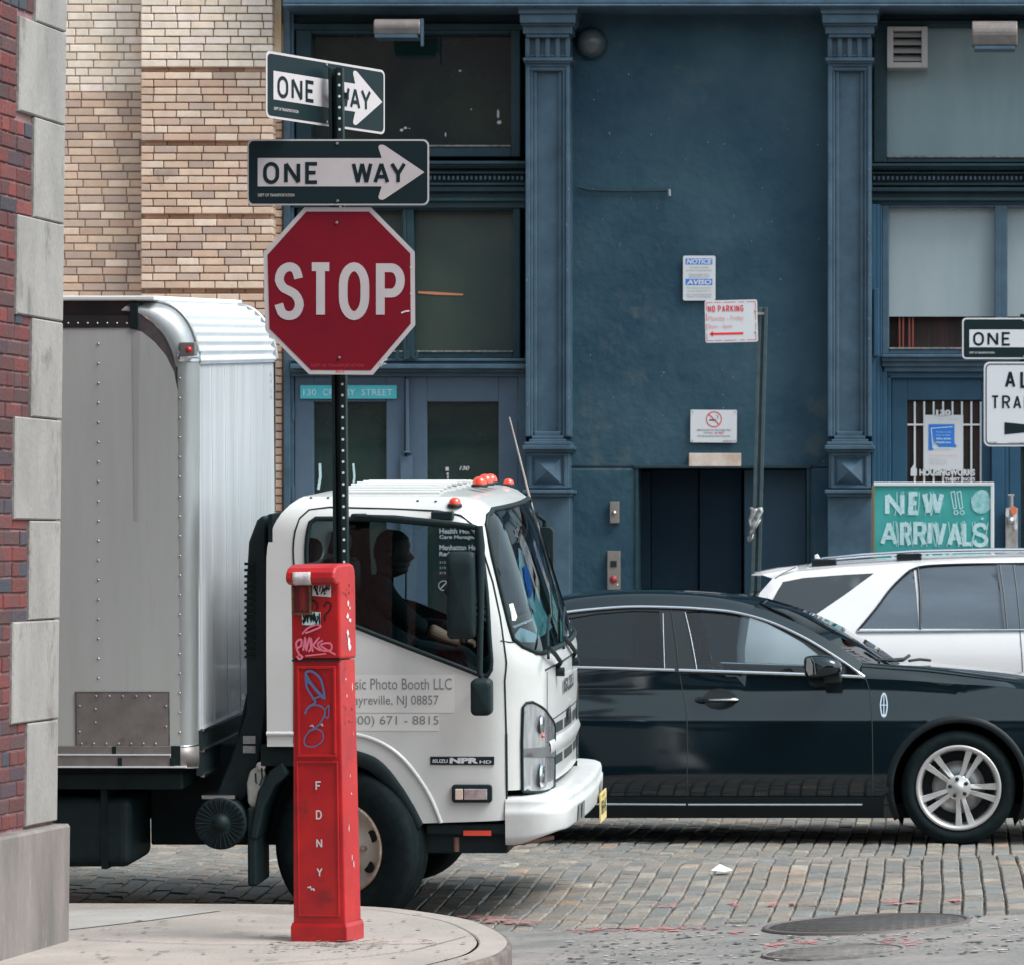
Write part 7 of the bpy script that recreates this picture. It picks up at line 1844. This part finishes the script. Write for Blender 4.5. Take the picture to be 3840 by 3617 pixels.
# wheels
def alloy(c, r, rim, base, name, parent, org):
    e = empty(name, Vector(c) - org, None, None); e.parent = parent
    tyre((0, 0, 0), r, rim + .012, .235, M['rubber'], e)
    mb = MB(); mb.lathe([(rim + .014, -.105), (rim + .010, -.113), (rim - .004, -.112), (rim - .014, -.100), (rim - .022, -.07), (rim - .03, .05)], (0, 0, 0), 'Y', 56); mb.build('rim', M['alloy'], e)
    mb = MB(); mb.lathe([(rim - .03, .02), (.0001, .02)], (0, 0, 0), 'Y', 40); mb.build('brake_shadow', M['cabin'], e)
    mb = MB(); mb.lathe([(.165, -.005), (.165, -.012), (.07, -.014)], (0, 0, 0), 'Y', 40); mb.build('brake_disc', M['steel'], e)
    mb = MB()
    for k in range(5):
        A0 = rad(base + 72 * k)
        for s_ in (-1, 1):
            # spoke outline in polar frame of the pair axis
            pts = [(.050, s_ * .006), (.085, s_ * .005), (.15, s_ * .011), (rim - .016, s_ * .018), (rim - .010, s_ * .064), (.16, s_ * .045), (.09, s_ * .033), (.045, s_ * .030)]
            y_o = [-.092, -.094, -.090, -.098, -.096, -.080, -.086, -.090]
            v = [Vector((p[0] * cos(A0) - p[1] * sin(A0), yy, p[0] * sin(A0) + p[1] * cos(A0))) for p, yy in zip(pts, y_o)]
            mb.add(v + [q + Vector((0, .03, 0)) for q in v], [tuple(range(8)), tuple(reversed(range(8, 16)))] + [(i, i + 8, (i + 1) % 8 + 8, (i + 1) % 8) for i in range(8)])
    mb.build('spokes', M['alloy'], e, bevel=.004)
    mb = MB(); mb.lathe([(.078, -.06), (.078, -.088), (.070, -.094), (.034, -.090), (.030, -.096), (.0001, -.099)], (0, 0, 0), 'Y', 32); mb.build('hub', M['alloy'], e)
    mb = MB()
    for k in range(5): a = rad(base + 36 + 72 * k); mb.lathe([(.0125, -.089), (.0125, -.0955), (.0001, -.0965)], (.054 * cos(a), 0, .054 * sin(a)), 'Y', 12)
    mb.build('wheel_nut', M['seam'], e)
    return e
yw = 27.43 - .80
alloy((FX, yw, fa[1]), .356, .252, 64, 'front_wheel', car, g0); alloy((RX, yw, fa[1]), .356, .252, 30, 'rear_wheel', car, g0)
for x in (FX, RX):
    e = tyre(Vector((x, 27.43 + .80, fa[1])) - g0, .356, .25, .235, M['rubber'], car, name='far_tyre')
# cabin
mb = MB(); X0, X1 = c2(1000, 1400)[0], c2(1700, 1400)[0]
mb.box(X0, X1, 26.75, 28.1, .3, .62); mb.box(c2(1690, 1300)[0], c2(1750, 1300)[0], 26.72, 28.14, .5, 1.03)
for yy in (27.05, 27.82):
    a = c2(1345, 1290)[0]; mb.box(a - .05, a + .12, yy - .22, yy + .22, .6, 1.10); mb.box(a - .08, a + .02, yy - .12, yy + .12, 1.12, 1.30)
mb.box(c2(985, 1290)[0], c2(1060, 1290)[0], 26.8, 28.05, .6, 1.16); B(mb, 'seats', M['cabin'], bevel=.05, bseg=3)
mb = MB(); q = P(1600, 1288, 27.1); mb.tube([q + Vector((.10 * sin(a) * .4, .18 * cos(a), .18 * sin(a))) for a in [2 * PI * k / 24 for k in range(25)]], .012, 6); B(mb, 'steering_wheel', M['cabin'])
mb = MB(); mb.add([P(a, b, 27.3) for a, b in ((1688, 1268), (1700, 1264), (1714, 1277), (1700, 1280))], [(0, 1, 2, 3)]); B(mb, 'dashboard_note', mat('note_blue', (.08, .30, .45), .6), solid=.002)

# ---------------- white sport utility car
class Suv(Car):
    def end(s, X): return .34 * max(0, (-1.25 - X) / .35) ** 2 * .4 + .3 * max(0, (X - 3.0) / .8) ** 2
sv = Suv(31.18, [(.2, .86), (.4, .93), (.9, .955), (1.05, .95), (1.15, .935), (1.24, .905), (1.27, .89), (1.5, .79), (1.72, .69), (1.80, .62)])
g1 = Vector((1.0, 31.18, 0))
suv = empty('white_suv', g1, 'white estate car with roof rails and dark glass parked behind the black sedan', 'car')
B2 = lambda mb, name, m, parent=suv, **kw: mb.build(name, m, parent, g1, **kw)
k2 = sv.c2
topS = [(1448, 1330), (1446, 1260), (1455, 1200), (1475, 1150), (1500, 1122), (1545, 1108), (1626, 1101), (1760, 1092), (1881, 1086), (1988, 1083), (2150, 1083), (2260, 1092), (2330, 1112), (2430, 1180), (2480, 1214), (2600, 1226), (2720, 1246), (2790, 1290), (2810, 1350)]
tS = [k2(*p) for p in topS]
sl_ = .26; wzS = .38; FXs, RXs = k2(2560, 1470)[0], k2(1690, 1470)[0]; RS = .44
a_ = math.degrees(math.asin((sl_ - wzS) / RS))
bodyS = tS + [(tS[-1][0] - .05, sl_)] + arc_pts((FXs, wzS), RS, a_, 180 - a_, 16) + [(FXs - .6, sl_), (RXs + .6, sl_)] + arc_pts((RXs, wzS), RS, a_, 180 - a_, 16) + [(tS[0][0] + .05, sl_)]
wS1 = [k2(*p) for p in [(1668, 1220), (1700, 1180), (1730, 1142), (1762, 1112), (1774, 1106), (1779, 1150), (1784, 1220)]]
wS2 = [k2(*p) for p in [(1790, 1220), (1785, 1150), (1781, 1103), (1800, 1099), (1870, 1096), (1937, 1096), (1944, 1150), (1951, 1220)]]
wS3 = [k2(*p) for p in [(1984, 1220), (1978, 1150), (1970, 1096), (2100, 1094), (2200, 1100), (2270, 1128), (2360, 1190), (2380, 1218)]]
wS0 = [k2(*p) for p in [(1519, 1129), (1560, 1121), (1640, 1115), (1697, 1112), (1640, 1154), (1590, 1188), (1570, 1202), (1500, 1206), (1488, 1190), (1502, 1160)]]
mb = MB(); HS = [wS0, wS1, wS2, wS3]; mb.panel(bodyS, lambda x, z: sv.S(x, z), HS, step=.09); mb.panel(bodyS, lambda x, z: sv.far(sv.S(x, z)), HS, step=.09)
def srow(pts, w, n=44): return sv.row(pts, w, n)
e0 = sv.rowS([(1500, 1122), (1545, 1108), (1626, 1101), (1760, 1092), (1881, 1086), (1988, 1083), (2150, 1083), (2260, 1092)], 44)
e1 = srow([(1470, 1112), (1545, 1100), (1626, 1093), (1760, 1084), (1881, 1079), (1988, 1077), (2150, 1077), (2270, 1086)], .55)
e2 = srow([(1462, 1110), (1545, 1097), (1626, 1089), (1760, 1080), (1881, 1075), (1988, 1073), (2150, 1073), (2280, 1082)], .0)
sv.sym(mb, [e0, e1, e2])
h0 = sv.rowS([(2480, 1214), (2600, 1226), (2720, 1246), (2790, 1290)], 14); h1 = srow([(2480, 1190), (2600, 1202), (2720, 1224), (2800, 1280)], .6, 14); h2 = srow([(2500, 1186), (2600, 1196), (2730, 1218), (2810, 1280)], 0, 14); sv.sym(mb, [h0, h1, h2])
endloft(mb, tS[-3:] + [(tS[-1][0] - .05, sl_)], sv, .15); endloft(mb, [(tS[0][0] + .05, sl_)] + tS[:4], sv, -.10)
bS = B2(mb, 'body', M['whitecar'])
# tail spoiler
mb = MB(); s0_ = [sv.at(1459, 1115, q) for q in (.58, .3, 0)]; pr_ = [(1459, 1115), (1480, 1108), (1510, 1102), (1548, 1098)]
rw = [[sv.at(a, b - 1.5 * (1 - abs(q) / .6), q) for a, b in pr_] for q in (.60, .5, .3, 0, -.3, -.5, -.60)]
lowr = [[sv.at(a, b + dy, q) for (a, b), dy in zip(pr_, (1, 9, 14, 14))] for q in (.60, .5, .3, 0, -.3, -.5, -.60)]
mb.loft(rw); mb.loft(lowr); mb.loft([rw[0], lowr[0]]); mb.loft([rw[-1], lowr[-1]]); B2(mb, 'tail_spoiler', M['whitecar'])
for nm, wd_, m_ in (('quarter_window', wS0, M['tint']), ('quarter_window', wS1, M['privacy']), ('door_window', wS2, M['privacy']), ('door_window', wS3, M['privacy'])):
    for fn in (lambda p: p, sv.far):
        mb = MB(); mb.panel(wd_, lambda x, z: fn(sv.S(x, z, -.003)), step=.06); B2(mb, nm, m_)
# rear glass
mb = MB(); mb.loft([[sv.at(a, b, q * (1 if i else .98)) for i, (a, b) in enumerate(((1476, 1118), (1460, 1160), (1450, 1200)))] for q in (.70, .4, 0, -.4, -.70)]); B2(mb, 'rear_window', M['tint'])
mb = MB(); mb.panel([k2(*p) for p in [(1490, 1158), (1494, 1152), (1514, 1130), (1519, 1131), (1502, 1158), (1494, 1166)]], lambda x, z: sv.S(x, z, .006), step=.1); B2(mb, 'pillar_trim', M['whitecar'])
trims(sv, B2, 'window_frame', M['trimblack'], [([(1664, 1224), (1700, 1181), (1730, 1141), (1762, 1110), (1775, 1103), (1800, 1097.5), (1870, 1094.5), (1950, 1093.5), (2100, 1093), (2200, 1098), (2275, 1126), (2385, 1218)], .008, .006, 70), ([(1782, 1102), (1786, 1150), (1787, 1220)], .009, .006, 8), ([(1940, 1096), (1948, 1150), (1955, 1222)], .009, .006, 8), ([(1967, 1096), (1974, 1150), (1981, 1222)], .009, .006, 8)])
mb = MB(); mb.panel([k2(*p) for p in [(1935, 1095), (1972, 1095), (1980, 1150), (1986, 1221), (1949, 1221), (1942, 1150)]], lambda x, z: sv.S(x, z, .014), step=.06); B2(mb, 'pillar_cover', M['privacy'])
trims(sv, B2, 'belt_trim', M['chrome_soft'], [([(1664, 1225), (1800, 1224), (1988, 1222), (2385, 1220)], .009, .008, 30)])
trims(sv, B2, 'panel_seam', M['seam'], [([(1980, 1222), (1985, 1300), (1984, 1400)], .003, 0, 12), ([(1545, 1100), (1520, 1112), (1505, 1122)], .003, .001, 8)])
for q in (.60, -.60):
    mb = MB(); mb.tube([sv.at(a, b, q) for a, b in ((1566, 1099), (1598, 1084), (1674, 1077), (1778, 1070.5), (1916, 1067.5), (2100, 1067), (2220, 1074), (2250, 1084))], .017, 8, rs=[.008, .014, .016, .017, .017, .017, .014, .008]); rl_ = B2(mb, 'roof_rail', M['chrome_soft'])
    mb = MB()
    for a, b in ((1600, 1092), (1765, 1080), (2100, 1076)): c = sv.at(a, b, q); mb.box(c.x - .09, c.x + .09, c.y - .015, c.y + .015, c.z - .03, c.z + .03)
    B2(mb, 'rail_foot', M['trimblack'], rl_, bevel=.01)
mb = MB(); mb.prism([(1581, -1077), (1587, -1074), (1598, -1092), (1583, -1094)], lambda u, v, d: P(u, -v, 31.18 + d), -.02, .02); B2(mb, 'roof_fin', M['whitecar'], bevel=.006)
for x in (FXs, RXs):
    alloy((x, 31.18 - .82, wzS), .38, .26, 10, 'wheel', suv, g1)
    tyre(Vector((x, 31.18 + .82, wzS)) - g1, .38, .26, .24, M['rubber'], suv, name='far_tyre')
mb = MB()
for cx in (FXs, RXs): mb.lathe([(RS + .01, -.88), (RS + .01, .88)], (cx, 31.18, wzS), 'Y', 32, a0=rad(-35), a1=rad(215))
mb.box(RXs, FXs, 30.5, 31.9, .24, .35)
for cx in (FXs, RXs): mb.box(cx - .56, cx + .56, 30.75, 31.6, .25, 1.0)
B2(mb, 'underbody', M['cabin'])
# ================================================================ CAMERA AND LIGHT
cam = bpy.data.cameras.new('camera'); co = bpy.data.objects.new('camera', cam); COL.objects.link(co)
co.location = (0, 0, H); co.rotation_euler = (rad(90), 0, 0)
cam.sensor_fit = 'HORIZONTAL'; cam.sensor_width = 36; cam.lens = F / 1988 * 36
cam.shift_x = -(XV - 994) / 1988; cam.shift_y = (HY - 936.5) / 1988
cam.clip_end = 1500; cam.clip_start = .5
cam.dof.use_dof = True; cam.dof.focus_distance = 19.8; cam.dof.aperture_fstop = 13
SC.camera = co
EL, AZ = 54.0, 112.0           # azimuth measured from +Y towards +X
w = bpy.data.worlds.new('World'); SC.world = w; w.use_nodes = True
nt = w.node_tree; sk = nt.nodes.new('ShaderNodeTexSky'); sk.sky_type = 'NISHITA'; sk.sun_disc = False
sk.sun_elevation = rad(EL); sk.sun_rotation = rad(AZ); sk.air_density = 1.0; sk.dust_density = 3.0; sk.ozone_density = 1.0
hs = nt.nodes.new('ShaderNodeHueSaturation'); hs.inputs['Saturation'].default_value = .38
tn = nt.nodes.new('ShaderNodeMixRGB'); tn.blend_type = 'MULTIPLY'; tn.inputs['Fac'].default_value = 1; tn.inputs['Color2'].default_value = (.87, 1.0, 1.0, 1)
nt.links.new(sk.outputs[0], hs.inputs['Color']); nt.links.new(hs.outputs[0], tn.inputs['Color1']); nt.links.new(tn.outputs[0], nt.nodes['Background'].inputs[0]); nt.nodes['Background'].inputs[1].default_value = .15
sl = bpy.data.lights.new('sun', 'SUN'); sl.energy = 1.75; sl.angle = rad(26); sl.color = (1, .965, .93)
so = bpy.data.objects.new('sun', sl); COL.objects.link(so)
d = Vector((sin(rad(AZ)) * cos(rad(EL)), cos(rad(AZ)) * cos(rad(EL)), sin(rad(EL))))
so.rotation_euler = d.to_track_quat('Z', 'Y').to_euler()
SC.view_settings.view_transform = 'Standard'; SC.view_settings.look = 'None'; SC.view_settings.gamma = 1; SC.view_settings.exposure = .90
SC.cycles.max_bounces = 8; SC.cycles.transparent_max_bounces = 16; SC.cycles.use_denoising = True
